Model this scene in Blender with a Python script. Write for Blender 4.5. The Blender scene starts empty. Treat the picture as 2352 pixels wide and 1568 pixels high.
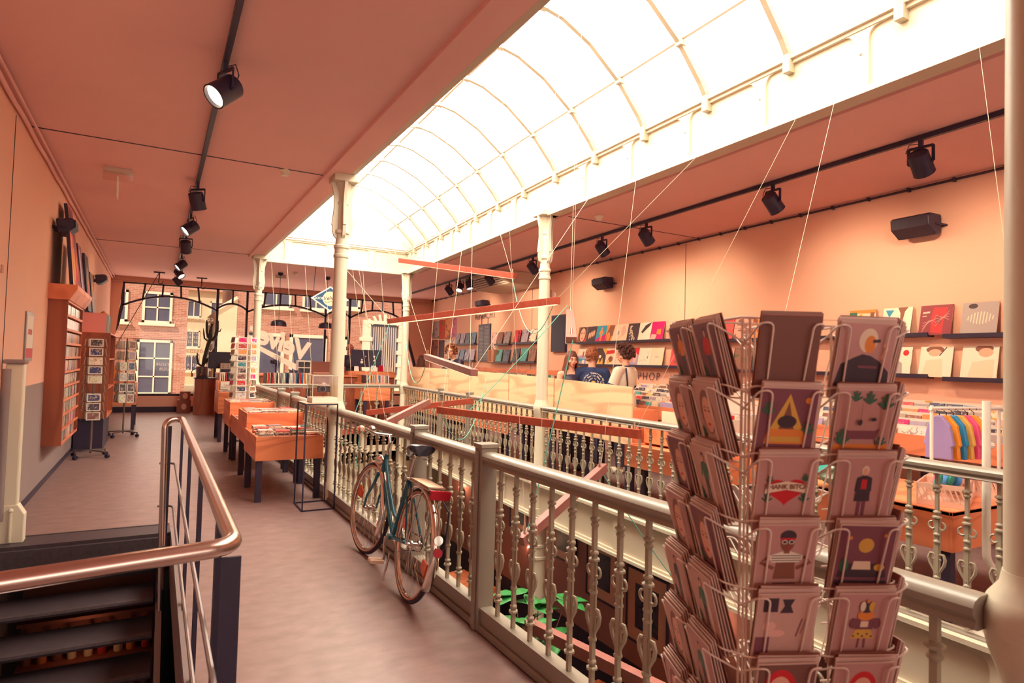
import bpy, bmesh, math, random
from mathutils import Vector, Matrix, Euler
PI = math.pi
R = math.radians
sc = bpy.context.scene
COL = sc.collection
rnd = random.Random(7)

# ------------------------------------------------------------------ camera
cam = bpy.data.cameras.new('camera'); camo = bpy.data.objects.new('camera', cam); COL.objects.link(camo)
cam.sensor_width = 36.0; cam.lens = 1450.0 * 36.0 / 2352.0; cam.clip_start = 0.03; cam.clip_end = 300
YAW, PITCH, ROLL = R(29.4), R(2.09), R(1.55)
fw = Vector((math.sin(YAW) * math.cos(PITCH), math.cos(YAW) * math.cos(PITCH), math.sin(PITCH)))
rt = Vector((math.cos(YAW), -math.sin(YAW), 0)); up = rt.cross(fw)
rr = rt * math.cos(ROLL) + up * math.sin(ROLL); uu = up * math.cos(ROLL) - rt * math.sin(ROLL)
camo.matrix_world = Matrix(((rr.x, uu.x, -fw.x, 0), (rr.y, uu.y, -fw.y, 0), (rr.z, uu.z, -fw.z, 1.5), (0, 0, 0, 1)))
cam.dof.use_dof = True; cam.dof.focus_distance = 6.0; cam.dof.aperture_fstop = 6.3
sc.camera = camo

# ------------------------------------------------------------------ world, sun, area lights, exposure
w = bpy.data.worlds.new('sky'); sc.world = w; w.use_nodes = True
wb = w.node_tree.nodes['Background']; wb.inputs[0].default_value = (1.0, 0.90, 0.74, 1); wb.inputs[1].default_value = 1.0

def lamp(name, kind, loc, rot=(0, 0, 0), energy=10, color=(1, 1, 1), **kw):
    d = bpy.data.lights.new(name, kind); d.energy = energy; d.color = color
    for k, v in kw.items(): setattr(d, k, v)
    o = bpy.data.objects.new(name, d); COL.objects.link(o); o.location = loc; o.rotation_euler = rot
    return o

sun = lamp('sun', 'SUN', (0, 0, 20), energy=3.0, color=(1, 0.86, 0.68), angle=R(0.6))
sun.rotation_euler = Vector((0.52, 0.55, -0.72)).to_track_quat('-Z', 'Y').to_euler()
# daylight above the glazed roof, through the front window, and an added fill light behind the viewer
lamp('daylight_over_roof_light', 'AREA', (3.05, 6.9, 5.35), (0, 0, 0), energy=1700, color=(1, 0.93, 0.80), shape='RECTANGLE', size=2.7, size_y=13.0)
lamp('daylight_front_window', 'AREA', (3.1, 19.6, 1.95), (R(-90), 0, 0), energy=110, color=(1, 0.90, 0.80), shape='RECTANGLE', size=7.4, size_y=2.8)
lamp('added_rear_fill', 'AREA', (2.6, -5.6, 1.9), (R(90), 0, 0), energy=110, color=(1, 0.88, 0.76), shape='RECTANGLE', size=7.0, size_y=2.6)

lamp('cellar_fill_a', 'POINT', (-0.45, 3.6, -1.7), energy=9, color=(1, 0.72, 0.62), shadow_soft_size=0.3)  # this and the next: unseen fills added to lift the dark cellar
lamp('cellar_fill_b', 'POINT', (2.4, 8.0, -0.75), energy=14, color=(1, 0.72, 0.62), shadow_soft_size=0.3)
sc.view_settings.view_transform = 'Standard'; sc.view_settings.look = 'None'
sc.view_settings.exposure = 0.25; sc.view_settings.gamma = 1.0; sc.view_settings.use_curve_mapping = False
cy = sc.cycles
cy.max_bounces = 7; cy.diffuse_bounces = 5; cy.glossy_bounces = 3; cy.transmission_bounces = 5; cy.transparent_max_bounces = 14
cy.caustics_reflective = False; cy.caustics_refractive = False
cy.sample_clamp_indirect = 6.0; cy.use_denoising = True; cy.denoiser = 'OPENIMAGEDENOISE'
cy.use_adaptive_sampling = True; cy.adaptive_threshold = 0.03

# ------------------------------------------------------------------ materials
def srgb(r, g, b):
    f = lambda c: (c / 255 / 12.92) if c / 255 <= 0.04045 else ((c / 255 + 0.055) / 1.055) ** 2.4
    return (f(r), f(g), f(b), 1)

def mat(name, col, rough=0.6, metal=0.0, noise=0.0, scale=8.0, bump=0.0, spec=0.4, stretch=None, emit=None, es=1.0, coat=0.0, dark=None, detail=3.0):
    m = bpy.data.materials.new(name); m.use_nodes = True
    nt = m.node_tree; b = nt.nodes['Principled BSDF']
    col = tuple(col) + ((1,) if len(col) == 3 else ())
    b.inputs['Base Color'].default_value = col; b.inputs['Roughness'].default_value = rough
    b.inputs['Metallic'].default_value = metal; b.inputs['Specular IOR Level'].default_value = spec
    b.inputs['Coat Weight'].default_value = coat
    m.diffuse_color = col
    if emit is not None:
        b.inputs['Emission Color'].default_value = tuple(emit) + (1,); b.inputs['Emission Strength'].default_value = es
    if noise > 0 or bump > 0:
        tc = nt.nodes.new('ShaderNodeTexCoord'); mp = nt.nodes.new('ShaderNodeMapping'); nz = nt.nodes.new('ShaderNodeTexNoise')
        nz.inputs['Scale'].default_value = scale; nz.inputs['Detail'].default_value = detail
        if stretch: mp.inputs['Scale'].default_value = stretch
        nt.links.new(tc.outputs['Object'], mp.inputs[0]); nt.links.new(mp.outputs[0], nz.inputs['Vector'])
        if noise > 0:
            r = nt.nodes.new('ShaderNodeValToRGB'); r.color_ramp.elements[0].position = 0.3; r.color_ramp.elements[1].position = 0.7
            d = dark if dark else tuple(c * (1 - noise) for c in col[:3])
            r.color_ramp.elements[0].color = tuple(d[:3]) + (1,); r.color_ramp.elements[1].color = col
            nt.links.new(nz.outputs[0], r.inputs[0]); nt.links.new(r.outputs[0], b.inputs['Base Color'])
        if bump > 0:
            bp = nt.nodes.new('ShaderNodeBump'); bp.inputs['Strength'].default_value = bump; bp.inputs['Distance'].default_value = 0.01
            nt.links.new(nz.outputs[0], bp.inputs['Height']); nt.links.new(bp.outputs[0], b.inputs['Normal'])
    return m

def wood(name, light, dark, rough=0.45, scale=1.0, axis='X', knots=True, ring=7.0):
    m = bpy.data.materials.new(name); m.use_nodes = True; nt = m.node_tree; N = nt.nodes; L = nt.links
    b = N['Principled BSDF']; b.inputs['Roughness'].default_value = rough; b.inputs['Specular IOR Level'].default_value = 0.3
    tc = N.new('ShaderNodeTexCoord'); mp = N.new('ShaderNodeMapping')
    s = [1, 1, 1]; s['XYZ'.index(axis)] = 0.22
    mp.inputs['Scale'].default_value = [c * scale for c in s]
    L.new(tc.outputs['Object'], mp.inputs[0])
    nz = N.new('ShaderNodeTexNoise'); nz.inputs['Scale'].default_value = 2.2; nz.inputs['Detail'].default_value = 1.5; nz.inputs['Distortion'].default_value = 0.6
    L.new(mp.outputs[0], nz.inputs['Vector'])
    ml = N.new('ShaderNodeMath'); ml.operation = 'MULTIPLY'; ml.inputs[1].default_value = ring * 6
    sn = N.new('ShaderNodeMath'); sn.operation = 'SINE'
    L.new(nz.outputs[0], ml.inputs[0]); L.new(ml.outputs[0], sn.inputs[0])
    r = N.new('ShaderNodeValToRGB'); r.color_ramp.elements[0].position = 0.05; r.color_ramp.elements[1].position = 1.0
    r.color_ramp.elements[0].color = tuple(light[:3]) + (1,); r.color_ramp.elements[1].color = tuple(l * 0.55 + d * 0.45 for l, d in zip(light[:3], dark[:3])) + (1,)
    L.new(sn.outputs[0], r.inputs[0])
    out = r.outputs[0]
    if knots:
        v = N.new('ShaderNodeTexVoronoi'); v.inputs['Scale'].default_value = 3.1
        L.new(tc.outputs['Object'], v.inputs['Vector'])
        rk = N.new('ShaderNodeValToRGB'); rk.color_ramp.elements[0].position = 0.05; rk.color_ramp.elements[1].position = 0.085
        rk.color_ramp.elements[0].color = (1, 1, 1, 1); rk.color_ramp.elements[1].color = (0, 0, 0, 1)
        mx = N.new('ShaderNodeMix'); mx.data_type = 'RGBA'; mx.inputs[7].default_value = tuple(dark[:3]) + (1,)
        L.new(v.outputs['Distance'], rk.inputs[0]); L.new(rk.outputs[0], mx.inputs[0]); L.new(out, mx.inputs[6]); out = mx.outputs[2]
    L.new(out, b.inputs['Base Color']); m.diffuse_color = tuple(light[:3]) + (1,)
    return m

def glass(name, alpha=0.12, col=(1, 0.95, 0.9), rough=0.05, translucent=0.0):
    m = bpy.data.materials.new(name); m.use_nodes = True; nt = m.node_tree; N = nt.nodes; L = nt.links
    N.remove(N['Principled BSDF']); o = N['Material Output']
    t = N.new('ShaderNodeBsdfTransparent'); g = N.new('ShaderNodeBsdfGlossy'); g.inputs['Roughness'].default_value = rough
    t.inputs[0].default_value = tuple(col) + (1,)
    mx = N.new('ShaderNodeMixShader'); mx.inputs[0].default_value = alpha
    L.new(t.outputs[0], mx.inputs[1]); L.new(g.outputs[0], mx.inputs[2]); last = mx
    if translucent:
        tr = N.new('ShaderNodeBsdfTranslucent'); tr.inputs[0].default_value = (0.95, 0.93, 0.86, 1)
        m2 = N.new('ShaderNodeMixShader'); m2.inputs[0].default_value = translucent
        L.new(mx.outputs[0], m2.inputs[1]); L.new(tr.outputs[0], m2.inputs[2]); last = m2
    L.new(last.outputs[0], o.inputs[0]); m.diffuse_color = (0.8, 0.9, 1, 0.3)
    return m

def cover(name, scale=6.0, kind='voronoi', gloss=0.35, amount=0.5, second=None):
    """a printed cover: the object's own colour with shapes of a second colour picked per object"""
    m = bpy.data.materials.new(name); m.use_nodes = True; nt = m.node_tree; N = nt.nodes; L = nt.links
    b = N['Principled BSDF']; b.inputs['Roughness'].default_value = gloss
    oi = N.new('ShaderNodeObjectInfo'); tc = N.new('ShaderNodeTexCoord')
    ad = N.new('ShaderNodeVectorMath'); ad.operation = 'ADD'
    cb = N.new('ShaderNodeCombineXYZ'); ml = N.new('ShaderNodeMath'); ml.operation = 'MULTIPLY'; ml.inputs[1].default_value = 37.0
    L.new(oi.outputs['Random'], ml.inputs[0]); L.new(ml.outputs[0], cb.inputs[0]); L.new(ml.outputs[0], cb.inputs[1])
    L.new(tc.outputs['Object'], ad.inputs[0]); L.new(cb.outputs[0], ad.inputs[1])
    if kind == 'voronoi':
        t = N.new('ShaderNodeTexVoronoi'); t.inputs['Scale'].default_value = scale; o1 = t.outputs['Distance']
    else:
        t = N.new('ShaderNodeTexNoise'); t.inputs['Scale'].default_value = scale; t.inputs['Detail'].default_value = 2.5; t.inputs['Distortion'].default_value = 1.2; o1 = t.outputs[0]
    L.new(ad.outputs[0], t.inputs['Vector'])
    r = N.new('ShaderNodeValToRGB'); r.color_ramp.interpolation = 'CONSTANT' if kind != 'voronoi' else 'LINEAR'
    r.color_ramp.elements[0].position = amount - 0.02; r.color_ramp.elements[1].position = amount + 0.02
    L.new(o1, r.inputs[0])
    hs = N.new('ShaderNodeHueSaturation'); mr = N.new('ShaderNodeMapRange'); mr.inputs[3].default_value = 0.25; mr.inputs[4].default_value = 0.75
    L.new(oi.outputs['Random'], mr.inputs[0]); L.new(mr.outputs[0], hs.inputs['Hue']); hs.inputs['Value'].default_value = 0.28; hs.inputs['Saturation'].default_value = 1.1
    L.new(oi.outputs['Color'], hs.inputs['Color'])
    mx = N.new('ShaderNodeMix'); mx.data_type = 'RGBA'
    L.new(r.outputs[0], mx.inputs[0]); L.new(oi.outputs['Color'], mx.inputs[6]); L.new(hs.outputs[0], mx.inputs[7])
    if second:
        nt.links.remove(mx.inputs[7].links[0]); mx.inputs[7].default_value = (*second, 1)
    L.new(mx.outputs[2], b.inputs['Base Color'])
    return m

def objcol(name, rough=0.5):
    m = bpy.data.materials.new(name); m.use_nodes = True; nt = m.node_tree
    oi = nt.nodes.new('ShaderNodeObjectInfo'); b = nt.nodes['Principled BSDF']; b.inputs['Roughness'].default_value = rough
    nt.links.new(oi.outputs['Color'], b.inputs['Base Color'])
    return m

M = {}
M['wall'] = mat('salmon_plaster', (0.90, 0.53, 0.40), 0.85, noise=0.05, scale=1.3, bump=0.05)
M['wall_low'] = mat('grey_plaster', (0.33, 0.25, 0.25), 0.8, noise=0.06, scale=2)
M['ceil'] = mat('ceiling_paint', (0.86, 0.51, 0.475), 0.9, noise=0.05, scale=0.8)
M['floor'] = mat('linoleum', (0.31, 0.19, 0.18), 0.40, noise=0.28, scale=7, stretch=(1.0, 1.6, 1), spec=0.35, detail=10)
M['cream'] = mat('cream_paint', (0.82, 0.74, 0.58), 0.45)
M['ribpaint'] = mat('rib_paint', (0.46, 0.40, 0.30), 0.5)
M['fasciapaint'] = mat('fascia_paint', (0.62, 0.54, 0.42), 0.5)
M['colpaint'] = mat('column_paint', (0.66, 0.60, 0.47), 0.4, noise=0.04, scale=5)
M['rail'] = mat('grey_green_paint', (0.29, 0.25, 0.205), 0.33, noise=0.05, scale=6, spec=0.5)
M['iron'] = mat('baluster_paint', (0.36, 0.31, 0.23), 0.38, spec=0.5)
M['black'] = mat('navy_black', (0.035, 0.024, 0.055), 0.45)
M['blackwood'] = mat('black_stained_wood', (0.040, 0.026, 0.055), 0.6)
M['frame'] = mat('dark_window_iron', (0.045, 0.026, 0.045), 0.5)
M['steel'] = mat('brushed_steel', (0.66, 0.50, 0.44), 0.24, metal=1.0, noise=0.08, scale=60, stretch=(1, 20, 1))
M['chrome'] = mat('chrome', (0.75, 0.66, 0.60), 0.14, metal=1.0)
M['rod'] = mat('grey_rod', (0.30, 0.24, 0.24), 0.4, metal=0.4)
M['stair'] = mat('stair_rubber', (0.075, 0.052, 0.062), 0.5, noise=0.3, scale=30, stretch=(1, 4, 1))
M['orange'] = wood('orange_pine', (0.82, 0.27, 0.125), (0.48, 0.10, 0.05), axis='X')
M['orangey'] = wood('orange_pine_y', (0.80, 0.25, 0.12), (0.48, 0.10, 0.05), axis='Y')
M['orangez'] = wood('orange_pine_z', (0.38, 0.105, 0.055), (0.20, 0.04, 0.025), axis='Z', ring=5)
M['ply'] = wood('light_plywood', (0.86, 0.60, 0.36), (0.50, 0.17, 0.07), axis='Y', scale=1.0, ring=5)
M['redwood'] = mat('red_stained_beam', (0.40, 0.065, 0.035), 0.5, noise=0.3, scale=18, stretch=(1, 1, 1))
M['pinkwood'] = mat('faded_red_beam', (0.34, 0.125, 0.105), 0.5, noise=0.15, scale=14)
M['led'] = mat('led_strip', (1, 0.8, 0.6), 0.5, emit=(1, 0.62, 0.38), es=1.3)
M['white'] = mat('white_plastic', (0.86, 0.80, 0.70), 0.4)
M['paper'] = mat('white_paper', (0.84, 0.76, 0.66), 0.7)
M['beige'] = mat('beige_plastic', (0.60, 0.48, 0.38), 0.45)
M['screen'] = mat('dark_screen', (0.03, 0.028, 0.06), 0.35, spec=0.2)
M['green'] = mat('green_cord', (0.13, 0.45, 0.35), 0.5)
M['wire'] = mat('thin_wire', (0.85, 0.72, 0.55), 0.5)
M['glass'] = glass('window_glass', 0.025)
M['acryl'] = glass('clear_acrylic', 0.03, (0.93, 0.88, 0.84))
M['roofglass'] = glass('frosted_roof_glass', 0.03, (1, 0.97, 0.9), translucent=0.55)
M['cover'] = cover('printed_cover', 9.0, 'noise', amount=0.52)
M['coverb'] = cover('printed_cover_large', 5.5, 'noise', amount=0.55)
M['card'] = cover('printed_card', 30.0, 'noise', amount=0.55, second=(0.50, 0.36, 0.32))
M['case'] = cover('disc_case', 26.0, 'noise', gloss=0.2, amount=0.56, second=(0.40, 0.31, 0.30))
M['tint'] = objcol('tinted')
M['cardedge'] = mat('card_edges', (0.66, 0.46, 0.40), 0.7)
M['pinkwire'] = mat('rack_wire', (0.80, 0.66, 0.58), 0.35)
M['skin'] = mat('skin', (0.83, 0.42, 0.29), 0.5)
M['skin_red'] = mat('skin_ruddy', (0.62, 0.22, 0.14), 0.5)
M['hair_ginger'] = mat('ginger_hair', (0.42, 0.13, 0.05), 0.6, noise=0.5, scale=40, bump=0.3)
M['hair_brown'] = mat('brown_hair', (0.22, 0.065, 0.045), 0.5, noise=0.5, scale=30, stretch=(3, 3, 0.3), bump=0.3)
M['hair_dark'] = mat('dark_curly_hair', (0.13, 0.045, 0.035), 0.6, noise=0.5, scale=50, bump=0.4)
M['navy'] = mat('navy_cotton', (0.03, 0.05, 0.14), 0.8)
M['offwhite'] = mat('offwhite_cotton', (0.86, 0.76, 0.60), 0.85)
M['trouser'] = mat('dark_trousers', (0.05, 0.035, 0.06), 0.85)
M['lips'] = mat('lips', (0.45, 0.05, 0.05), 0.4)
M['red'] = mat('red_plastic', (0.45, 0.01, 0.03), 0.2)
M['orangeref'] = mat('orange_reflector', (0.75, 0.10, 0.02), 0.3)
M['blue'] = mat('teal_blue_paint', (0.008, 0.13, 0.20), 0.25, spec=0.6)
M['tyre'] = mat('tyre_rubber', (0.035, 0.022, 0.045), 0.6)
M['gum'] = mat('gum_wall', (0.55, 0.26, 0.16), 0.6)
M['leather'] = mat('black_saddle', (0.02, 0.018, 0.035), 0.25, spec=0.6)
M['rubber'] = mat('pale_grip', (0.72, 0.50, 0.36), 0.6)
M['leaf'] = mat('leaf_green', (0.05, 0.30, 0.075), 0.4, noise=0.35, scale=9)
M['leafd'] = mat('leaf_dark', (0.02, 0.20, 0.10), 0.4)
M['cactus'] = mat('cactus_green', (0.045, 0.05, 0.035), 0.6, noise=0.3, scale=14)
M['zinc'] = mat('zinc', (0.26, 0.21, 0.20), 0.35, metal=0.7)
M['signblue'] = mat('sign_blue', (0.005, 0.055, 0.15), 0.4)
M['signcream'] = mat('sign_cream', (0.87, 0.62, 0.36), 0.5)
M['brown'] = mat('brown_card', (0.26, 0.085, 0.06), 0.7)
M['crate'] = mat('pink_crate', (0.80, 0.50, 0.38), 0.5)
M['plaster_out'] = mat('street_plaster', (0.80, 0.66, 0.50), 0.9, noise=0.06, scale=2)
M['tan'] = mat('tan_card', (0.62, 0.34, 0.25), 0.6)
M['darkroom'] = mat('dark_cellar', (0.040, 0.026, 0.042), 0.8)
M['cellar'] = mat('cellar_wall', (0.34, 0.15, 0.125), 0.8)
M['lampglow'] = mat('lamp_face', (1, 0.9, 0.7), 0.5, emit=(1, 0.80, 0.52), es=7.0)
M['vinyl'] = glass('window_vinyl', 0.0, (0.42, 0.25, 0.19), translucent=0.5)
M['mint'] = mat('mint_fabric', (0.45, 0.62, 0.50), 0.7)
M['teal'] = mat('teal_fabric', (0.02, 0.27, 0.22), 0.7)

def brick():
    m = bpy.data.materials.new('street_brick'); m.use_nodes = True; nt = m.node_tree; N = nt.nodes; L = nt.links
    b = N['Principled BSDF']; b.inputs['Roughness'].default_value = 0.9
    tc = N.new('ShaderNodeTexCoord'); mp = N.new('ShaderNodeMapping'); mp.inputs['Rotation'].default_value = (R(90), 0, 0)
    br = N.new('ShaderNodeTexBrick'); br.inputs['Scale'].default_value = 4.2
    br.inputs['Color1'].default_value = (0.40, 0.155, 0.12, 1); br.inputs['Color2'].default_value = (0.52, 0.25, 0.20, 1); br.inputs['Mortar'].default_value = (0.56, 0.40, 0.35, 1)
    br.inputs['Brick Width'].default_value = 0.9; br.inputs['Row Height'].default_value = 0.27; br.inputs['Mortar Size'].default_value = 0.03
    L.new(tc.outputs['Object'], mp.inputs[0]); L.new(mp.outputs[0], br.inputs['Vector']); L.new(br.outputs[0], b.inputs['Base Color'])
    return m
M['brick'] = brick()

# ------------------------------------------------------------------ mesh helpers
class MB:
    def __init__(s): s.bm = bmesh.new(); s.mi = 0
    def _f(s, vs):
        try:
            f = s.bm.faces.new(vs); f.material_index = s.mi; return f
        except ValueError: return None
    def box(s, x0, x1, y0, y1, z0, z1, mtx=None):
        c = [Vector((x, y, z)) for x in (x0, x1) for y in (y0, y1) for z in (z0, z1)]
        if mtx: c = [mtx @ v for v in c]
        v = [s.bm.verts.new(p) for p in c]
        for q in ((0, 1, 3, 2), (4, 6, 7, 5), (0, 4, 5, 1), (2, 3, 7, 6), (0, 2, 6, 4), (1, 5, 7, 3)): s._f([v[i] for i in q])
        return s
    def bar(s, a, b, w, h=None, upv=(0, 0, 1)):
        a, b = Vector(a), Vector(b); d = b - a; L = d.length; h = h or w
        z = d.normalized(); u = Vector(upv)
        if abs(z.dot(u)) > 0.98: u = Vector((0, 1, 0))
        x = u.cross(z).normalized(); y = z.cross(x)
        m = Matrix((x, y, z)).transposed().to_4x4(); m.translation = a
        return s.box(-w / 2, w / 2, -h / 2, h / 2, 0, L, m)
    def tube(s, pts, r, n=8, closed=False, caps=True):
        pts = [Vector(p) for p in pts]; k = len(pts); rings = []
        rs = r if isinstance(r, (list, tuple)) else [r] * k
        prev = None
        for i, p in enumerate(pts):
            if closed: t = pts[(i + 1) % k] - pts[i - 1]
            else: t = (pts[min(i + 1, k - 1)] - pts[max(i - 1, 0)])
            t = t.normalized() if t.length > 1e-9 else Vector((0, 0, 1))
            if prev is None:
                u = Vector((0, 0, 1)) if abs(t.z) < 0.9 else Vector((0, 1, 0))
                a = u.cross(t).normalized()
            else:
                a = (prev - t * prev.dot(t)); a = a.normalized() if a.length > 1e-6 else Vector((1, 0, 0))
            prev = a; b = t.cross(a)
            rings.append([s.bm.verts.new(p + (a * math.cos(2 * PI * j / n) + b * math.sin(2 * PI * j / n)) * rs[i]) for j in range(n)])
        for i in range(k if closed else k - 1):
            A, B = rings[i], rings[(i + 1) % k]
            for j in range(n): s._f([A[j], A[(j + 1) % n], B[(j + 1) % n], B[j]])
        if caps and not closed:
            s._f(rings[0][::-1]); s._f(rings[-1])
        return s
    def cyl(s, a, b, r, n=16, r2=None): return s.tube([a, b], [r, r if r2 is None else r2], n)
    def lathe(s, prof, n=16, c=(0, 0, 0), mtx=None, caps=True):
        rings = []
        for r, z in prof:
            ring = []
            for j in range(n):
                v = Vector((c[0] + r * math.cos(2 * PI * j / n), c[1] + r * math.sin(2 * PI * j / n), c[2] + z))
                ring.append(s.bm.verts.new(mtx @ v if mtx else v))
            rings.append(ring)
        for A, B in zip(rings, rings[1:]):
            for j in range(n): s._f([A[j], A[(j + 1) % n], B[(j + 1) % n], B[j]])
        if caps: s._f(rings[0][::-1]); s._f(rings[-1])
        return s
    def prism(s, poly, a, b, mtx=None):
        """polygon in local XY extruded from z=a to z=b, then mtx"""
        A = [Vector((x, y, a)) for x, y in poly]; B = [Vector((x, y, b)) for x, y in poly]
        if mtx: A = [mtx @ v for v in A]; B = [mtx @ v for v in B]
        A = [s.bm.verts.new(v) for v in A]; B = [s.bm.verts.new(v) for v in B]; n = len(A)
        s._f(A[::-1]); s._f(B)
        for j in range(n): s._f([A[j], A[(j + 1) % n], B[(j + 1) % n], B[j]])
        return s
    def ball(s, c, r, sx=1, sy=1, sz=1, seg=12, rings=8, mtx=None):
        c = Vector(c); rows = []
        for i in range(1, rings):
            th = PI * i / rings
            rows.append([Vector((c.x + r * sx * math.sin(th) * math.cos(2 * PI * j / seg), c.y + r * sy * math.sin(th) * math.sin(2 * PI * j / seg), c.z + r * sz * math.cos(th))) for j in range(seg)])
        top, bot = c + Vector((0, 0, r * sz)), c - Vector((0, 0, r * sz))
        if mtx: rows = [[mtx @ v for v in q] for q in rows]; top = mtx @ top; bot = mtx @ bot
        rows = [[s.bm.verts.new(v) for v in q] for q in rows]; t = s.bm.verts.new(top); b = s.bm.verts.new(bot)
        for j in range(seg): s._f([t, rows[0][j], rows[0][(j + 1) % seg]]); s._f([b, rows[-1][(j + 1) % seg], rows[-1][j]])
        for A, B in zip(rows, rows[1:]):
            for j in range(seg): s._f([A[j], B[j], B[(j + 1) % seg], A[(j + 1) % seg]])
        return s
    def quad(s, *p): s._f([s.bm.verts.new(Vector(q)) for q in p]); return s
    def mesh(s, name, mats, smooth=None):
        bmesh.ops.recalc_face_normals(s.bm, faces=s.bm.faces)
        me = bpy.data.meshes.new(name); s.bm.to_mesh(me); s.bm.free()
        for m in (mats if isinstance(mats, (list, tuple)) else [mats]): me.materials.append(M[m] if isinstance(m, str) else m)
        if smooth:
            for p in me.polygons: p.use_smooth = True
            me.set_sharp_from_angle(angle=R(smooth if smooth is not True else 40))
        return me
    def build(s, name, mats, parent=None, smooth=None, bevel=0.0, loc=None):
        o = bpy.data.objects.new(name, s.mesh(name, mats, smooth)); COL.objects.link(o)
        if parent: o.parent = parent
        if loc is not None: o.location = loc
        if bevel:
            md = o.modifiers.new('soft_edge', 'BEVEL'); md.width = bevel; md.segments = 2; md.limit_method = 'ANGLE'
        return o

def tag(o, label=None, cat=None, group=None, kind=None):
    if label: o['label'] = label
    if cat: o['category'] = cat
    if group: o['group'] = group
    if kind: o['kind'] = kind
    return o
def thing(name, label, cat, loc=(0, 0, 0), rz=0.0, group=None):
    o = bpy.data.objects.new(name, None); COL.objects.link(o); o.location = loc; o.rotation_euler = (0, 0, rz); o.empty_display_size = 0.1
    return tag(o, label, cat, group)
def struct(o): o['kind'] = 'structure'; return o
KIDS = {}
def kids(o): return [c for c in bpy.data.objects if c.parent == o]
def dup(root, loc=None, rz=None, label=None, group=None, cache={}):
    ch = cache.get(root.name)
    if ch is None:
        ch = [(c, [g for g in kids(c)]) for c in kids(root)]; cache[root.name] = ch
    r = root.copy(); COL.objects.link(r)
    if loc is not None: r.location = loc
    if rz is not None: r.rotation_euler = (0, 0, rz) if not isinstance(rz, (tuple, list, Euler)) else rz
    if label: r['label'] = label
    if group: r['group'] = group
    for c, gs in ch:
        d = c.copy(); COL.objects.link(d); d.parent = r
        for g in gs:
            e = g.copy(); COL.objects.link(e); e.parent = d
    return r
def text(name, body, m, size, mtx, extrude=0.002, shear=0.0, parent=None, bold=0.0, align='CENTER', space=1.0, scale=(1, 1, 1)):
    c = bpy.data.curves.new(name, 'FONT'); c.body = body; c.size = size; c.extrude = extrude; c.shear = shear; c.offset = bold; c.align_x = align; c.align_y = 'CENTER'
    c.space_character = space; c.materials.append(M[m] if isinstance(m, str) else m); c.resolution_u = 3
    tmp = bpy.data.objects.new('tmp', c); me = bpy.data.meshes.new_from_object(tmp); bpy.data.objects.remove(tmp); bpy.data.curves.remove(c)
    if not me.materials: me.materials.append(M[m] if isinstance(m, str) else m)
    o = bpy.data.objects.new(name, me); COL.objects.link(o)
    if parent: o.parent = parent
    o.matrix_local = mtx @ Matrix.Diagonal((*scale, 1))
    return o
def face_mtx(loc, normal, upv=(0, 0, 1)):
    z = Vector(normal).normalized(); x = Vector(upv).cross(z).normalized(); y = z.cross(x)
    m = Matrix((x, y, z)).transposed().to_4x4(); m.translation = Vector(loc); return m
def arc(c, r, a0, a1, n, plane='YZ', ry=None):
    out = []
    for i in range(n + 1):
        a = a0 + (a1 - a0) * i / n; u = r * math.cos(a); v = (ry or r) * math.sin(a)
        out.append({'YZ': (c[0], c[1] + u, c[2] + v), 'XZ': (c[0] + u, c[1], c[2] + v), 'XY': (c[0] + u, c[1] + v, c[2])}[plane])
    return out
PAL = {'white': (0.80, 0.72, 0.62), 'cream': (0.82, 0.64, 0.45), 'black': (0.05, 0.035, 0.06), 'navy': (0.04, 0.06, 0.16), 'red': (0.60, 0.04, 0.05), 'orange': (0.80, 0.26, 0.07),
       'pink': (0.78, 0.35, 0.32), 'blue': (0.06, 0.22, 0.42), 'brown': (0.26, 0.10, 0.07), 'grey': (0.36, 0.30, 0.31), 'yellow': (0.80, 0.55, 0.12), 'teal': (0.05, 0.33, 0.33), 'lilac': (0.42, 0.34, 0.50), 'magenta': (0.62, 0.02, 0.18)}
PN = list(PAL)
def setcol(o, c, j=0.0):
    c = PAL[c] if isinstance(c, str) else c
    o.color = (*[max(0, min(1, v * (1 + rnd.uniform(-j, j)))) for v in c], 1)
ORD = ['top', 'second', 'third', 'fourth', 'fifth', 'sixth', 'seventh', 'eighth', 'ninth', 'tenth', 'eleventh', 'lowest']
# ------------------------------------------------------------------ the setting
def rwx(y): return 6.75 + 0.0515 * y          # face of the right wall
WA = -math.atan(0.0515)
def vx(y):                                    # right edge of the void
    return 4.08 + (y - 0.63) * (0.23 / 6.24) if y < 6.87 else 4.31 + (y - 6.87) * (0.43 / 6.30)
LX, CZ = -1.06, 3.5
# gallery floor with void and stairwell left open
mb = MB(); Y0, Y1 = -6.0, 19.25
def slab(x0, x1, y0, y1, z0=-0.30, z1=0.0): mb.box(x0, x1, y0, y1, z0, z1)
slab(LX, 0.17, Y0, 1.80); slab(LX, 0.17, 6.13, Y1); slab(0.17, 1.72, Y0, Y1)
slab(1.72, 4.0, Y0, 0.50); slab(1.72, 4.9, 13.25, Y1)
for a, b in ((Y0, 0.5), (0.5, 6.87), (6.87, 13.25), (13.25, Y1)):
    xa, xb = (4.0 if a < 0.5 else vx(max(a, 0.63)) + 0.06 if a < 13 else 4.85), (vx(b) + 0.06 if b < 13.5 and b > 0.6 else (4.1 if b <= 0.6 else 4.85))
    if a == 0.5: xa = vx(0.63) + 0.03
    v = [(xa, a), (rwx(a) + 0.1, a), (rwx(b) + 0.1, b), (xb, b)]
    mb.prism(v, -0.30, 0.0)
struct(mb.build('floor', 'floor'))
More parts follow.
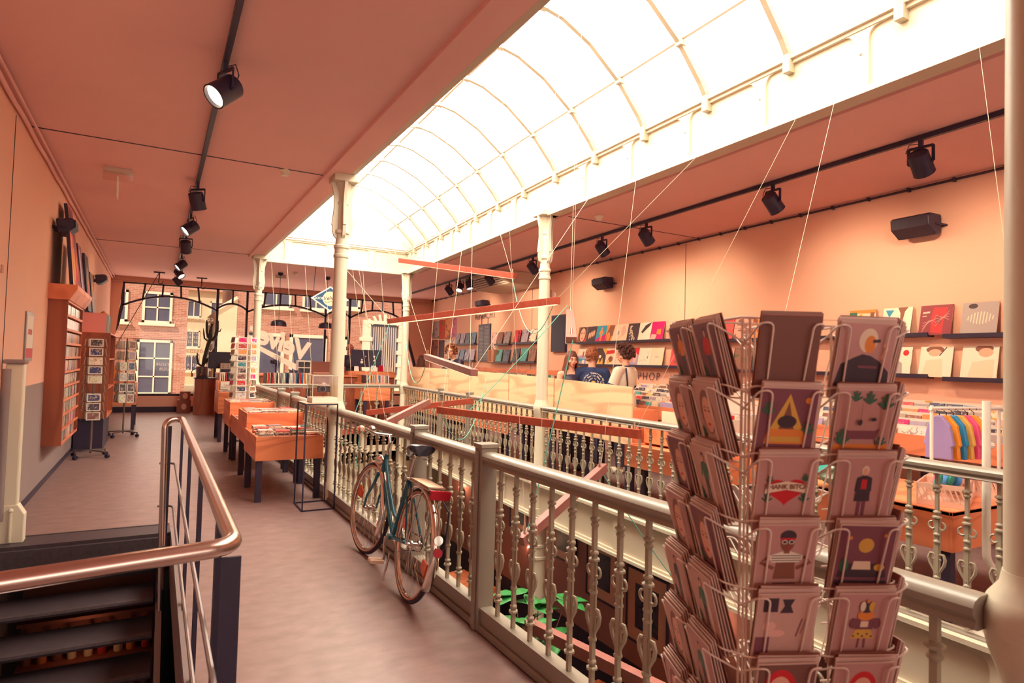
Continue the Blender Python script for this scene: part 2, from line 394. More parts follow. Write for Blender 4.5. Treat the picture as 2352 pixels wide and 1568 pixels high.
# walls
mb = MB(); mb.box(LX - 0.25, LX, Y0, 19.4, 1.17, 3.75); struct(mb.build('wall_left', 'wall'))
mb = MB(); mb.box(LX - 0.25, LX, Y0, 19.4, -3.4, 1.17); struct(mb.build('wall_left_dado', 'wall_low'))
mb = MB(); mb.box(LX, LX + 0.012, 6.4, 19.1, 0.0, 0.06); struct(mb.build('baseboard_left', 'black'))
mb = MB(); mb.prism([(rwx(Y0), Y0), (rwx(Y0) + 0.3, Y0), (rwx(19.4) + 0.3, 19.4), (rwx(19.4), 19.4)], -3.4, 3.75); struct(mb.build('wall_right', 'wall'))
mb = MB(); mb.box(LX - 0.2, 7.2, Y0 - 0.3, Y0, -3.4, 0.6); mb.box(LX - 0.2, 7.2, Y0 - 0.3, Y0, 3.3, 3.75); mb.box(LX - 0.2, -0.9, Y0 - 0.3, Y0, 0.6, 3.3); mb.box(6.1, 7.2, Y0 - 0.3, Y0, 0.6, 3.3)
struct(mb.build('wall_back', 'wall'))
# ceiling with the roof light left open
mb = MB()
mb.box(LX, 1.75, Y0, 19.25, CZ, CZ + 0.25); mb.box(1.75, 4.2, Y0, 0.45, CZ, CZ + 0.25)
mb.prism([(1.75, 13.36), (4.83, 13.36), (4.95, 19.25), (1.75, 19.25)], CZ, CZ + 0.25)
for a, b in ((Y0, 0.63), (0.63, 6.87), (6.87, 13.36), (13.36, 19.25)):
    fa, fb = (4.16 if a < 0 else vx(a) + 0.10), (vx(b) + 0.10 if b < 14 else 4.95)
    if b == 0.63: fb = vx(0.63) + 0.10
    mb.prism([(fa, a), (rwx(a), a), (rwx(b), b), (fb, b)], CZ, CZ + 0.25)
struct(mb.build('ceiling', 'ceil'))
# joints in the ceiling boards: thin dark beads
mb = MB()
for y in (6.95, 13.17): mb.box(LX + 0.02, 1.52, y - 0.006, y + 0.006, CZ - 0.006, CZ + 0.004)
mb.box(4.6, 7.05, 6.95 - 0.005, 6.95 + 0.005, CZ - 0.006, CZ + 0.004)
struct(mb.build('trim_1', 'frame'))
# conduit mouldings where walls meet ceiling, and the moulding beside the void
mb = MB(); mb.tube([(LX + 0.03, y, 3.43 + 0.006 * math.sin(y * 5)) for y in [0.2 * i for i in range(-20, 96)]], 0.017, 8)
mb.tube([(LX + 0.07, 2, 3.46), (LX + 0.07, 19.1, 3.46)], 0.012, 6)
struct(mb.build('trim_2', 'ceil', smooth=True))
mb = MB(); mb.tube([(rwx(y) - 0.03, y, 3.47) for y in (-5, 5, 12, 19.1)], 0.013, 6)
for i in range(40): y = 1.5 + i * 0.45; mb.box(rwx(y) - 0.05, rwx(y), y - 0.012, y + 0.012, 3.452, 3.49)
struct(mb.build('trim_3', 'frame', smooth=True))
mb = MB(); mb.box(1.50, 1.56, Y0, 13.3, CZ - 0.035, CZ); mb.box(1.56, 1.60, Y0, 13.3, CZ - 0.018, CZ)
struct(mb.build('trim_4', 'ceil'))
mb = MB()
for a, b in ((0.5, 6.87), (6.87, 13.3)):
    xa, xb = vx(max(a, .63)) + 0.30, vx(b) + 0.30
    mb.prism([(xa, a), (xa + 0.05, a), (xb + 0.05, b), (xb, b)], CZ - 0.03, CZ)
struct(mb.build('trim_5', 'ceil'))

# iron fascias of roof light and of gallery edge, with raised brackets between sunk panels
def fascia(name, p0, p1, z0, z1, n0, off, step, thick=0.12, panels=True):
    """p0->p1 along the edge, visible side to the left of the direction given by n0"""
    p0, p1 = Vector((*p0, 0)), Vector((*p1, 0)); d = (p1 - p0); L = d.length; d.normalize(); n = Vector((*n0, 0)).normalized()
    m = Matrix((d, n, Vector((0, 0, 1)))).transposed().to_4x4(); m.translation = p0
    mb = MB(); mb.box(0, L, -thick, 0, z0, z1, m)
    h = z1 - z0
    mb.box(0, L, 0, 0.055, z0 - 0.01, z0 + 0.02, m); mb.box(0, L, 0, 0.03, z0 + 0.02, z0 + 0.045, m)
    mb.box(0, L, 0, 0.055, z1 - 0.03, z1, m); mb.box(0, L, 0, 0.03, z1 - 0.06, z1 - 0.03, m)
    if panels:
        s = off
        while s < L - 0.1:
            if s > 0.1:
                w = 0.055; k = 0.075; zb, zt = z0 + 0.045, z1 - 0.06
                poly = [(s - w, zb), (s + w, zb), (s + w, zt - k)]
                poly += [(s + w + k * (1 - math.cos(a)), zt - k + k * math.sin(a)) for a in (0.5, 1.0, PI / 2)] + [(s - w - k * (1 - math.cos(a)), zt - k + k * math.sin(a)) for a in (PI / 2, 1.0, 0.5)] + [(s - w, zt - k)]
                q = m @ Matrix(((1, 0, 0, 0), (0, 0, -1, 0), (0, 1, 0, 0), (0, 0, 0, 1)))
                mb.prism(poly, -0.022, 0.0, q)
                mb.ball((s, 0.026, (z0 + z1) / 2 + 0.03), 0.010, mtx=m, seg=8, rings=6)
            s += step
    return struct(mb.build(name, 'fasciapaint', smooth=30))
fascia('trim_6', (vx(0.5) + 0.02, 0.5), (vx(6.87) + 0.02, 6.87), 3.42, 3.93, (-1, 0), 0.35, 0.862)
fascia('trim_7', (vx(6.87) + 0.02, 6.87), (vx(13.3) + 0.02, 13.3), 3.42, 3.93, (-1, 0), 0.10, 0.862)
fascia('trim_8', (1.78, 13.3), (4.85, 13.3), 3.42, 3.93, (0, -1), 0.45, 0.862)
fascia('trim_9', (1.755, 0.4), (1.755, 13.4), 3.515, 3.93, (1, 0), 0.35, 0.862, thick=0.004)
fascia('trim_10', (1.7, 0.45), (4.2, 0.45), 3.42, 3.93, (0, 1), 0.35, 0.862)
# gallery edges
fascia('trim_11', (vx(0.5) - 0.03, 0.5), (vx(6.87) - 0.03, 6.87), -0.42, 0.02, (-1, 0), 0.35, 0.862)
fascia('trim_12', (vx(6.87) - 0.03, 6.87), (vx(13.3) - 0.03, 13.3), -0.42, 0.02, (-1, 0), 0.10, 0.862)
fascia('trim_13', (1.7, 13.25), (4.85, 13.25), -0.42, 0.02, (0, -1), 0.45, 0.862)
fascia('trim_14', (1.75, 0.4), (1.75, 13.3), -0.42, 0.0, (1, 0), 0.35, 0.862)

# glazed barrel vault: ribs, purlin, panes
VP = [(0.0, 3.93), (0.10, 4.07), (0.37, 4.36), (0.75, 4.64), (1.1, 4.80), (1.32, 4.84)]
def vault_pts(y, inset=0.0):
    xr = vx(min(max(y, 0.63), 13.3)) - 0.0; xl = 1.75; c = (xr + xl) / 2; hw = (xr - xl) / 2
    r = [(c + hw - t / 1.32 * hw, z - inset) for t, z in VP]
    return r + [(2 * c - x, z) for x, z in r[-2::-1]]
rib_y = [3.15 + 0.862 * k for k in range(-3, 12)]
mb = MB()
for y in rib_y:
    P = vault_pts(y)
    for (xa, za), (xb, zb) in zip(P, P[1:]):
        mb.bar((xa, y, za - 0.02), (xb, y, zb - 0.02), 0.05, 0.045, upv=(0, 1, 0))
    for i in (2, 5, 8):
        x, z = P[i]; mb.box(x - 0.03, x + 0.03, y - 0.035, y + 0.035, z - 0.055, z - 0.01)
    for x, z, sgn in ((P[0][0], P[0][1], 1), (P[-1][0], P[-1][1], -1)):
        mb.box(x - 0.05, x + 0.05, y - 0.03, y + 0.03, z - 0.13, z + 0.03)
for i in (2, 5, 8):
    pts = [(vault_pts(y)[i][0], y, vault_pts(y)[i][1] + 0.01) for y in (0.5, 6.87, 13.3)]
    for a, b in zip(pts, pts[1:]): mb.bar(a, b, 0.03, 0.03)
struct(mb.build('window_1_ribs', 'ribpaint', smooth=30))
mb = MB()
ys = [0.45, 6.87, 13.35]
for a, b in zip(ys, ys[1:]):
    A, B = vault_pts(a), vault_pts(b)
    for i in range(len(A) - 1): mb.quad((A[i][0], a, A[i][1] + 0.03), (A[i + 1][0], a, A[i + 1][1] + 0.03), (B[i + 1][0], b, B[i + 1][1] + 0.03), (B[i][0], b, B[i][1] + 0.03))
struct(mb.build('window_1', 'roofglass'))
for nm, y in (('wall_roof_end', 13.33), ('wall_roof_near_end', 0.47)):
    mb = MB(); P = [(x, z + 0.03) for x, z in vault_pts(y)]
    mb.prism([(x, z) for x, z in P], -0.005, 0.005, Matrix(((1, 0, 0, 0), (0, 0, -1, y), (0, 1, 0, 0), (0, 0, 0, 1))))
    struct(mb.build(nm, 'cream'))
# unseen blocks over the left gallery and behind the roof light, added to keep the sun off the glass
mb = MB(); mb.box(-1.3, 1.45, -7, 19.3, 3.76, 9.5); mb.box(-1.3, 8.0, -7.0, -1.5, 3.76, 9.5); struct(mb.build('wall_sun_blocker', 'brick'))

# columns
def column(label, x, y, zb=0.0, lower=True, big=False):
    t = thing('cast_iron_column', label, 'column', (x, y, 0), 0)
    b = MB(); b.lathe([(0.092, 0.0), (0.092, 0.20), (0.082, 0.22), (0.082, 0.40), (0.078, 0.42), (0.075, 1.6), (0.069, 2.6)], 24); b.build('shaft', 'colpaint', t, smooth=True)
    b = MB(); b.lathe([(0.07, 2.60), (0.08, 2.61), (0.08, 2.635), (0.071, 2.645), (0.070, 2.70), (0.080, 2.71), (0.080, 2.735), (0.066, 2.75)], 24); b.build('collar', 'colpaint', t, smooth=True)
    b = MB(); b.lathe([(0.066, 2.75), (0.060, 2.86), (0.078, 2.87), (0.078, 2.90), (0.055, 2.915), (0.050, 3.18), (0.060, 3.19), (0.060, 3.205), (0.05, 3.215), (0.055, 3.32), (0.085, 3.40), (0.09, 3.44)], 20)
    prof = [(0.05, 2.80), (0.09, 2.84), (0.105, 2.90), (0.105, 2.95), (0.115, 2.955), (0.108, 3.02), (0.095, 3.15), (0.10, 3.28), (0.125, 3.38), (0.125, 3.42), (0.03, 3.42), (0.03, 2.80)]
    for k in range(4):
        a = PI / 4 + k * PI / 2 + PI / 4
        m = Matrix.Rotation(a, 4, 'Z') @ Matrix(((1, 0, 0, 0), (0, 0, -1, 0), (0, 1, 0, 0), (0, 0, 0, 1)))
        b.prism(prof, -0.017, 0.017, m)
    b.build('capital', 'colpaint', t, smooth=30)
    b = MB(); b.box(-0.13, 0.13, -0.13, 0.13, 3.42, 3.50); b.build('abacus', 'colpaint', t, bevel=0.006)
    c = (.118, .106) if big else (.105, .095)
    b = MB(); b.lathe([(.078, 1.06), (.084, 1.03), (c[1], 1.0), (c[0], .975), (c[0], .935), (c[1], .88), (.088, .83), (.078, .80)], 24); b.build('rail_socket', 'colpaint', t, smooth=35)
    if lower:
        b = MB(); b.lathe([(0.10, -3.2), (0.10, -0.95), (0.115, -0.94), (0.115, -0.91), (0.10, -0.90), (0.10, -0.80), (0.115, -0.79), (0.115, -0.76), (0.10, -0.75), (0.10, -0.44), (0.13, -0.40), (0.13, -0.30)], 20)
        b.lathe([(0.11, -0.30), (0.11, 0.0)], 20); b.build('lower_shaft', 'colpaint', t, smooth=True)
    return t
column('pale cast iron column at the corner of the table of compact discs', 1.71, 6.87, lower=False)
column('distant pale iron column behind the acrylic card spinner', 1.70, 13.17, lower=False)
column('pale iron column in front of the plywood partition and wall screen', 4.33, 6.87)
column('distant pale iron column at the far corner of the void', 4.74, 13.17)
column('pale iron post cropped by the right edge beside the card rack', 1.76, 0.655, lower=False, big=True)

# railings ------------------------------------------------------------
def baluster_mesh():
    b = MB(); b.box(-0.0095, 0.0095, -0.0095, 0.0095, 0.10, 0.965)
    for z, r in ((0.845, 0.024), (0.70, 0.021), (0.672, 0.026), (0.575, 0.020), (0.535, 0.020), (0.335, 0.020), (0.215, 0.026), (0.24, 0.020), (0.82, 0.019)):
        b.lathe([(0.008, z - 0.014), (r, z - 0.004), (r, z + 0.004), (0.008, z + 0.014)], 6)
    for s in (-1, 1):
        b.bar((0, s * 0.014, 0.34), (0, s * 0.014, 0.68), 0.008, 0.011)
        b.tube(arc((0, s * 0.026, 0.625), 0.021, PI / 2 if s > 0 else PI / 2, (-PI * 0.9) if s > 0 else (PI * 1.9), 9, 'YZ'), [0.0055 + 0.003 * i / 9 for i in range(10)], 5)
        # heart scroll
        pts = [(0, s * 0.004, 0.345), (0, s * 0.020, 0.375), (0, s * 0.040, 0.41), (0, s * 0.046, 0.44), (0, s * 0.036, 0.465), (0, s * 0.018, 0.466), (0, s * 0.009, 0.45), (0, s * 0.014, 0.435), (0, s * 0.024, 0.437)]
        b.tube(pts, [0.006, 0.007, 0.009, 0.0095, 0.009, 0.008, 0.007, 0.0065, 0.006], 6)
    b.ball((0, 0, 0.448), 0.010, seg=8, rings=5); b.ball((0, 0, 0.36), 0.012, seg=8, rings=5, sz=1.6)
    return b.mesh('baluster', 'iron', smooth=50)
BAL = baluster_mesh()
RAILP = [(-0.045, -0.035), (-0.03, -0.042), (0.03, -0.042), (0.045, -0.035), (0.036, -0.02), (0.05, -0.006), (0.052, 0.012), (0.042, 0.026), (0.02, 0.034), (-0.02, 0.034), (-0.042, 0.026), (-0.052, 0.012), (-0.05, -0.006), (-0.036, -0.02)]
def railing(label, p0, p1, posts, first, step, kick=True, group=None, ztop=1.0, flip=1):
    """p0,p1 ground line; posts: distances along it; local Y runs along the railing"""
    p0, p1 = Vector((*p0, 0)), Vector((*p1, 0)); d = p1 - p0; L = d.length; rz = math.atan2(-d.x, d.y)
    t = thing('railing', label, 'railing', p0, rz, group)
    cuts = [0.0] + list(posts) + [L]
    for a, b_ in zip(cuts, cuts[1:]):
        q = Matrix(((1, 0, 0, 0), (0, 0, 1, 0), (0, 1, 0, ztop - 0.034), (0, 0, 0, 1)))
        b = MB(); b.prism(RAILP, a + 0.02, b_ - 0.02, q); b.build('handrail', 'rail', t, smooth=35)
    for s in posts:
        b = MB(); b.box(-0.05, 0.05, s - 0.045, s + 0.045, 0, ztop + 0.02); b.box(-0.057, 0.057, s - 0.052, s + 0.052, ztop + 0.02, ztop + 0.045); b.box(-0.062, -0.05, s - 0.02, s + 0.02, 0.0, ztop); b.build('post', 'rail', t, bevel=0.004)
    if kick:
        b = MB(); b.box(-0.03, 0.03, 0, L, 0.0, 0.115); b.box(-0.038, 0.038, 0, L, 0.115, 0.13); b.box(-0.045, -0.035, 0, L, 0.0, 0.04); b.build('bottom_rail', 'rail', t)
    else:
        b = MB(); b.box(-0.03, 0.03, 0, L, 0.0, 0.03); b.build('bottom_rail', 'rail', t)
    s = first; n = 0
    while s < L - 0.05 and n < 99:
        if all(abs(s - p) > 0.075 for p in posts):
            o = bpy.data.objects.new('baluster', BAL); COL.objects.link(o); o.parent = t; o.location = (0, s, 0 if kick else -0.06); n += 1
            if not kick: o.scale = (1, 1, 1.06)
        s += step
    return t
railing('grey-green railing with scrolled balusters that the bicycle leans on', (1.68, 0.72), (1.68, 6.80), (3.25 - 0.72, 4.31 - 0.72), 0.125, 0.1705)
railing('grey-green railing running from the disc tables to the distant column', (1.68, 6.95), (1.68, 13.10), (2.05, 3.1), 0.14, 0.1705)
railing('pale railing with scrolled balusters before the orange crate table', (vx(0.63), 0.63), (vx(6.80), 6.80), (), 0.12, 0.165, kick=False, ztop=0.99)
railing('pale railing below the long plywood partition at the far side', (vx(6.95), 6.95), (vx(13.10), 13.10), (2.35, 3.75), 0.12, 0.165, kick=False, ztop=0.99)
railing('pale railing across the distant end of the void before the counter', (1.78, 13.17), (4.66, 13.17), (), 0.30, 0.345, kick=False, ztop=1.0)
railing('short pale railing behind the viewer end of the void', (1.8, 0.52), (4.0, 0.50), (), 0.2, 0.17, kick=False, ztop=1.0)

# ------------------------------------------------------------------ front window wall
FY = 19.1
mb = MB()
mb.box(LX, 8.0, FY, FY + 0.22, 0.0, 0.42); mb.box(LX, 8.0, FY, FY + 0.22, 3.40, 3.75)
mb.prism([(-1.06, 0.42), (-0.80, 3.40), (-1.3, 3.40), (-1.3, 0.42)], 0, 0.2, Matrix(((1, 0, 0, 0), (0, 0, -1, FY + 0.2), (0, 1, 0, 0), (0, 0, 0, 1))))
mb.prism([(6.80, 3.40), (6.95, 2.4), (7.30, 1.30), (7.55, 0.42), (8.2, 0.42), (8.2, 3.40)], 0, 0.2, Matrix(((1, 0, 0, 0), (0, 0, -1, FY + 0.2), (0, 1, 0, 0), (0, 0, 0, 1))))
struct(mb.build('wall_front', 'wall'))
mb = MB(); mb.box(LX, 7.7, FY - 0.02, FY, 0, 0.14); struct(mb.build('baseboard_front', 'black'))
mb = MB(); mb.box(LX, 7.7, FY - 0.14, FY - 0.02, 3.40, 3.50); mb.tube([(LX, FY - 0.12, 3.38), (7.7, FY - 0.12, 3.38)], 0.02, 6); struct(mb.build('trim_15', 'tan'))
mb = MB()
def fb(a, b, w=0.06): mb.bar((a[0], FY + 0.05, a[1]), (b[0], FY + 0.05, b[1]), w, 0.07, upv=(0, 1, 0))
def poly(pts, w=0.055):
    for a, b in zip(pts, pts[1:]): fb(a, b, w)
mull = [(1.43, 0.07), (2.19, 0.06), (4.37, 0.06), (5.09, 0.07)]
for x, w_ in mull: fb((x, 0.42), (x, 3.40), w_)
poly([(-0.80, 3.40), (-0.80, 2.8), (-0.88, 2.3), (-0.98, 1.95), (-1.04, 1.75)], 0.075)
poly([(6.78, 3.40), (6.80, 2.8), (6.92, 2.3), (7.10, 1.8), (7.25, 1.3), (7.32, 0.9), (7.36, 0.42)], 0.09)
fb((-0.8, 3.37), (6.8, 3.37), 0.06); fb((-1.0, 0.45), (7.4, 0.45), 0.06)
def archbar(x0, x1, zs, zc, nb, lean=0.05):
    P = [(x0 + (x1 - x0) * i / 14, zs + (zc - zs) * (1 - ((i / 7) - 1) ** 2)) for i in range(15)]
    poly(P, 0.05)
    for k in range(1, nb + 1):
        i = k * 14 / (nb + 1); x = x0 + (x1 - x0) * i / 14; z = zs + (zc - zs) * (1 - ((i / 7) - 1) ** 2)
        fb((x, z), (x + (x - (x0 + x1) / 2) * -lean * 1.5, 3.37), 0.045)
archbar(-0.80, 1.43, 2.76, 3.06, 4); archbar(1.43, 2.19, 2.82, 2.98, 1); archbar(2.19, 4.37, 2.78, 3.04, 4); archbar(4.37, 5.09, 2.80, 2.97, 1); archbar(5.09, 6.82, 2.78, 3.06, 4)
struct(mb.build('window_4_frame', 'frame'))
mb = MB(); mb.prism([(-1.05, 0.42), (-0.8, 3.4), (6.8, 3.4), (7.5, 0.42)], 0, 0.008, Matrix(((1, 0, 0, 0), (0, 0, -1, FY + 0.06), (0, 1, 0, 0), (0, 0, 0, 1)))); struct(mb.build('window_4', 'glass'))
# lettering stuck on the pane, readable from the street
t = thing('window_lettering', 'large pale slanted Velvet lettering stuck on the front window', 'lettering', (3.15, FY + 0.045, 1.78))
O = Matrix.Rotation(R(180), 4, 'Z') @ Matrix.Rotation(R(90), 4, 'X') @ Matrix.Rotation(R(20), 4, 'Z')
text('word', 'Velvet', 'vinyl', 0.74, Matrix.Translation((0, 0, 0.16)) @ O, 0.001, 0.22, t, bold=0.030, space=0.92)
b = MB(); b.prism([(-x, z) for x, z in [(-1.0, -0.45), (-0.93, -0.62), (-0.70, -0.70), (-0.45, -0.63), (1.15, 0.22), (1.12, 0.32), (-0.50, -0.47), (-0.78, -0.52), (-0.90, -0.36)]], -0.001, 0.001, Matrix(((1, 0, 0, 0), (0, 0, -1, 0), (0, 1, 0, 0), (0, 0, 0, 1)))); b.build('underline', 'vinyl', t)
t = thing('window_text', 'small list of shop services lettered on the left pane', 'lettering', (0.95, FY + 0.045, 1.95))
for i, s in enumerate(['COMPACT DISCS', 'LANGSPEELPLATEN', '', 'ANALOGE', 'FOTOGRAFIE', 'BENODIGDHEDEN', '', 'MODERNE', 'ACCESSOIRES', '', 'NIEUWE APPARATUUR', 'AUDIO APPARATUUR']):
    if s: text('line', s, 'vinyl', 0.105, Matrix.Translation((0.40, 0, 0.55 - i * 0.125)) @ Matrix.Rotation(R(180), 4, 'Z') @ Matrix.Rotation(R(90), 4, 'X'), 0.001, 0, t, align='LEFT', space=1.3)
t = thing('window_text', 'pale ampersand and letter lettered low on the middle pane', 'lettering', (3.3, FY + 0.045, 1.05))
text('character', 'Y  &', 'vinyl', 0.26, Matrix.Rotation(R(180), 4, 'Z') @ Matrix.Rotation(R(90), 4, 'X'), 0.001, 0, t, space=1.6)

# ------------------------------------------------------------------ street
mb = MB(); mb.box(-20, 40, 19.4, 70, -0.25, -0.15); struct(mb.build('road', 'plaster_out'))
def house_window(name_parent, x0, x1, z0, z1, y, cols=2, rows=2, fr=0.09, pm='screen', sill=True):
    f = MB(); 
    f.box(x0, x1, y - 0.06, y + 0.02, z0, z0 + fr); f.box(x0, x1, y - 0.06, y + 0.02, z1 - fr, z1); f.box(x0, x0 + fr, y - 0.06, y + 0.02, z0, z1); f.box(x1 - fr, x1, y - 0.06, y + 0.02, z0, z1)
    for i in range(1, cols): x = x0 + (x1 - x0) * i / cols; f.box(x - 0.025, x + 0.025, y - 0.05, y + 0.01, z0, z1)
    for i in range(1, rows): z = z0 + (z1 - z0) * i / rows; f.box(x0, x1, y - 0.05, y + 0.01, z - 0.025, z + 0.025)
    if sill: f.box(x0 - 0.1, x1 + 0.1, y - 0.16, y, z0 - 0.10, z0)
    w_ = f.build('window', 'white', name_parent)
    g = MB(); g.box(x0 + fr, x1 - fr, y - 0.012, y + 0.012, z0 + fr, z1 - fr); g.build('pane', pm, w_)
    return w_
M['winblue'] = mat('street_pane', (0.10, 0.11, 0.19), 0.15)
hb = thing('brick_house', 'sunlit red brick house with white sash windows seen through the left pane', 'building', (0, 27, 0))
b = MB(); b.box(-7, 1.0, 0, 6, -0.2, 8); b.build('wall', 'brick', hb)
for a in ((-0.5, 0.48, 2.68, 3.85, 2, 2), (-0.62, 0.55, 0.02, 2.05, 2, 3), (-2.3, -0.95, 2.68, 3.85, 2, 2), (-2.6, -1.3, 0.02, 2.05, 2, 3), (-0.5, 0.48, 4.7, 6.0, 2, 2)): house_window(hb, *a[:4], -0.01, a[4], a[5], pm='winblue')
b = MB(); b.box(-7, 1.02, -0.03, 0, 2.1, 2.36); b.build('lintel_band', 'brick', hb)
hc = thing('beige_house', 'pale beige house far down the side street', 'building', (0, 42, 0))
b = MB(); b.box(0.5, 9, 0, 6, -0.2, 5.6); b.build('wall', 'plaster_out', hc)
b = MB(); b.prism([(0, 5.4), (3.2, 8.2), (3.2, 5.4)], 0.4, 9.1, Matrix(((0, 0, 1, 0), (1, 0, 0, -0.3), (0, 1, 0, 0), (0, 0, 0, 1)))); b.build('roof', 'brick', hc)
for x in (1.5, 2.75, 4.0):
    for z in (0.6, 2.0, 3.8): house_window(hc, x, x + 0.75, z, z + 1.0, -0.01, 2, 1, 0.07, 'winblue')
hd = thing('brick_house', 'brick shop house with wide dark shop windows behind the counter', 'building', (0, 27, 0))
b = MB(); b.box(2.75, 13, 0, 7, -0.2, 9); b.build('wall', 'brick', hd)
for a in ((3.6, 4.75, 3.55, 5.0, 2, 2), (5.2, 6.3, 3.55, 5.0, 2, 2), (6.9, 7.6, 3.7, 5.0, 1, 2)): house_window(hd, *a[:4], -0.01, a[4], a[5], pm='winblue')
for a in ((3.2, 4.55, 0.3, 2.5, 1, 1), (4.75, 6.25, 0.3, 2.5, 1, 1), (6.45, 7.1, 0.3, 2.5, 1, 1)): house_window(hd, *a[:4], -0.01, a[4], a[5], fr=0.13, pm='winblue')
he = MB(); X0, X1 = 7.95, 9.5
he.box(X0 - 0.2, X0 + 0.14, -0.14, 0, 0.3, 3.1); he.box(X1 - 0.14, X1 + 0.2, -0.14, 0, 0.3, 3.1); he.box(X0 - 0.2, X1 + 0.2, -0.16, 0, 3.1, 3.25); he.box(X0 - 0.3, X1 + 0.3, -0.2, 0, 0.2, 0.34)
for z in (0.7, 1.25, 1.8, 2.35): he.box(X0 - 0.32, X0 + 0.22, -0.17, 0, z, z + 0.17); he.box(X1 - 0.22, X1 + 0.32, -0.17, 0, z, z + 0.17)
for k in range(9):
    a = R(30 + k * 15); c = ((X0 + X1) / 2, 2.7)
    he.bar((c[0] + 0.75 * math.cos(a), -0.1, c[1] + 0.55 * math.sin(a)), (c[0] + 1.05 * math.cos(a), -0.1, c[1] + 0.85 * math.sin(a)), 0.11, 0.1)
q = he.build('stone_surround', 'white', hd); g = MB(); g.box(X0 + 0.14, X1 - 0.14, -0.03, 0.02, 0.34, 3.1); g.build('pane', M['winblue'], q)
g = MB()
for k in range(12): x = X0 + 0.2 + k * 0.1; g.tube([(x, -0.05, 0.4), (x, -0.05, 3.0)], 0.03, 6)
g.build('curtain', mat('net_curtain', (0.55, 0.48, 0.48), 0.9), q)
hw_ = thing('white_house', 'white plastered gable wall between the two brick houses', 'building', (0, 30, 0))
b = MB(); b.prism([(2.05, -0.2), (2.74, -0.2), (2.74, 3.8), (2.6, 3.8), (2.05, 3.35)], -3, 3, Matrix(((1, 0, 0, 0), (0, 0, -1, 0), (0, 1, 0, 0), (0, 0, 0, 1)))); b.build('wall', 'plaster_out', hw_)
b = MB(); b.bar((1.95, -3.05, 3.3), (2.72, -3.05, 3.85), 0.12, 0.12); b.build('barge_board', 'white', hw_)

# ------------------------------------------------------------------ stairwell
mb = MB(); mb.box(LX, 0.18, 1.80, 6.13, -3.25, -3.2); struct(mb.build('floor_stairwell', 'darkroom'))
mb = MB(); mb.box(-1.0, 0.17, 6.05, 6.13, -0.30, -0.02); struct(mb.build('trim_16', 'stair'))
mb = MB(); mb.box(LX + 0.02, 0.17, 6.12, 6.40, 0.001, 0.006); mb.box(LX + 0.02, 0.17, 6.40, 6.425, 0.001, 0.010); mb.box(LX + 0.02, 0.17, 6.09, 6.125, -0.03, 0.008); struct(mb.build('trim_17', 'stair', bevel=0.002))
t = thing('staircase', 'dark open-riser staircase descending to the cellar', 'staircase', (0, 6.13, 0))
for k in range(1, 15):
    z = -0.18 * k; y = -0.24 * (k - 1)
    b = MB(); b.box(-0.96, 0.06, y - 0.27, y + (0.10 if k > 1 else 0.0), z - 0.045, z); b.tube([(-0.96, y - 0.265, z - 0.022), (0.06, y - 0.265, z - 0.022)], 0.024, 8); b.build('tread', 'stair', t, smooth=30)
for nm, x in (('stringer', -1.0), ('stringer', 0.10)):
    b = MB(); b.prism([(0.0, -0.02), (0.0, -0.34), (-3.36, -0.34 - 2.52), (-3.36, -2.35)], x - 0.02, x + 0.02, Matrix(((0, 0, 1, 0), (1, 0, 0, 0), (0, 1, 0, 0), (0, 0, 0, 1)))); b.build(nm, 'rod', t)
# stair guard
t = thing('stair_guard', 'brushed steel handrail on flat dark posts around the stairwell', 'handrail', (0, 0, 0))
def bend(pts, r, n=5):
    out = [Vector(pts[0])]
    for i in range(1, len(pts) - 1):
        a, b, c = Vector(pts[i - 1]), Vector(pts[i]), Vector(pts[i + 1]); u = (a - b).normalized(); v = (c - b).normalized()
        for k in range(n + 1):
            f = k / n; out.append((b + u * r) * (1 - f) ** 2 + b * 2 * f * (1 - f) + (b + v * r) * f ** 2)
    out.append(Vector(pts[-1])); return out
b = MB(); b.tube(bend([(-1.0, 1.60, 1.0), (0.205, 1.83, 1.0), (0.205, 5.62, 1.0), (0.085, 5.56, 1.0), (0.12, 5.54, -1.2)], 0.07, 6), 0.0235, 16); b.build('handrail', 'steel', t, smooth=True)
for y in (5.48, 4.25, 3.22, 2.28):
    b = MB(); b.prism([(y - 0.03, -0.28), (y + 0.03, -0.28), (y + 0.03, 0.93), (y, 0.98), (y - 0.03, 0.93)], 0.195, 0.213, Matrix(((0, 0, 1, 0), (1, 0, 0, 0), (0, 1, 0, 0), (0, 0, 0, 1)))); b.build('post', 'black', t)
b = MB(); b.box(0.180, 0.230, 1.90, 1.912, -0.28, 0.95); b.build('post', 'black', t)
b = MB(); b.box(0.075, 0.135, 5.59, 5.60, -0.9, 0.95); b.build('post', 'black', t)
for z in (0.66, 0.33):
    b = MB(); b.tube(bend([(0.06, 5.63, z), (0.165, 5.63, z), (0.165, 1.72, z), (-1.0, 1.50, z)], 0.09, 6), 0.0085, 8); b.build('rod', 'rod', t, smooth=True)
b = MB(); b.box(0.172, 0.192, 1.8, 6.13, -0.30, 0.03); b.build('edge_plate', 'rod', t)
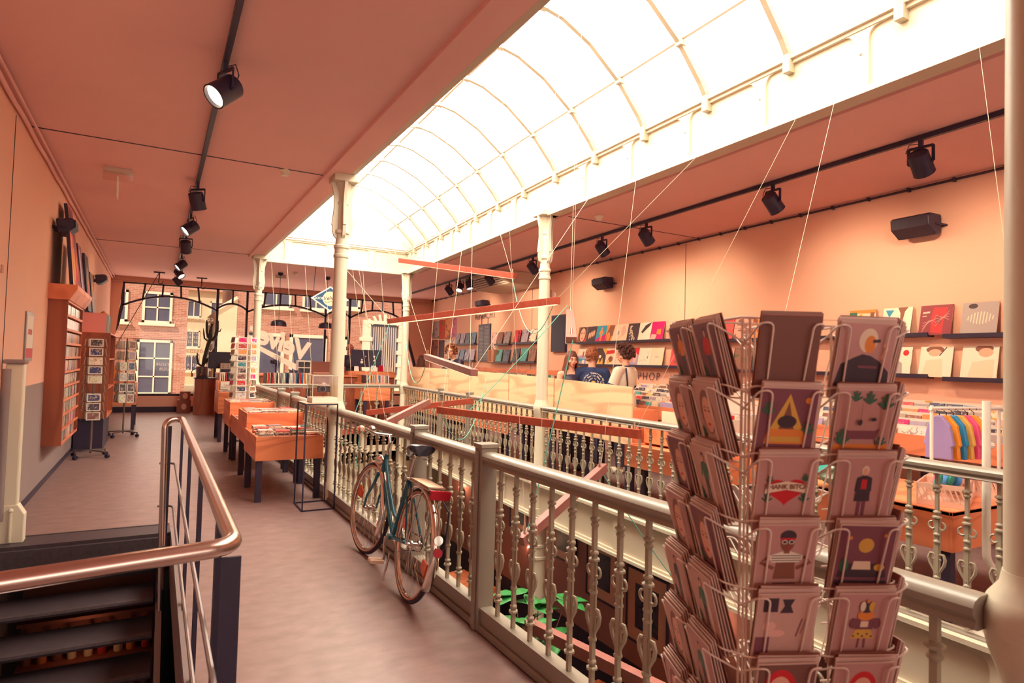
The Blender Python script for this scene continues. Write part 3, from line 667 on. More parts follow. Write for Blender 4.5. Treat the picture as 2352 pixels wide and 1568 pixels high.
# ------------------------------------------------------------------ cellar seen through the void
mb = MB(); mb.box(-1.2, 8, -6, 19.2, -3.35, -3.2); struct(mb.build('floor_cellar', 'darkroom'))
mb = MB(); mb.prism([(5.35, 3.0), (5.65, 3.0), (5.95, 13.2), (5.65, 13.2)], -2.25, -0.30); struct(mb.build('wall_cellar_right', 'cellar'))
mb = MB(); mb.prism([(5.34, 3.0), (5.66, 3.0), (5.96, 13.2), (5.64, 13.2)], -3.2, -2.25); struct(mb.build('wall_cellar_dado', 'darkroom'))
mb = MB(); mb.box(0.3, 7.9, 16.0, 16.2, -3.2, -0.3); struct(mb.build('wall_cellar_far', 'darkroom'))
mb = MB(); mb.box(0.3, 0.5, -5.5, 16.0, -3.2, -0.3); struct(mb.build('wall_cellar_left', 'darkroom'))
CA = -math.atan(0.3 / 10.2)
for i, (y, z, w_, h, lab) in enumerate(((9.4, -1.02, 0.62, 0.62, 'framed photograph on the cellar wall, furthest from the viewer in its row'), (7.95, -1.10, 0.66, 0.66, 'framed photograph on the cellar wall, second of its row from the lamp glow'),
                                        (7.0, -1.30, 0.70, 0.80, 'framed photograph on the cellar wall, left of the largest frame'), (6.05, -1.50, 0.78, 0.92, 'largest framed photograph on the cellar wall, nearest to the card rack'))):
    x = 5.35 + (y - 3) * 0.3 / 10.2 - 0.002
    t = thing('framed_photograph', lab, 'picture frame', (x, y, z), CA, 'framed photographs in the cellar')
    b = MB()
    for a in ((-w_ / 2, w_ / 2, -h / 2, -h / 2 + .02), (-w_ / 2, w_ / 2, h / 2 - .02, h / 2), (-w_ / 2, -w_ / 2 + .02, -h / 2, h / 2), (w_ / 2 - .02, w_ / 2, -h / 2, h / 2)): b.box(-0.03, 0, a[0], a[1], a[2], a[3])
    b.build('frame', 'black', t)
    b = MB(); b.box(-0.012, 0, -w_ / 2 + .02, w_ / 2 - .02, -h / 2 + .02, h / 2 - .02); b.build('mat_board', 'tan', t)
    b = MB(); b.box(-0.016, -0.012, -w_ * .28, w_ * .28, -h * .30, h * .30); o = b.build('photograph', 'cover', t); setcol(o, 'black')
for i, (y, z) in enumerate(((8.9, -1.55), (4.95, -1.35), (11.8, -1.1))):
    x = 5.35 + (y - 3) * 0.3 / 10.2
    t = thing('wall_lamp', ['brass wall lamp glowing between cellar frames', 'wall lamp glowing beside the largest cellar frame', 'distant glowing wall lamp in the cellar'][i], 'lamp', (x - 0.07, y, z))
    b = MB(); b.lathe([(0.05, -0.08), (0.055, 0.06), (0.04, 0.08)], 14); b.build('shade', 'brown', t, smooth=True)
    b = MB(); b.ball((0, 0, 0.085), 0.035, sz=0.5); b.build('bulb', 'lampglow', t, smooth=True)
    lamp('wall_lamp_light', 'POINT', (x - 0.12, y, z + 0.16), energy=9, color=(1, 0.5, 0.28), shadow_soft_size=0.05)
def cafe_table(x, y, rz, label, mt='orange', L=1.3, W=0.75, z=-2.45):
    t = thing('cafe_table', label, 'table', (x, y, -3.2), rz)
    b = MB(); b.box(-L / 2, L / 2, -W / 2, W / 2, z + 3.2 - 0.035, z + 3.2); b.build('tabletop', mt, t, bevel=0.004)
    for sx in (-1, 1):
        for sy in (-1, 1):
            b = MB(); b.box(sx * (L / 2 - .08) - .025, sx * (L / 2 - .08) + .025, sy * (W / 2 - .08) - .025, sy * (W / 2 - .08) + .025, 0, z + 3.2 - 0.035); b.build('leg', 'black', t)
    return t
def cafe_chair(x, y, rz, label):
    t = thing('cafe_chair', label, 'chair', (x, y, -3.2), rz)
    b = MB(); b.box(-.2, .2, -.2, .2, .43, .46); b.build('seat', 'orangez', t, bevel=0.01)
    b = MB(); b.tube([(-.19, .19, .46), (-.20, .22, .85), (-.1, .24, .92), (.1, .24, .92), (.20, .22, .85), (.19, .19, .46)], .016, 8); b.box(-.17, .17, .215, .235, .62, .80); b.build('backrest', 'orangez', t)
    for sx in (-1, 1):
        for sy in (-1, 1): b = MB(); b.bar((sx * .17, sy * .17, .43), (sx * .19, sy * .19, 0), .03); b.build('leg', 'black', t)
cafe_table(4.95, 10.3, 0.1, 'orange cafe table in the cellar seen between the railing posts', L=0.9, W=1.5)
cafe_table(4.55, 6.0, 0.2, 'orange cafe table in the cellar under the leafy plant', L=1.2, W=0.8)
cafe_table(3.0, 9.4, 0.0, 'dark cafe table in the middle of the cellar', 'blackwood')
cafe_table(2.6, 4.2, 0.0, 'dark cafe table near the foot of the void', 'blackwood')
cafe_chair(4.75, 11.35, 0.3, 'orange backed chair behind the far cellar table')
cafe_chair(3.45, 5.0, 2.2, 'wooden chair beside the cellar table under the plant')
cafe_chair(2.6, 3.3, 2.9, 'wooden chair near the red beam at the bottom of the void')
# pale bar counters seen through the first railing bay
for (x, y, w_, d_, z, lab) in ((4.3, 14.2, 3.6, 0.9, -0.75, 'long pale cellar bar back wall seen through the railing behind the bicycle'), (3.6, 12.2, 2.6, 0.9, -1.7, 'low pale cellar counter seen through the railing behind the bicycle')):
    t = thing('bar_counter', lab, 'counter', (x, y, -3.2))
    b = MB(); b.box(-w_ / 2, w_ / 2, -d_ / 2, d_ / 2, z + 3.15, z + 3.2); b.build('worktop', 'cream', t)
    b = MB(); b.box(-w_ / 2 + .03, w_ / 2 - .03, -d_ / 2 + .03, d_ / 2 - .03, 0, z + 3.15); b.build('body', 'cream', t)
# leafy plant
t = thing('leafy_plant', 'big leafed green plant rising from the cellar in front of the column foot', 'plant', (3.56, 5.78, -3.2))
b = MB(); b.lathe([(0.14, 0), (0.19, 0.32), (0.2, 0.34), (0.17, 0.34)], 18); b.build('pot', 'tan', t, smooth=True)
b = MB(); pr = random.Random(3); tips = []
for k in range(9):
    a = k * 0.7 + pr.uniform(-.2, .2); r_ = 0.10 + 0.035 * k; h = 1.88 + pr.uniform(0, .40)
    pts = [(0, 0, .3), (0.05 * math.cos(a), .05 * math.sin(a), 1.1), (r_ * .6 * math.cos(a), r_ * .6 * math.sin(a), h * .8), (r_ * math.cos(a), r_ * math.sin(a), h)]
    b.tube(pts, [.012, .010, .007, .005], 6); tips.append((Vector(pts[3]), a))
    tips.append((Vector(pts[2]), a + 1.5))
b.build('stem', 'pinkwood', t)
b = MB()
def leaf(b, base, yaw, pitch, L, W):
    n = 7; m = Matrix.Translation(base) @ Matrix.Rotation(yaw, 4, 'Z') @ Matrix.Rotation(-pitch, 4, 'Y')
    prev = None
    for i in range(n + 1):
        u = i / n; w_ = W * math.sin(PI * min(1, u ** 0.75)) * (1 + (0.10 if i % 2 else -0.04)); z = -0.25 * L * u * u
        row = [b.bm.verts.new(m @ Vector((L * u, s * w_, z + abs(s) * 0.18 * w_))) for s in (-1, -.5, 0, .5, 1)]
        if prev:
            for j in range(4): b._f([prev[j], prev[j + 1], row[j + 1], row[j]])
        prev = row
for p, a in tips:
    for k in range(4): leaf(b, p, a + (k - 1.5) * 1.1 + pr.uniform(-.3, .3), pr.uniform(-.1, .6), pr.uniform(.20, .30), pr.uniform(.065, .09))
o = b.build('leaves', 'leaf', t, smooth=True); md = o.modifiers.new('thick', 'SOLIDIFY'); md.thickness = 0.0015

# ------------------------------------------------------------------ track lights
def track(label, p0, p1):
    t = thing('lighting_track', label, 'lighting track', p0, 0)
    d = Vector(p1) - Vector(p0); b = MB(); b.bar((0, 0, 0), d, 0.036, 0.04); b.build('rail', 'black', t)
track('black lighting track running along the left ceiling', (0.32, 1.2, 3.475), (0.36, 17.3, 3.475))
RTX = lambda y: 5.29 + 0.0625 * y
track('black lighting track running along the ceiling by the record wall', (RTX(-1), -1, 3.475), (RTX(17.8), 17.8, 3.475))
def spot(label, x, y, direction, lit, group):
    t = thing('track_spotlight', label, 'spotlight', (x, y, 3.455), 0, group)
    d = Vector(direction).normalized(); c = Vector((0, 0, -0.19))
    q = d.to_track_quat('Z', 'Y').to_matrix().to_4x4(); q.translation = c
    b = MB(); b.lathe([(0.02, -0.10), (0.070, -0.095), (0.078, -0.085), (0.082, 0.09), (0.084, 0.10), (0.074, 0.10), (0.070, 0.075)], 26, mtx=q, caps=False); b.lathe([(0.001, -0.10), (0.02, -0.10)], 26, mtx=q, caps=False); b.build('housing', 'black', t, smooth=35)
    b = MB(); b.lathe([(0.001, 0.076), (0.070, 0.076)], 26, mtx=q, caps=False); b.build('lens', 'lampglow' if lit else 'screen', t)
    s = (d.cross(Vector((0, 0, 1)))); s = s.normalized() if s.length > .01 else Vector((1, 0, 0))
    b = MB(); e1, e2 = c + s * 0.092, c - s * 0.092; u1, u2 = e1 + Vector((0, 0, .13)), e2 + Vector((0, 0, .13))
    for a, bb in ((e1, u1), (u1, u2), (u2, e2)): b.bar(a, bb, 0.012, 0.022)
    b.cyl(e1, e1 - s * 0.02, 0.014, 10); b.cyl(e2, e2 + s * 0.02, 0.014, 10); b.bar((0, 0, 0.02), (0, 0, -0.06), 0.03); b.build('yoke', 'black', t)
    b = MB(); b.tube([(0, 0, -.03), Vector((0, 0, -.045)) - s * .08 - d * .03, c - s * .10 + Vector((0, 0, .06)) - d * .05, c - d * .098], 0.004, 6); b.build('cable', 'black', t, smooth=True)
    if lit:
        l = lamp('spotlight_beam', 'SPOT', t.location + c + d * 0.11, energy=lit, color=(1, 0.72, 0.45), spot_size=R(115), spot_blend=1.0, shadow_soft_size=0.05)
        l.rotation_euler = d.to_track_quat('-Z', 'Y').to_euler()
LS = [(4.56, (-.75, -.35, -.75), 28, 'nearest lit black spotlight on the left ceiling track'), (8.0, (.25, .3, -.9), 0, 'black spotlight, second from the viewer on the left track'), (9.76, (-.75, -.25, -.65), 28, 'glowing black spotlight on the left track, third from the viewer'),
      (11.48, (.1, .5, -.8), 0, 'black spotlight hanging in the middle of the left track'), (13.89, (-.7, -.2, -.6), 28, 'lit black spotlight on the left track, above its lit neighbour'), (15.35, (.5, -.45, -.7), 28, 'lit black spotlight on the left track, aimed away from the wall'), (16.9, (.6, .2, -.7), 0, 'black spotlight at the window end of the left track')]
for y, d, l, lab in LS: spot(lab, 0.325 + 0.004 * (y - 4), y, d, l, 'black spotlights on the left ceiling track')
RS = [(2.87, (.80, .10, -.75), 85, 'large black spotlight on the right track nearest the photo edge'), (4.39, (.80, -.05, -.75), 85, 'black spotlight on the right track before the first wall speaker'), (6.5, (.80, .1, -.75), 85, 'black spotlight on the right track, third from the viewer'), (7.55, (.80, .1, -.8), 85, 'black spotlight on the right track just right of the iron column'),
      (9.78, (.80, .15, -.7), 85, 'black spotlight on the right track just left of the iron column'), (11.73, (.75, .3, -.6), 85, 'black spotlight on the right track before the ceiling cooler'), (12.86, (.1, -.35, -.9), 50, 'glowing spotlight on the right track, rightmost of the two glowing'), (13.44, (-.35, -.4, -.8), 50, 'glowing spotlight on the right track, leftmost of the two glowing'), (14.16, (.75, .3, -.7), 85, 'dark spotlight furthest along the right track')]
for y, d, l, lab in RS: spot(lab, RTX(y), y, d, l, 'black spotlights on the right ceiling track')

# wall speakers
def speaker(label, loc, rz, tilt=0.0, s=1.0, group=None):
    t = thing('wall_speaker', label, 'speaker', loc, rz, group)
    b = MB(); q = Matrix.Rotation(tilt, 4, 'Y')
    P = [(-.05, -.09), (-.13, -.10), (-.26, -.02), (-.27, .08), (-.24, .11), (-.05, .11)]
    q2 = q @ Matrix(((1, 0, 0, 0), (0, 0, 1, 0), (0, 1, 0, 0), (0, 0, 0, 1)))
    b.prism([(x * s, z * s) for x, z in P], -.20 * s, .20 * s, q2); b.build('cabinet', 'black', t, bevel=0.02)
    b = MB(); b.prism([(x * s, z * s) for x, z in [(-.14, -.105), (-.272, -.02), (-.28, .08), (-.268, .08), (-.26, -.015), (-.135, -.095)]], -.185 * s, .185 * s, q2); b.build('grille', 'tyre', t)
    b = MB(); b.tube([(-.16 * s, -.205 * s, 0), (-.10 * s, -.225 * s, 0), (0, -.225 * s, 0), (0, .225 * s, 0), (-.10 * s, .225 * s, 0), (-.16 * s, .205 * s, 0)], .010, 6); b.cyl((-.04, 0, 0), (0, 0, 0), .03); b.build('bracket', 'black', t)
for y, z, lab in ((3.6, 3.03, 'black wall speaker high on the salmon wall nearest the photo edge'), (9.22, 3.02, 'black wall speaker high on the salmon wall right of the iron column'), (14.7, 3.04, 'black wall speaker above the chalkboard')):
    speaker(lab, (rwx(y), y, z), WA, 0.0, 1.0, 'black speakers on the right wall')
speaker('black wall speaker above the paintings on the disc cabinet', (LX, 8.75, 2.90), PI, 0.15, 0.8, 'black speakers on the left wall')
speaker('black wall speaker further along the left wall near the window', (LX, 14.0, 2.85), PI, 0.15, 0.8, 'black speakers on the left wall')

# ceiling and wall fittings
t = thing('emergency_sign', 'white emergency light with a hanging sign plate on the left ceiling', 'exit sign', (-0.43, 8.0, 3.5))
b = MB(); b.box(-.13, .13, -.05, .05, -.05, 0); b.build('base', 'beige', t, bevel=.005)
b = MB(); b.prism([(-.05, -.05), (.05, -.05), (.035, -.13), (-.035, -.13)], -.14, .14, Matrix(((0, 0, 1, 0), (1, 0, 0, 0), (0, 1, 0, 0), (0, 0, 0, 1)))); b.build('diffuser', 'acryl', t)
b = MB(); b.box(-.004, .004, -.10, .10, -.32, -.10); b.build('sign_plate', 'paper', t)
for x, y, lab in ((1.12, 7.0, 'small round smoke detector on the joint of the left ceiling'), (5.05, 6.7, 'small round smoke detector on the ceiling right of the column'), (2.75, 15.2, 'small round smoke detector above the diamond sign')):
    t = thing('smoke_detector', lab, 'smoke detector', (x, y, 3.5)); b = MB(); b.lathe([(.06, 0), (.06, -.015), (.045, -.03), (.045, -.035), (.035, -.06), (.001, -.065)], 20); b.build('housing', 'cream', t, smooth=35)
t = thing('emergency_sign', 'white emergency light on the ceiling beyond the diamond sign', 'exit sign', (2.55, 16.0, 3.5)); b = MB(); b.box(-.12, .12, -.05, .05, -.08, 0); b.build('base', 'beige', t, bevel=.005)
t = thing('ceiling_cooler', 'beige ceiling mounted air conditioner near the far wall corner', 'air conditioner', (6.75, 12.6, 3.5), WA)
b = MB(); b.prism([(-.55, 0), (-.55, -.10), (-.2, -.26), (.45, -.30), (.62, -.22), (.62, 0)], -.95, .95, Matrix(((1, 0, 0, 0), (0, 0, 1, 0), (0, 1, 0, 0), (0, 0, 0, 1)))); b.build('casing', 'beige', t, bevel=.02)
b = MB(); 
for k in range(5): b.bar((-.52 + .07 * k, -.8, -.115 - .03 * k), (-.52 + .07 * k, .8, -.115 - .03 * k), .02, .02)
b.build('grille', 'black', t)
for x, y, lab in ((0.0, 17.4, 'dark ceiling bracket with hook near the left window'), (0.95, 17.9, 'dark ceiling bracket with hook beside the last spotlight')):
    t = thing('ceiling_hook', lab, 'hook', (x, y, 3.5)); b = MB(); b.box(-.12, .12, -.02, .02, -.03, 0); b.bar((0, 0, 0), (0, 0, -.16), .03); b.tube([(0, 0, -.16)] + arc((.035, 0, -.24), .045, PI * .9, PI * 2.1, 8, 'XZ'), .010, 6); b.build('hook', 'black', t)
for x, y, lab in ((2.47, 15.5, 'black dome pendant lamp hanging left of the tall column'), (3.56, 15.5, 'black dome pendant lamp half hidden by the tall column')):
    t = thing('pendant_lamp', lab, 'lamp', (x, y, 3.5), 0, 'black dome pendants over the counter')
    b = MB(); b.lathe([(.06, 0), (.06, -.05), (.03, -.08)], 16); b.build('ceiling_rose', 'black', t, smooth=35)
    b = MB(); b.cyl((0, 0, -.08), (0, 0, -1.12), .005, 6); b.build('cord', 'black', t)
    b = MB(); b.lathe([(.02, -1.10), (.10, -1.115), (.16, -1.15), (.18, -1.21), (.18, -1.25), (.172, -1.25), (.15, -1.16)], 28, caps=False); b.build('shade', 'black', t, smooth=True)
    b = MB(); b.lathe([(.176, -1.252), (.184, -1.252), (.184, -1.266), (.176, -1.266)], 28); b.build('rim', 'orangeref', t, smooth=True)
# diamond sign
t = thing('hanging_sign', 'blue diamond shaped sign with cream disc hanging left of the column', 'sign', (3.185, 13.6, 2.79), R(-6)); t.scale = (1.133, 1.133, 1.133)
b = MB(); q = Matrix(((1, 0, 0, 0), (0, 0, -1, 0), (0, 1, 0, 0), (0, 0, 0, 1)))
b.prism([(-.345, 0), (0, -.235), (.345, 0), (0, .235)], -.03, .03, q); b.build('border', 'white', t)
b = MB(); b.prism([(-.31, 0), (0, -.208), (.31, 0), (0, .208)], .03, .034, q); b.build('face', 'signblue', t)
b = MB(); b.prism([(.135 * math.cos(i * PI / 16), .135 * math.sin(i * PI / 16)) for i in range(32)], .034, .037, q); b.build('disc', 'signcream', t)
F = Matrix.Rotation(R(90), 4, 'X')
text('lettering', 'GOOD', 'white', 0.062, Matrix.Translation((-.205, -.037, .0)) @ F, .001, 0, t, bold=.001)
text('lettering', 'Velvet', 'black', 0.105, Matrix.Translation((0, -.040, .012)) @ F @ Matrix.Rotation(R(8), 4, 'Z'), .001, .3, t, bold=.001)
text('lettering', 'WAX', 'white', 0.062, Matrix.Translation((.205, -.037, .0)) @ F, .001, 0, t, bold=.001)
b = MB(); b.prism([(-.09, -.052), (-.075, -.066), (.10, -.035), (.10, -.042), (-.07, -.075), (-.10, -.062)], .037, .0385, q); b.build('underline', 'black', t)
b = MB(); b.tube([(-.30, 0, .02), (-.29, 0, .4), (-.27, 0, .627)], .006, 6); b.tube([(.30, 0, .02), (.29, 0, .4), (.27, 0, .627)], .006, 6); b.build('chain', 'black', t)

# ------------------------------------------------------------------ orange tables of discs
def case_mesh(w_, d_, h):
    b = MB(); b.box(-w_ / 2, w_ / 2, -d_ / 2, d_ / 2, 0, h); me = b.mesh('disc_case', ['case']); return me
CD = case_mesh(.142, .125, .0105)
def table(label, x0, x1, y0, y1, z0, z1, zleg=0.0, group='orange pine display tables'):
    t = thing('display_table', label, 'table', (x0, y0, 0), 0, group); X, Y = x1 - x0, y1 - y0
    b = MB(); b.box(0, X, 0, .018, z0, z1); b.build('front_panel', 'orange', t, bevel=.002)
    b = MB(); b.box(0, X, Y - .018, Y, z0, z1); b.build('back_panel', 'orange', t, bevel=.002)
    for x in (0, X - .018): b = MB(); b.box(x, x + .018, .018, Y - .018, z0, z1); b.build('side_panel', 'orangey', t, bevel=.002)
    b = MB(); b.box(.018, X - .018, .018, Y - .018, z1 - .04, z1 - .02); b.build('top', 'orange', t)
    for lx in (.015, X - .075):
        for ly in (.02, Y - .08): b = MB(); b.box(lx, lx + .06, ly, ly + .06, zleg, z0 + .001 if z0 < .6 else z0); b.build('leg', 'blackwood', t, bevel=.002)
    return t
table('orange pine display table nearest the wire stand, low front tier', .94, 1.625, 7.0, 7.97, .43, .68)
table('orange pine display table, raised tier behind the nearest table', .96, 1.60, 7.985, 8.82, .47, .845)
table('orange pine display table, low tier mostly hidden behind the first pair', 1.0, 1.62, 9.0, 10.08, .42, .665)
table('orange pine display table, raised tier under the acrylic card spinner', .98, 1.60, 10.1, 11.02, .47, .835)
table('orange pine display table, furthest along, with a box of records', .99, 1.60, 12.2, 13.0, .50, .875)
NCD = 0
def piles(where, x0, x1, y0, y1, z, nx, ny, kmin, kmax, rng, group):
    for i in range(nx):
        for j in range(ny):
            cx = x0 + (x1 - x0) * (i + .5) / nx; cyy = y0 + (y1 - y0) * (j + .5) / ny; k = rng.randint(kmin, kmax)
            for q in range(k):
                o = bpy.data.objects.new('disc_case', CD); COL.objects.link(o)
                o.location = (cx + rng.uniform(-.008, .008), cyy + rng.uniform(-.008, .008), z + q * .0112); o.rotation_euler = (0, 0, rng.uniform(-.09, .09))
                cn = rng.choice(['white', 'white', 'cream', 'grey', 'black', 'pink', 'red', 'teal', 'grey', 'white']); setcol(o, cn, .1)
                pos = 'topmost of its' if q == k - 1 else 'inside a'
                tag(o, f"{cn} disc case {pos} pile, {['front', 'second', 'third', 'back'][min(j, 3)]} row, {where}", 'disc case', group)
pr = random.Random(11)
piles('the nearest orange table', .975, 1.62, 7.05, 7.75, .661, 4, 3, 4, 8, pr, 'disc cases on the nearest low table')
piles('the raised tier of the nearest pair', .99, 1.58, 8.02, 8.78, .826, 4, 4, 2, 4, pr, 'disc cases on the nearest raised tier')
piles('the second low table', 1.02, 1.32, 9.05, 9.9, .646, 2, 4, 2, 4, pr, 'disc cases on the second low table')
piles('the raised tier under the acrylic spinner', 1.0, 1.58, 10.13, 10.95, .816, 4, 4, 2, 3, pr, 'disc cases under the acrylic spinner')
piles('the furthest orange table', 1.01, 1.58, 12.22, 12.5, .856, 4, 1, 4, 6, pr, 'disc cases on the furthest table')

# record sleeves ------------------------------------------------------
LPM = {}
def sleeve_mesh(w_=.315, h=.315, t_=.006, m='coverb'):
    b = MB(); b.box(-w_ / 2, w_ / 2, -t_ / 2, t_ / 2, 0, h); return b.mesh('record_sleeve', [m])
LPF = sleeve_mesh(); LPS = sleeve_mesh(t_=.012, m='tint')
def box_of_records(label, x0, x1, y0, y1, z0, z1, z_lp, rng, along='x', n=20, group='records', where='bin', legs=None, mt='orange', tilt=.12):
    """open topped wooden bin with sleeves standing in it; sleeves face +-Y when along='y', else +-X"""
    t = thing('record_bin', label, 'record bin', (x0, y0, 0), 0, 'record bins'); X, Y = x1 - x0, y1 - y0
    for nm, bx in (('front_panel', (0, X, 0, .018)), ('back_panel', (0, X, Y - .018, Y)), ('side_panel', (0, .018, .018, Y - .018)), ('side_panel', (X - .018, X, .018, Y - .018))):
        b = MB(); b.box(*bx, z0, z1); b.build(nm, mt, t, bevel=.002)
    b = MB(); b.box(.018, X - .018, .018, Y - .018, z0, z0 + .015); b.build('bottom', mt, t)
    if legs is not None:
        for lx in (.02, X - .08):
            for ly in (.02, Y - .08): b = MB(); b.box(lx, lx + .06, ly, ly + .06, legs, z0); b.build('leg', 'blackwood', t)
    L = (Y if along == 'y' else X) - .05
    rows = max(1, int(((X if along == 'y' else Y) - .03) // .325))
    for r_ in range(rows):
        for k in range(n):
            s = .03 + L * (k + .3) / n; o = bpy.data.objects.new('record_sleeve', LPS); COL.objects.link(o)
            c = .02 + .16 + r_ * .325
            if along == 'y': o.location = (x0 + c, y0 + s, z_lp); o.rotation_euler = (-tilt + rng.uniform(-.03, .03), 0, 0)
            else: o.location = (x0 + s, y0 + c, z_lp); o.rotation_euler = (0, tilt + rng.uniform(-.04, .04), PI / 2); o.rotation_euler = (0, 0, PI / 2)
            cn = rng.choice(['white', 'cream', 'black', 'red', 'orange', 'white', 'pink', 'blue', 'brown', 'grey', 'cream']); setcol(o, cn, .15)
            tag(o, f"{cn} record sleeve standing in {where}", 'record sleeve', group)
    return t
pr = random.Random(5)
box_of_records('orange record bin on the furthest table beside the cactus cabinet', 1.0, 1.55, 12.5, 13.0, .88, 1.06, .90, pr, 'x', 16, 'records in the bin by the cactus', 'the bin beside the cactus cabinet')
box_of_records('orange record bin standing at the corner of the distant railing', 1.95, 2.95, 13.75, 14.15, .92, .98, .88, pr, 'x', 34, 'records in the bin before the counter', 'the long bin left of the tall column', legs=0.0)
box_of_records('orange record bin on black legs right of the tall column', 4.02, 4.62, 13.70, 14.45, .62, 1.0, .86, pr, 'x', 26, 'records in the bin right of the tall column', 'the bin on black legs right of the tall column', legs=0.0)

t = thing('back_bar_shelf', 'dark cellar bar shelf glimpsed between the stair treads', 'shelf', (-.95, 6.9, -3.2))
for z in (1.0, 1.45, 1.9, 2.3): b = MB(); b.box(0, 1.05, 0, .25, z, z + .03); b.build('shelf', 'brown', t)
b = MB(); b.box(0, 1.05, .25, .27, .8, 2.6); b.build('back_panel', 'brown', t)
BOT_M = MB(); BOT_M.lathe([(.035, 0), (.037, .02), (.037, .17), (.014, .22), (.013, .28), (.015, .285)], 12); BOTM = BOT_M.mesh('bottle', ['bottle' if 'bottle' in M else 'tint'], smooth=40)
pb = random.Random(8)
for z, nm in ((1.03, 'lowest'), (1.48, 'second'), (1.93, 'third')):
    for k in range(9):
        o = bpy.data.objects.new('bottle', BOTM); COL.objects.link(o); o.location = (-.89 + k * .115 + pb.uniform(-.01, .01), 7.02, -3.2 + z); cn = pb.choice(['orange', 'brown', 'red', 'cream']); setcol(o, cn); tag(o, f"{cn} bottle on the {nm} shelf of the cellar bar under the stairs", 'bottle', 'bottles on the cellar bar shelf')
lamp('under_stair_fill', 'POINT', (-.45, 6.75, -1.0), energy=0.7, color=(1, 0.45, 0.22), shadow_soft_size=0.04)  # unseen fill added to brighten the dark gap below the treads
# ------------------------------------------------------------------ record wall (local: y along the wall, -x into the room)
ART = {}
for k, c in dict(skin=(0.80, 0.42, 0.30), dark=(0.06, 0.035, 0.05), cream=(0.82, 0.66, 0.50), white=(0.85, 0.78, 0.66), orange=(0.80, 0.26, 0.05), blue=(0.03, 0.30, 0.50), magenta=(0.55, 0.01, 0.16), pink=(0.80, 0.46, 0.40),
                 red=(0.62, 0.02, 0.03), brown=(0.25, 0.09, 0.06), green=(0.05, 0.16, 0.10), yellow=(0.72, 0.42, 0.08), grey=(0.40, 0.34, 0.34), lilac=(0.40, 0.36, 0.55), maroon=(0.25, 0.03, 0.05), plum=(0.22, 0.07, 0.10)).items():
    ART[k] = mat('ink_' + k, c, 0.5)
AK = list(ART)
def ell(cx, cy, rx, ry, n=20, a0=0.0, a1=2 * PI): return [(cx + rx * math.cos(a0 + (a1 - a0) * i / n), cy + ry * math.sin(a0 + (a1 - a0) * i / n)) for i in range(n if a1 - a0 > 6.2 else n + 1)]
def picture(parent, shapes, w_, h, mtx, name='printed_picture'):
    """flat printed shapes in card units 0..1, each layer 0.15 mm above the last"""
    b = MB(); names = []
    for i, (c, pts) in enumerate(shapes):
        if c not in names: names.append(c)
        b.mi = names.index(c)
        z = 0.0004 + 0.00012 * i
        pts = [(min(1, max(0, x)), min(1, max(0, y))) for x, y in pts]
        b._f([b.bm.verts.new(mtx @ Vector(((x - .5) * w_, y * h, z))) for x, y in pts])
    me = bpy.data.meshes.new(name); b.bm.to_mesh(me); b.bm.free()
    for n in names: me.materials.append(ART[n])
    o = bpy.data.objects.new(name, me); COL.objects.link(o); o.parent = parent
    return o
def line_shape(pts, w_):
    out = []; 
    L = [Vector((*p, 0)) for p in pts]; l, r = [], []
    for i, p in enumerate(L):
        t = (L[min(i + 1, len(L) - 1)] - L[max(i - 1, 0)]).normalized(); n = Vector((-t.y, t.x, 0)) * w_ / 2
        l.append((p + n)[:2]); r.append((p - n)[:2])
    return l + r[::-1]
BG = lambda c: (c, [(0, 0), (1, 0), (1, 1), (0, 1)])
face = lambda cx, cy, s, hair='dark', sk='skin': [(hair, ell(cx, cy + .05 * s, .33 * s, .42 * s)), (sk, ell(cx, cy, .24 * s, .34 * s)), (hair, ell(cx - .10 * s, cy + .07 * s, .055 * s, .022 * s)), (hair, ell(cx + .10 * s, cy + .07 * s, .055 * s, .022 * s)), ('red', ell(cx, cy - .18 * s, .075 * s, .028 * s)), (hair, line_shape([(cx - .15 * s, cy + .13 * s), (cx - .05 * s, cy + .14 * s)], .02 * s)), (hair, line_shape([(cx + .15 * s, cy + .13 * s), (cx + .05 * s, cy + .14 * s)], .02 * s))]
def figure(cx, y0, h, top='dark', leg='brown', sk='skin', hair='dark', spread=.18):
    return [(leg, [(cx - .10 * h, y0), (cx - .02 * h, y0), (cx, y0 + .42 * h), (cx + .02 * h, y0), (cx + .10 * h, y0), (cx + .11 * h, y0 + .5 * h), (cx - .11 * h, y0 + .5 * h)]),
            (top, [(cx - .12 * h, y0 + .45 * h), (cx + .12 * h, y0 + .45 * h), (cx + .17 * h, y0 + .78 * h), (cx, y0 + .84 * h), (cx - .17 * h, y0 + .78 * h)]),
            (top, line_shape([(cx - .14 * h, y0 + .76 * h), (cx - spread * h * 1.3, y0 + .5 * h)], .07 * h)), (top, line_shape([(cx + .14 * h, y0 + .76 * h), (cx + spread * h * 1.3, y0 + .5 * h)], .07 * h)),
            (hair, ell(cx, y0 + .925 * h, .085 * h, .10 * h)), (sk, ell(cx, y0 + .90 * h, .055 * h, .075 * h))]
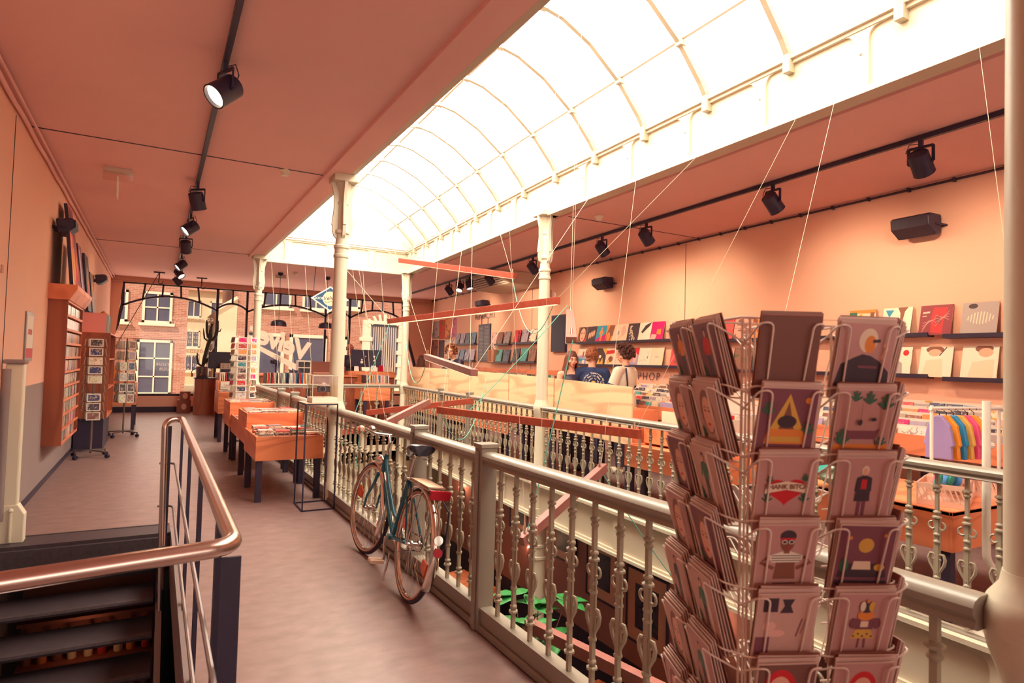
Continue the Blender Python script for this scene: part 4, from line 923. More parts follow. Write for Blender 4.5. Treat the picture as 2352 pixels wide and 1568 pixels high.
TOP = [
 ('dark cover with a large pale portrait face', [BG('brown')] + face(.52, .5, 1.25) + [('red', ell(.86, .16, .07, .08))]),
 ('black cover with a row of pale fingers', [BG('dark')] + [('skin', ell(.25 + .17 * i, .42 + .05 * i, .07, .2)) for i in range(4)]),
 ('blue and magenta cover with an orange figure', [BG('blue'), ('magenta', [(0, 0), (1, 0), (1, .55), (.6, .35), (.3, .3), (0, .15)])] + figure(.5, .08, .8, 'orange', 'orange', 'orange', 'orange')),
 ('orange cover with a brown profile', [BG('orange'), ('cream', [(.6, 0), (1, 0), (1, 1), (.8, 1)]), ('brown', [(0, 0), (.45, 0), (.5, .3), (.7, .4), (.66, .6), (.75, .95), (.3, 1), (.1, .6)]), ('orange', ell(.25, .3, .16, .28))]),
 ('pale pink cover with a smooth curved shape', [BG('cream'), ('pink', ell(.62, .62, .2, .3)), ('pink', line_shape([(.2, .15), (.45, .3), (.6, .5)], .06)), ('grey', [(.1, .4), (.25, .4), (.25, .62), (.1, .62)])]),
 ('black cover with pale speckled lace pattern', [BG('dark')] + [('cream', ell(.2 + .6 * pr.random() * (1 - y_ / 14), y_ / 12, .05, .035, 8)) for y_ in range(1, 11) for _ in range(4)]),
 ('cream cover with a dark reaching arm', [BG('white'), ('dark', [(.2, .5), (.5, .85), (.95, 1), (.85, .8), (.6, .62), (.45, .5), (.3, .4)])]),
 ('magenta cover with pale stripes', [BG('magenta'), ('pink', [(0, 0), (.4, 0), (.5, .3), (.1, .35)]), ('orange', [(.45, .35), (.8, .3), (.8, .6), (.5, .6)])]),
]
BOT = [
 ('pale blue cover with ship shapes and a red figure', [BG('lilac'), ('white', [(0, .55), (1, .6), (1, 1), (0, 1)]), ('blue', [(0, .2), (1, .25), (1, .35), (0, .4)]), ('red', ell(.6, .65, .08, .2)), ('white', [(.6, .05), (.85, .05), (.85, .3), (.6, .3)])]),
 ('white cover with brown scribbles', [BG('cream'), ('brown', line_shape([(.2, .2), (.3, .8), (.45, .3), (.6, .9), (.8, .2)], .03))]),
 ('black and yellow cover with a small white circle', [BG('dark'), ('yellow', [(.55, 1), (1, 1), (1, .55)]), ('yellow', [(.15, 0), (.35, .4), (.5, .1), (.7, .45), (.85, 0)]), ('white', ell(.42, .5, .12, .10))]),
 ('red and yellow patterned cover', [BG('cream'), ('red', [(0, .62), (.8, .7), (.8, .9), (0, .85)]), ('brown', ell(.5, .35, .22, .18)), ('yellow', ell(.3, .2, .12, .12))]),
 ('pale pink cover behind the curly haired person', [BG('pink'), ('cream', [(0, 0), (1, 0), (1, .3), (0, .4)])]),
 ('red and blue illustrated cover', [BG('red'), ('lilac', [(0, .3), (.3, .5), (.5, .3), (.6, .7), (1, .6), (1, 0), (0, 0)]), ('pink', ell(.7, .45, .16, .3)), ('orange', ell(.3, .35, .18, .1))]),
 ('white cover with fine black line drawing', [BG('white'), ('dark', line_shape([(.1, .2), (.3, .35), (.4, .2), (.55, .4), (.7, .25)], .012)), ('dark', line_shape([(.7, .8), (.8, .5), (.85, .85)], .012)), ('blue', [(.72, .4), (.8, .4), (.8, .55), (.72, .5)])]),
 ('peach cover with one small word', [BG('cream'), ('grey', [(.35, .47), (.65, .47), (.65, .51), (.35, .51)])]),
]
RT = [
 ('cover with tan stripes and a green sticker', [BG('cream'), ('orange', [(0, .9), (1, .85), (1, 1), (0, 1)]), ('green', [(.0, .75), (.3, .75), (.3, .92), (0, .92)]), ('yellow', [(.4, .2), (.5, .2), (.5, .85), (.4, .85)]), ('brown', [(.8, .4), (.95, .4), (.95, .9), (.8, .9)]), ('white', [(0, 0), (1, 0), (1, .45), (0, .35)])]),
 ('white cover with a blue triangle and hanging legs', [BG('white'), ('blue', [(.08, .92), (.38, .92), (.23, .66)]), ('brown', [(.5, 1), (.85, 1), (.75, .85), (.7, .5), (.66, .12), (.6, .12), (.62, .5), (.6, .8)]), ('pink', [(.0, .0), (.9, .0), (.9, .2), (0, .25)])]),
 ('maroon cover with a bright red shape and thin lines', [BG('maroon'), ('red', [(.38, .1), (.72, .05), (.75, .5), (.85, .9), (.42, .92), (.35, .55)]), ('maroon', ell(.6, .5, .1, .16))] + [('pink', line_shape([(.1, .1 + .1 * i), (.3 + .05 * i, .5), (.5, .3 + .12 * i), (.9, .8 - .1 * i)], .008)) for i in range(4)] + [('pink', [(.08, .72), (.3, .74), (.3, .8), (.08, .78)]), ('pink', [(.08, .62), (.22, .63), (.22, .66), (.08, .65)])]),
 ('grey cover with pale upright bars and a black sticker', [BG('grey')] + [('cream', [(.08 + .085 * i, .5 - .20 * math.sin(PI * i / 10)), (.11 + .085 * i, .5 - .20 * math.sin(PI * i / 10)), (.13 + .085 * i, .5 + .20 * math.sin(PI * i / 10)), (.10 + .085 * i, .5 + .20 * math.sin(PI * i / 10))]) for i in range(1, 10)] + [('dark', ell(.3, .88, .13, .08))]),
 ('dark grey cover cropped by the iron post', [BG('grey')]),
]
RB = [
 ('white cover with a dark haired figure at its top', [BG('white'), ('dark', ell(.35, .88, .12, .1)), ('skin', ell(.33, .82, .08, .08)), ('grey', line_shape([(.45, .75), (.5, .4), (.6, .1)], .03))]),
 ('white cover with grey figure and red round sticker', [BG('white'), ('grey', ell(.5, .72, .11, .18)), ('white', ell(.5, .70, .08, .13)), ('grey', [(.25, .0), (.75, .0), (.7, .45), (.5, .55), (.3, .45)]), ('grey', line_shape([(.28, .4), (.22, .85)], .05)), ('red', ell(.80, .80, .10, .10))]),
 ('white cover with a resting dark haired head', [BG('white'), ('brown', ell(.45, .90, .28, .12)), ('skin', ell(.45, .80, .2, .12)), ('cream', [(.1, 0), (.75, 0), (.7, .6), (.2, .55)]), ('dark', line_shape([(.6, .7), (.8, .98)], .03))]),
 ('white cover with a cropped brown haired face', [BG('white'), ('brown', ell(.6, .92, .25, .12)), ('skin', ell(.65, .80, .2, .14)), ('cream', [(.2, 0), (.9, 0), (.9, .6), (.3, .5)])]),
 ('pale cover cropped by the iron post, lower ledge', [BG('cream')]),
]
def wall_lp(y, z, lab, shapes, group, k, lean=0.20, size=.315):
    x = rwx(y) - 0.055 - size * math.sin(lean) * 0.0
    t = bpy.data.objects.new('record_sleeve', LPF); COL.objects.link(t); t.location = (rwx(y) - 0.085, y, z)
    t.rotation_euler = Euler((lean, 0, PI / 2 * 3 + WA + (0)), 'XYZ')
    # sleeve faces -X : local -Y is the front
    t.rotation_euler = (Matrix.Rotation(WA, 4, 'Z') @ Matrix.Rotation(-PI / 2, 4, 'Z') @ Matrix.Rotation(-lean, 4, 'X')).to_euler()
    setcol(t, k, .1); tag(t, lab, 'record sleeve', group)
    if shapes:
        m = Matrix(((1, 0, 0, 0), (0, 0, -1, -0.003), (0, 1, 0, 0), (0, 0, 0, 1)))
        picture(t, shapes, .315, .315, m, 'cover_art')
    return t
def ledge(label, y0, y1, z):
    ym = (y0 + y1) / 2; t = thing('record_ledge', label, 'shelf', (rwx(ym), ym, z), WA, 'black record ledges'); L = abs(y1 - y0) / 2
    b = MB(); b.box(-.11, 0, -L, L, -.022, 0); b.build('shelf', 'black', t); b = MB(); b.box(-.115, -.10, -L, L, -.022, .022); b.build('lip', 'black', t)
def lps(y_start, z, arts, group, where, step=.318, kinds=None, dz=0.0):
    for i, a in enumerate(arts):
        y = y_start - .16 - step * i
        wall_lp(y, z + dz * i, f"{a[0]}, {where}", a[1], group, kinds[i] if kinds else 'cream')
zt = lambda y: 1.90 + (y - 2.8) * (0.065 / 7.4)
zb = lambda y: 1.475 + (y - 2.8) * (0.07 / 7.4)
W1, W2 = 'on the upper record ledge', 'on the lower record ledge'
ledge('long black record ledge on the wall behind the three young people, upper', 10.17, 7.0, zt(8.6)); ledge('long black record ledge on the wall behind the three young people, lower', 10.17, 6.7, zb(8.6))
ledge('black record ledge glimpsed right of the card rack, upper', 6.9, 3.50, zt(5)); ledge('black record ledge glimpsed right of the card rack, lower', 6.6, 3.50, zb(5))
ledge('black record ledge at the photo edge, upper', 3.36, 1.8, zt(2.6)); ledge('black record ledge at the photo edge, lower', 3.36, 1.8, zb(2.6))
lps(10.17, zt(9) + .002, TOP, 'records on the upper ledge', 'upper ledge by the young people')
lps(10.17, zb(9) + .002, BOT, 'records on the lower ledge', 'lower ledge by the young people')
lps(4.42, zt(4) + .002, RT, 'records on the upper ledge', 'upper ledge near the photo edge', .40)
lps(4.42, zb(4) + .002, RB, 'records on the lower ledge', 'lower ledge near the photo edge', .40)
pr = random.Random(23)
for i in range(7):
    c1, c2 = pr.choice(PN), pr.choice(PN)
    wall_lp(7.3 - i * .33, zt(6), f"{c1} record sleeve on the upper ledge hidden by the card rack", None, 'records behind the card rack, upper ledge', c1)
    wall_lp(7.3 - i * .33, zb(6), f"{c2} record sleeve on the lower ledge hidden by the card rack", None, 'records behind the card rack, lower ledge', c2)
def set_lp(y0, y1, z, cols, where):
    ledge(f'short black ledge {where}', y0, y1, z); n = len(cols); st = (y0 - y1) / n
    for i, c in enumerate(cols): wall_lp(y0 - st * (i + .5), z + .002, f"{c} record sleeve {['at the left end', 'second from the left', 'third from the left', 'at the right end'][i if i < n - 1 else 3]} of short ledge {where}", None, 'records on the short wall ledges', c)
set_lp(16.8, 15.25, 2.035, ['lilac', 'lilac', 'navy', 'blue'], 'left of the chalkboard, upper')
set_lp(16.8, 15.3, 1.575, ['lilac', 'blue', 'lilac', 'lilac'], 'left of the chalkboard, lower')
set_lp(13.97, 13.15, 1.985, ['brown', 'grey'], 'right of the chalkboard, upper'); set_lp(13.99, 13.15, 1.55, ['teal', 'navy'], 'right of the chalkboard, lower')
set_lp(13.0, 11.85, 2.00, ['red', 'lilac', 'white'], 'left of the iron column, upper'); set_lp(13.05, 11.85, 1.565, ['black', 'teal', 'brown'], 'left of the iron column, lower')
# chalkboard, posters, screen, letters
def panel(name, label, cat, y0, y1, z0, z1, m, off=.02, parts=None, group=None, col=None):
    ym = (y0 + y1) / 2; t = thing(name, label, cat, (rwx(ym), ym, z0), WA, group); L = abs(y1 - y0) / 2
    b = MB(); b.box(-off, 0, -L, L, 0, z1 - z0); o = b.build('panel', m, t)
    if col: setcol(o, col)
    return t
t = panel('chalkboard', 'tall black letter board with rows of small lines on the wall', 'board', 15.15, 14.40, 1.56, 2.54, 'black', .03)
b = MB()
for k in range(24):
    for (a, c) in ((-.32, -.10), (.02, .26)): b.box(-.032, -.03, -c - pr.uniform(0, .06), -a, .06 + k * .037, .068 + k * .037)
b.build('lettering', 'zinc', t)
for q_ in (-.2, .2): b = MB(); b.tube([(-.02, q_, .98), (-.02, q_, 1.14)], .008, 5); b.build('hanger', 'black', t)
def wall_text(body, y, z, size, label, sp=1.0):
    t = thing('wire_lettering', label, 'lettering', (rwx(y) - .02, y, z), WA)
    m = Matrix.Rotation(-PI / 2, 4, 'Z') @ Matrix.Rotation(R(90), 4, 'X')
    return text('letters', body, 'black', size, m, .004, 0.05, t, bold=-.004, space=sp)
wall_text('VerwACHT', 14.8, 2.76, .27, 'black wire lettering above the letter board'); wall_text('HIPHOP', 8.15, 1.36, .19, 'black wire lettering below the lower ledge beside the white shirt', 1.3); wall_text('HEAVY', 7.15, 1.33, .19, 'black wire lettering below the lower ledge beside the card rack', 1.3)
t = panel('wall_screen', 'dark upright wall screen right of the iron column', 'screen', 11.22, 10.66, 1.79, 2.555, 'black', .06)
b = MB(); b.box(-.062, -.06, -.25, .25, .03, .735); b.build('display', 'screen', t)
for (y0, y1, z0, z1, c, lab) in ((19.0, 18.3, 2.25, 2.80, 'grey', 'grey collage poster at the left end of the poster cluster'), (18.3, 17.75, 2.22, 2.82, 'red', 'red portrait poster in the poster cluster'), (17.75, 17.2, 2.2, 2.88, 'orange', 'multicoloured tall poster in the poster cluster'), (17.2, 16.85, 2.25, 2.82, 'magenta', 'magenta poster at the right end of the cluster'),
                                 (19.0, 18.35, 1.65, 2.22, 'brown', 'dark poster low at the left of the cluster'), (18.3, 17.8, 1.65, 2.2, 'black', 'black poster low in the cluster'), (17.75, 17.25, 1.7, 2.18, 'white', 'white printed sheet low in the poster cluster'), (17.2, 16.9, 1.95, 2.2, 'cream', 'small cream flyer under the magenta poster'),
                                 (14.33, 14.02, 1.87, 2.30, 'pink', 'speckled pink card standing above the shelf right of the letter board')):
    panel('poster', lab, 'poster', y0, y1, z0, z1, 'coverb', .006, group='wall posters', col=c)
t = panel('display_box', 'open brown cardboard display with a record right of the letter board', 'display box', 14.35, 14.0, 1.55, 1.86, 'tan', .02)
b = MB(); b.box(-.10, 0, -.17, -.15, 0, .31); b.box(-.10, 0, .15, .17, 0, .31); b.box(-.10, 0, -.17, .17, 0, .015); b.build('side_panel', 'tan', t)
t = panel('wall_box', 'small white junction box under the ceiling cooler', 'junction box', 11.6, 11.35, 2.95, 3.12, 'beige', .08)
t = panel('light_switch', 'small wall switch left of the column', 'switch', 11.85, 11.80, 1.75, 1.86, 'beige', .02)
for y in (7.2, 12.2):
    mb = MB(); mb.box(-.004, 0, -.004, .004, 1.4, 3.45); o = mb.build('trim_wall_joint', 'frame'); o.location = (rwx(y), y, 0); o.rotation_euler = (0, 0, WA); struct(o)

# stepped disc browser along the wall
D = WA
t = thing('disc_browser', 'long orange stepped browser full of discs along the right wall', 'browser', (rwx(5.5), 5.5, 0), WA)
S0, S1 = -3.9, 3.5
b = MB(); b.box(-1.04, -1.02, S0, S1, .80, .975); b.build('front_panel', 'orangey', t)
b = MB(); b.prism([(-1.02, .80), (-1.02, .90), (-.05, 1.16), (-.05, .80)], S0, S1, Matrix(((1, 0, 0, 0), (0, 0, 1, 0), (0, 1, 0, 0), (0, 0, 0, 1)))); b.build('body', 'orangey', t)
b = MB(); b.box(-1.04, -.03, S0 - .02, S0, .80, 1.24); b.box(-1.04, -.03, S1, S1 + .02, .80, 1.24); b.build('side_panel', 'orange', t)
for s in (S0 + .1, -2, 0, 2, S1 - .1):
    for x in (-.98, -.12): b = MB(); b.box(x, x + .06, s, s + .06, 0, .80); b.build('leg', 'blackwood', t)
rows = [(-.97, .905), (-.78, .955), (-.59, 1.005), (-.40, 1.055), (-.21, 1.105)]
CDF = (lambda b: b.box(-.006, .006, -.071, .071, 0, .125) and b.mesh('disc_case', ['case']))(MB())
LBL = MB(); LBL.box(-.001, .001, -.035, .035, 0, .012); LBLM = LBL.mesh('price_label', [mat('orange_label', (0.85, 0.42, 0.08), 0.5)])
mW = Matrix.Translation((rwx(5.5), 5.5, 0)) @ Matrix.Rotation(WA, 4, 'Z')
pr = random.Random(77)
WHR = ['front', 'second', 'third', 'fourth', 'back']
for r_, (x, z) in enumerate(rows):
    s = S0 + .09
    while s < S1 - .06:
        wy = 5.5 + s
        if wy < 4.35 or wy > 6.35:
            o = bpy.data.objects.new('disc_case', CDF); COL.objects.link(o); o.matrix_world = mW @ Matrix.Translation((x + pr.uniform(-.01, .02), s, z + pr.uniform(-.012, .012))) @ Matrix.Rotation(R(16), 4, 'Y')
            cn = pr.choice(PN + ['white', 'black', 'grey', 'white', 'black']); setcol(o, cn, .15)
            tag(o, f"{cn} disc case in the {WHR[r_]} row of the wall browser, {'near the photo edge' if wy < 5 else 'behind the plywood partition'}", 'disc case', 'disc cases in the wall browser')
        s += .152
    b = MB(); b.box(x + .055, x + .06, S0, S1, z, z + .145); b.build('divider', 'paper', t)
    for k in range(14):
        o = bpy.data.objects.new('price_label', LBLM); COL.objects.link(o); o.parent = t; o.location = (x + .053, S0 + .3 + k * .52 + r_ * .13, z + .131)
# second stretch of browser further down: records with divider cards
t = thing('record_browser', 'long orange browser of records with white dividers along the far wall', 'browser', (rwx(13.2), 13.2, 0), WA)
b = MB(); b.box(-.62, -.60, -3.9, 4.3, .85, 1.20); b.box(-.03, 0, -3.9, 4.3, .85, 1.40); b.build('panel', 'orangey', t); b = MB(); b.box(-.60, -.03, -3.9, 4.3, .85, .9); b.build('body', 'orangey', t)
for s in (-3.8, -1.5, 1, 4.1): b = MB(); b.box(-.58, -.52, s, s + .06, 0, .85); b.box(-.1, -.04, s, s + .06, 0, .85); b.build('leg', 'blackwood', t)
mW2 = Matrix.Translation((rwx(13.2), 13.2, 0)) @ Matrix.Rotation(WA, 4, 'Z')
for k in range(64):
    s = -3.8 + k * .126; cn = pr.choice(['white', 'white', 'cream', 'white', 'black', 'red', 'teal', 'brown', 'grey'])
    o = bpy.data.objects.new('record_sleeve', LPS); COL.objects.link(o); o.matrix_world = mW2 @ Matrix.Translation((-.35 + pr.uniform(-.03, .06), s, 1.00)) @ Matrix.Rotation(R(-15), 4, 'X')
    setcol(o, cn, .1); tag(o, f"{cn} record sleeve in the far wall browser", 'record sleeve', 'records in the far wall browser')

# plywood partition bays (record bins seen from behind)
PLA = -math.atan2(5.10 - 4.49, 13.93 - 5.34)
def pline(y): return 4.49 + (y - 5.34) * (0.61 / 8.59) + .03
def partition(label, y0, y1, z0, z1, zr=None, legs=True):
    t = thing('plywood_partition', label, 'partition', (pline(y0), y0, 0), PLA, 'plywood backed record bays'); L = (y1 - y0); DP = .36 if y0 < 8 else .48
    b = MB(); b.prism([(0, z0), (L, z0), (L, zr or z1), (0, z1)], 0, .018, Matrix(((0, 0, 1, 0), (1, 0, 0, 0), (0, 1, 0, 0), (0, 0, 0, 1)))); b.build('panel', 'ply', t)
    b = MB(); b.box(.02, DP, .01, L - .01, z0 + .02, z0 + .06); b.box(DP - .02, DP, .01, L - .01, z0 + .02, z0 + .38); b.box(.02, DP, .0, .018, z0, z1 - .25); b.box(.02, DP, L - .018, L, z0, z1 - .25); b.build('tray', 'orangey', t)
    k = 0.1
    while k < L - .1:
        for x in (.05, DP - .09): b = MB(); b.box(x, x + .07, k, k + .07, 0, z0 + .02); b.build('leg', 'blackwood', t)
        k += .9
    return t
partition('plywood partition nearest the young people, in front of the blue T-shirt', 5.34, 7.05, .66, 1.29, 1.33)
partition('plywood partition bay behind the iron column', 7.08, 8.47, .66, 1.335, 1.355)
partition('plywood partition bay in front of the ginger haired clerk', 8.50, 11.2, .66, 1.355, 1.38)
partition('plywood partition bay furthest from the viewer', 11.22, 13.9, .66, 1.38, 1.39)
for (y0, y1) in ((8.6, 11.1), (11.3, 13.8)):
    k = y0
    while k < y1:
        cn = pr.choice(['white', 'white', 'cream', 'black', 'grey', 'red'])
        o = bpy.data.objects.new('record_sleeve', LPS); COL.objects.link(o); o.location = (pline(k) + .26, k, 1.02); o.rotation_euler = (R(-12), 0, PLA); setcol(o, cn)
        tag(o, f"{cn} record sleeve standing in the tray behind the far plywood partition", 'record sleeve', 'records behind the partition'); k += .2
# orange plank panels under the far rail, seen between balusters
mb = thing('drawer_row', 'row of orange drawer fronts under the plywood partition', 'drawers', (pline(8.5) + .02, 8.5, 0), PLA)
for k in range(6):
    b = MB(); b.box(.0, .015, .02 + k * .88, .86 + k * .88, .42, .64); o = b.build('drawer', 'orangey', mb); b = MB(); b.ball((-.01, .44 + k * .88, .53), .015, seg=8, rings=6); b.build('knob', 'black', o)

# bin at the open end of the partition
pr = random.Random(31)
box_of_records('orange record bin at the near end of the plywood partition', 4.62, 5.42, 4.35, 5.25, .70, .92, .74, pr, 'x', 30, 'records in the bin by the plywood end', 'the bin at the near end of the partition')
t = thing('wooden_rack', 'orange slatted wooden tray on the table at the partition end', 'tray', (4.42, 4.05, .70))
b = MB()
for z in (.0, .13): b.box(0, .75, 0, .03, z + .02, z + .08); b.box(0, .03, 0, .3, z + .02, z + .08); b.box(.72, .75, 0, .3, z + .02, z + .08); b.box(0, .75, .27, .30, z + .02, z + .08)
for x in (0, .72): b.box(x, x + .035, -.01, .02, 0, .24)
b.build('slats', 'orange', t); 
table('orange low table below the record bin at the partition end', 4.36, 5.3, 3.98, 5.25, .47, .695)
for i, (x, y, h) in enumerate(((4.68, 4.16, .31), (4.95, 4.20, .27))):
    o = bpy.data.objects.new('divider_card', LPF); COL.objects.link(o); o.location = (x, y, .735 + .03 * i); o.rotation_euler = (R(12), 0, R(-8)); setcol(o, (0.86, 0.80, 0.70)); o.data = o.data.copy(); o.data.materials[0] = M['paper']
    tag(o, ['plain white divider card standing in front of the records at the partition end', 'second plain white divider card standing behind the first at the partition end'][i], 'card')

# right corner table with crates
table('orange pine table at the right with pale crates on it', 4.25, 5.22, 2.04, 3.25, .43, .672, group='orange pine display tables')
b = MB(); b.box(4.25, 5.22, 2.04, 3.25, .652, .675); 
b.build('table_board', 'orange', bpy.data.objects['display_table.006'] if 'display_table.006' in bpy.data.objects else None).matrix_parent_inverse = Matrix.Translation((-4.25, -2.04, 0))
def crate(label, x, y, rz, w_=.36, d_=.26, h=.14):
    t = thing('plastic_crate', label, 'crate', (x, y, .676), rz, 'pale folding crates')
    b = MB(); b.box(-w_ / 2, w_ / 2, -d_ / 2, d_ / 2, 0, .008)
    for s in (-1, 1):
        for (z0, z1) in ((0, .035), (h - .03, h)):
            b.box(-w_ / 2, w_ / 2, s * d_ / 2 - .004, s * d_ / 2 + .004, z0, z1); b.box(s * w_ / 2 - .004, s * w_ / 2 + .004, -d_ / 2, d_ / 2, z0, z1)
        n = 9
        for k in range(n + 1):
            u = -w_ / 2 + w_ * k / n; b.bar((u, s * d_ / 2, .03), (min(w_ / 2, u + .03) if k < n else u, s * d_ / 2, h - .03), .008)
            u = -d_ / 2 + d_ * k / n; b.bar((s * w_ / 2, u, .03), (s * w_ / 2, min(d_ / 2, u + .03) if k < n else u, h - .03), .008)
    b.box(-w_ / 2 - .006, w_ / 2 + .006, -d_ / 2 - .006, -d_ / 2, h - .012, h); b.box(-w_ / 2 - .006, w_ / 2 + .006, d_ / 2, d_ / 2 + .006, h - .012, h)
    b.build('body', 'crate', t); return t
crate('pale pink crate of folded bags at the table front corner', 4.53, 2.22, .35); crate('second pale crate behind the first on the right table', 4.86, 2.34, .3, .3, .24); crate('small pale crate at the photo edge on the right table', 5.08, 2.22, .1, .2, .2)
def pouch(label, x, y, z, rz, c, w_=.16, h=.13, tilt=.3):
    b = MB(); b.ball((0, 0, 0), 1, w_ / 2, .022, h / 2, 14, 10); o = b.build('folded_bag', 'tint', smooth=True); o.location = (x, y, z); o.rotation_euler = (tilt, 0, rz); setcol(o, c); tag(o, label, 'bag', 'folded nylon bags')
PC = [('teal', (0.02, 0.30, 0.25)), ('blue', (0.05, 0.2, 0.5)), ('red', (0.7, 0.05, 0.03)), ('orange', (0.85, 0.3, 0.03)), ('pink', (0.8, 0.12, 0.3)), ('white', (0.8, 0.75, 0.66))]
for i, (n, c) in enumerate((PC[0], PC[4], PC[3], PC[0], PC[1], PC[2])): pouch(f"{n} folded nylon bag {['lying over the rim', 'rolled at the left end', 'behind the pink one', 'in the middle', 'standing near the right end', 'standing at the right end'][i]} of the front crate", 4.40 + .055 * i, 2.20 + .03 * (i % 3), .82 + .012 * (i % 2), .35 + (1.0 if i > 3 else 0), c)
for i, (n, c) in enumerate((PC[5], PC[2], PC[3])): pouch(f"{n} folded nylon bag in the second crate", 4.80 + .06 * i, 2.36, .80, 1.2, c)
b = MB(); b.ball((0, 0, 0), 1, .26, .20, .085, 20, 12); o = b.build('cushion', 'mint', smooth=True); o.location = (4.42, 2.78, .76); tag(o, 'pale mint soft bag lying on the right table behind the card rack', 'bag')
b = MB(); b.ball((0, 0, 0), 1, .22, .16, .05, 20, 12); o = b.build('cushion', 'teal', smooth=True); o.location = (4.70, 3.08, .73); tag(o, 'dark teal soft bag under the mint one on the right table', 'bag')
t = thing('hanging_rail', 'white clothes rail with coloured shirts at the photo edge', 'clothes rail', (4.8, 2.45, 0))
b = MB(); b.cyl((0, 0, 1.27), (.75, -.12, 1.27), .014, 10); b.cyl((.02, 0, .676), (.02, 0, 1.29), .012, 10); b.cyl((.73, -.11, .676), (.73, -.11, 1.29), .012, 10); b.build('rail', 'white', t, smooth=True)
for i, (n, c) in enumerate((('lilac', (.35, .25, .5)), ('orange', (.85, .3, .03)), ('blue', (.03, .25, .5)), ('yellow', (.8, .45, .1)), ('pink', (.8, .1, .25)), ('orange', (.9, .35, .05)))):
    o = thing('shirt_on_hanger', f"{n} garment hanging on the white rail, {['first', 'second', 'third', 'fourth', 'fifth', 'sixth'][i]} from the pipe", 'shirt', (4.90 + .07 * i, 2.44 - .012 * i, 1.27))
    b = MB(); b.tube([(0, 0, -.06)] + arc((0, 0, -.01), .018, -PI / 2, PI, 8, 'YZ') , .003, 6); b.build('hanger', 'black', o)
    b = MB(); b.prism([(-.02, -.05), (-.075, -.12), (-.10, -.26), (-.085, -.27), (-.09, -.36), (.09, -.36), (.085, -.27), (.10, -.26), (.075, -.12), (.02, -.05)], -.018, .018, Matrix(((0, 0, 1, 0), (1, 0, 0, 0), (0, 1, 0, 0), (0, 0, 0, 1)))); q = b.build('garment', 'tint', o, bevel=.008); setcol(q, c)
# white pipe
t = thing('heating_pipe', 'white bent pipe rising from a flange beside the right table', 'pipe', (4.27, 1.87, 0))
b = MB(); b.tube(bend([(0, 0, 1.36), (0, 0, .42), (.12, -.035, .34), (.12, -.035, .27), (-.03, -.01, .20), (-.03, -.01, .03)], .06, 5), .022, 14); b.build('pipe', 'white', t, smooth=True)
b = MB(); b.lathe([(.07, 0), (.075, .012), (.05, .025), (.03, .03)], 24, c=(-.03, -.01, 0)); b.build('flange', 'white', t, smooth=True)
b = MB(); b.cyl((0, 0, 1.24), (.05, -.01, 1.24), .012); b.cyl((0, 0, 1.10), (.04, -.01, 1.10), .02, 8); b.build('valve', 'white', t)

# ------------------------------------------------------------------ counter with computers, boxes, books
t = thing('shop_counter', 'long orange pine counter across the far end of the shop', 'counter', (2.05, 15.0, 0))
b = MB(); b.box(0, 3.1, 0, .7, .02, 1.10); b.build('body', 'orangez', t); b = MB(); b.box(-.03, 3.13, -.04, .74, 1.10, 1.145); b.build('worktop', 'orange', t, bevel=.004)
b = MB(); b.box(1.95, 3.1, -.05, .3, 1.145, 1.24); b.build('raised_board', 'orange', t)
for (x, y, w_, d_, h, m, lab) in ((3.42, 15.35, .46, .34, .30, 'brown', 'large brown cardboard box on the counter left of the tall column'), (3.83, 15.35, .32, .30, .20, 'brown', 'low brown cardboard box on the counter behind the tall column')):
    t = thing('cardboard_box', lab, 'box', (x, y, 1.146)); b = MB(); b.box(-w_ / 2, w_ / 2, -d_ / 2, d_ / 2, 0, h); b.build('body', m, t, bevel=.004)
    b = MB(); b.box(-w_ / 2 + .05, w_ / 2 - .02, -d_ / 2 - .002, -d_ / 2, .02, .05); b.build('tape', 'tan', t)
t = thing('drawer_organiser', 'small white four drawer organiser on the counter', 'organiser', (3.03, 15.2, 1.146))
b = MB(); b.box(-.15, .15, 0, .2, 0, .32); b.build('body', 'white', t)
for i in range(2):
    for j in range(2): b = MB(); b.box(-.135 + .14 * i, -.01 + .14 * i, -.004, 0, .015 + .145 * j, .14 + .145 * j); o = b.build('drawer', 'cover', t); setcol(o, 'black')
t = thing('desk_telephone', 'small black desk telephone beside the drawer organiser', 'telephone', (2.78, 15.2, 1.146)); b = MB(); b.prism([(-.1, 0), (.1, 0), (.1, .03), (-.1, .09)], -.09, .09, Matrix(((0, 0, 1, 0), (1, 0, 0, 0), (0, 1, 0, 0), (0, 0, 0, 1)))); b.build('base', 'black', t); b = MB(); b.bar((-.07, -.09, .07), (-.07, .09, .09), .04); b.build('handset', 'black', t, bevel=.01)
# fan
t = thing('desk_fan', 'black desk fan on the counter before the window', 'fan', (2.40, 15.2, 1.146))
b = MB(); b.lathe([(.09, 0), (.09, .015), (.02, .03), (.015, .16)], 18); b.build('base', 'black', t, smooth=35)
q = Matrix.Translation((0, -.02, .27)) @ Matrix.Rotation(R(55), 4, 'Z') @ Matrix.Rotation(R(90), 4, 'X')
b = MB(); b.lathe([(.045, -.12), (.05, -.03), (.03, 0)], 14, mtx=q); b.build('motor', 'black', t, smooth=35)
b = MB()
for r_, z in ((.15, .03), (.15, -.02), (.10, .055), (.05, .065)): b.tube([q @ Vector((r_ * math.cos(a * PI / 12), r_ * math.sin(a * PI / 12), z)) for a in range(24)], .0025, 5, closed=True)
for k in range(18): a = k * PI / 9; b.tube([q @ Vector((.03 * math.cos(a), .03 * math.sin(a), .067)), q @ Vector((.10 * math.cos(a), .10 * math.sin(a), .055)), q @ Vector((.15 * math.cos(a), .15 * math.sin(a), .03)), q @ Vector((.15 * math.cos(a), .15 * math.sin(a), -.02))], .002, 4)
b.build('guard', 'black', t)
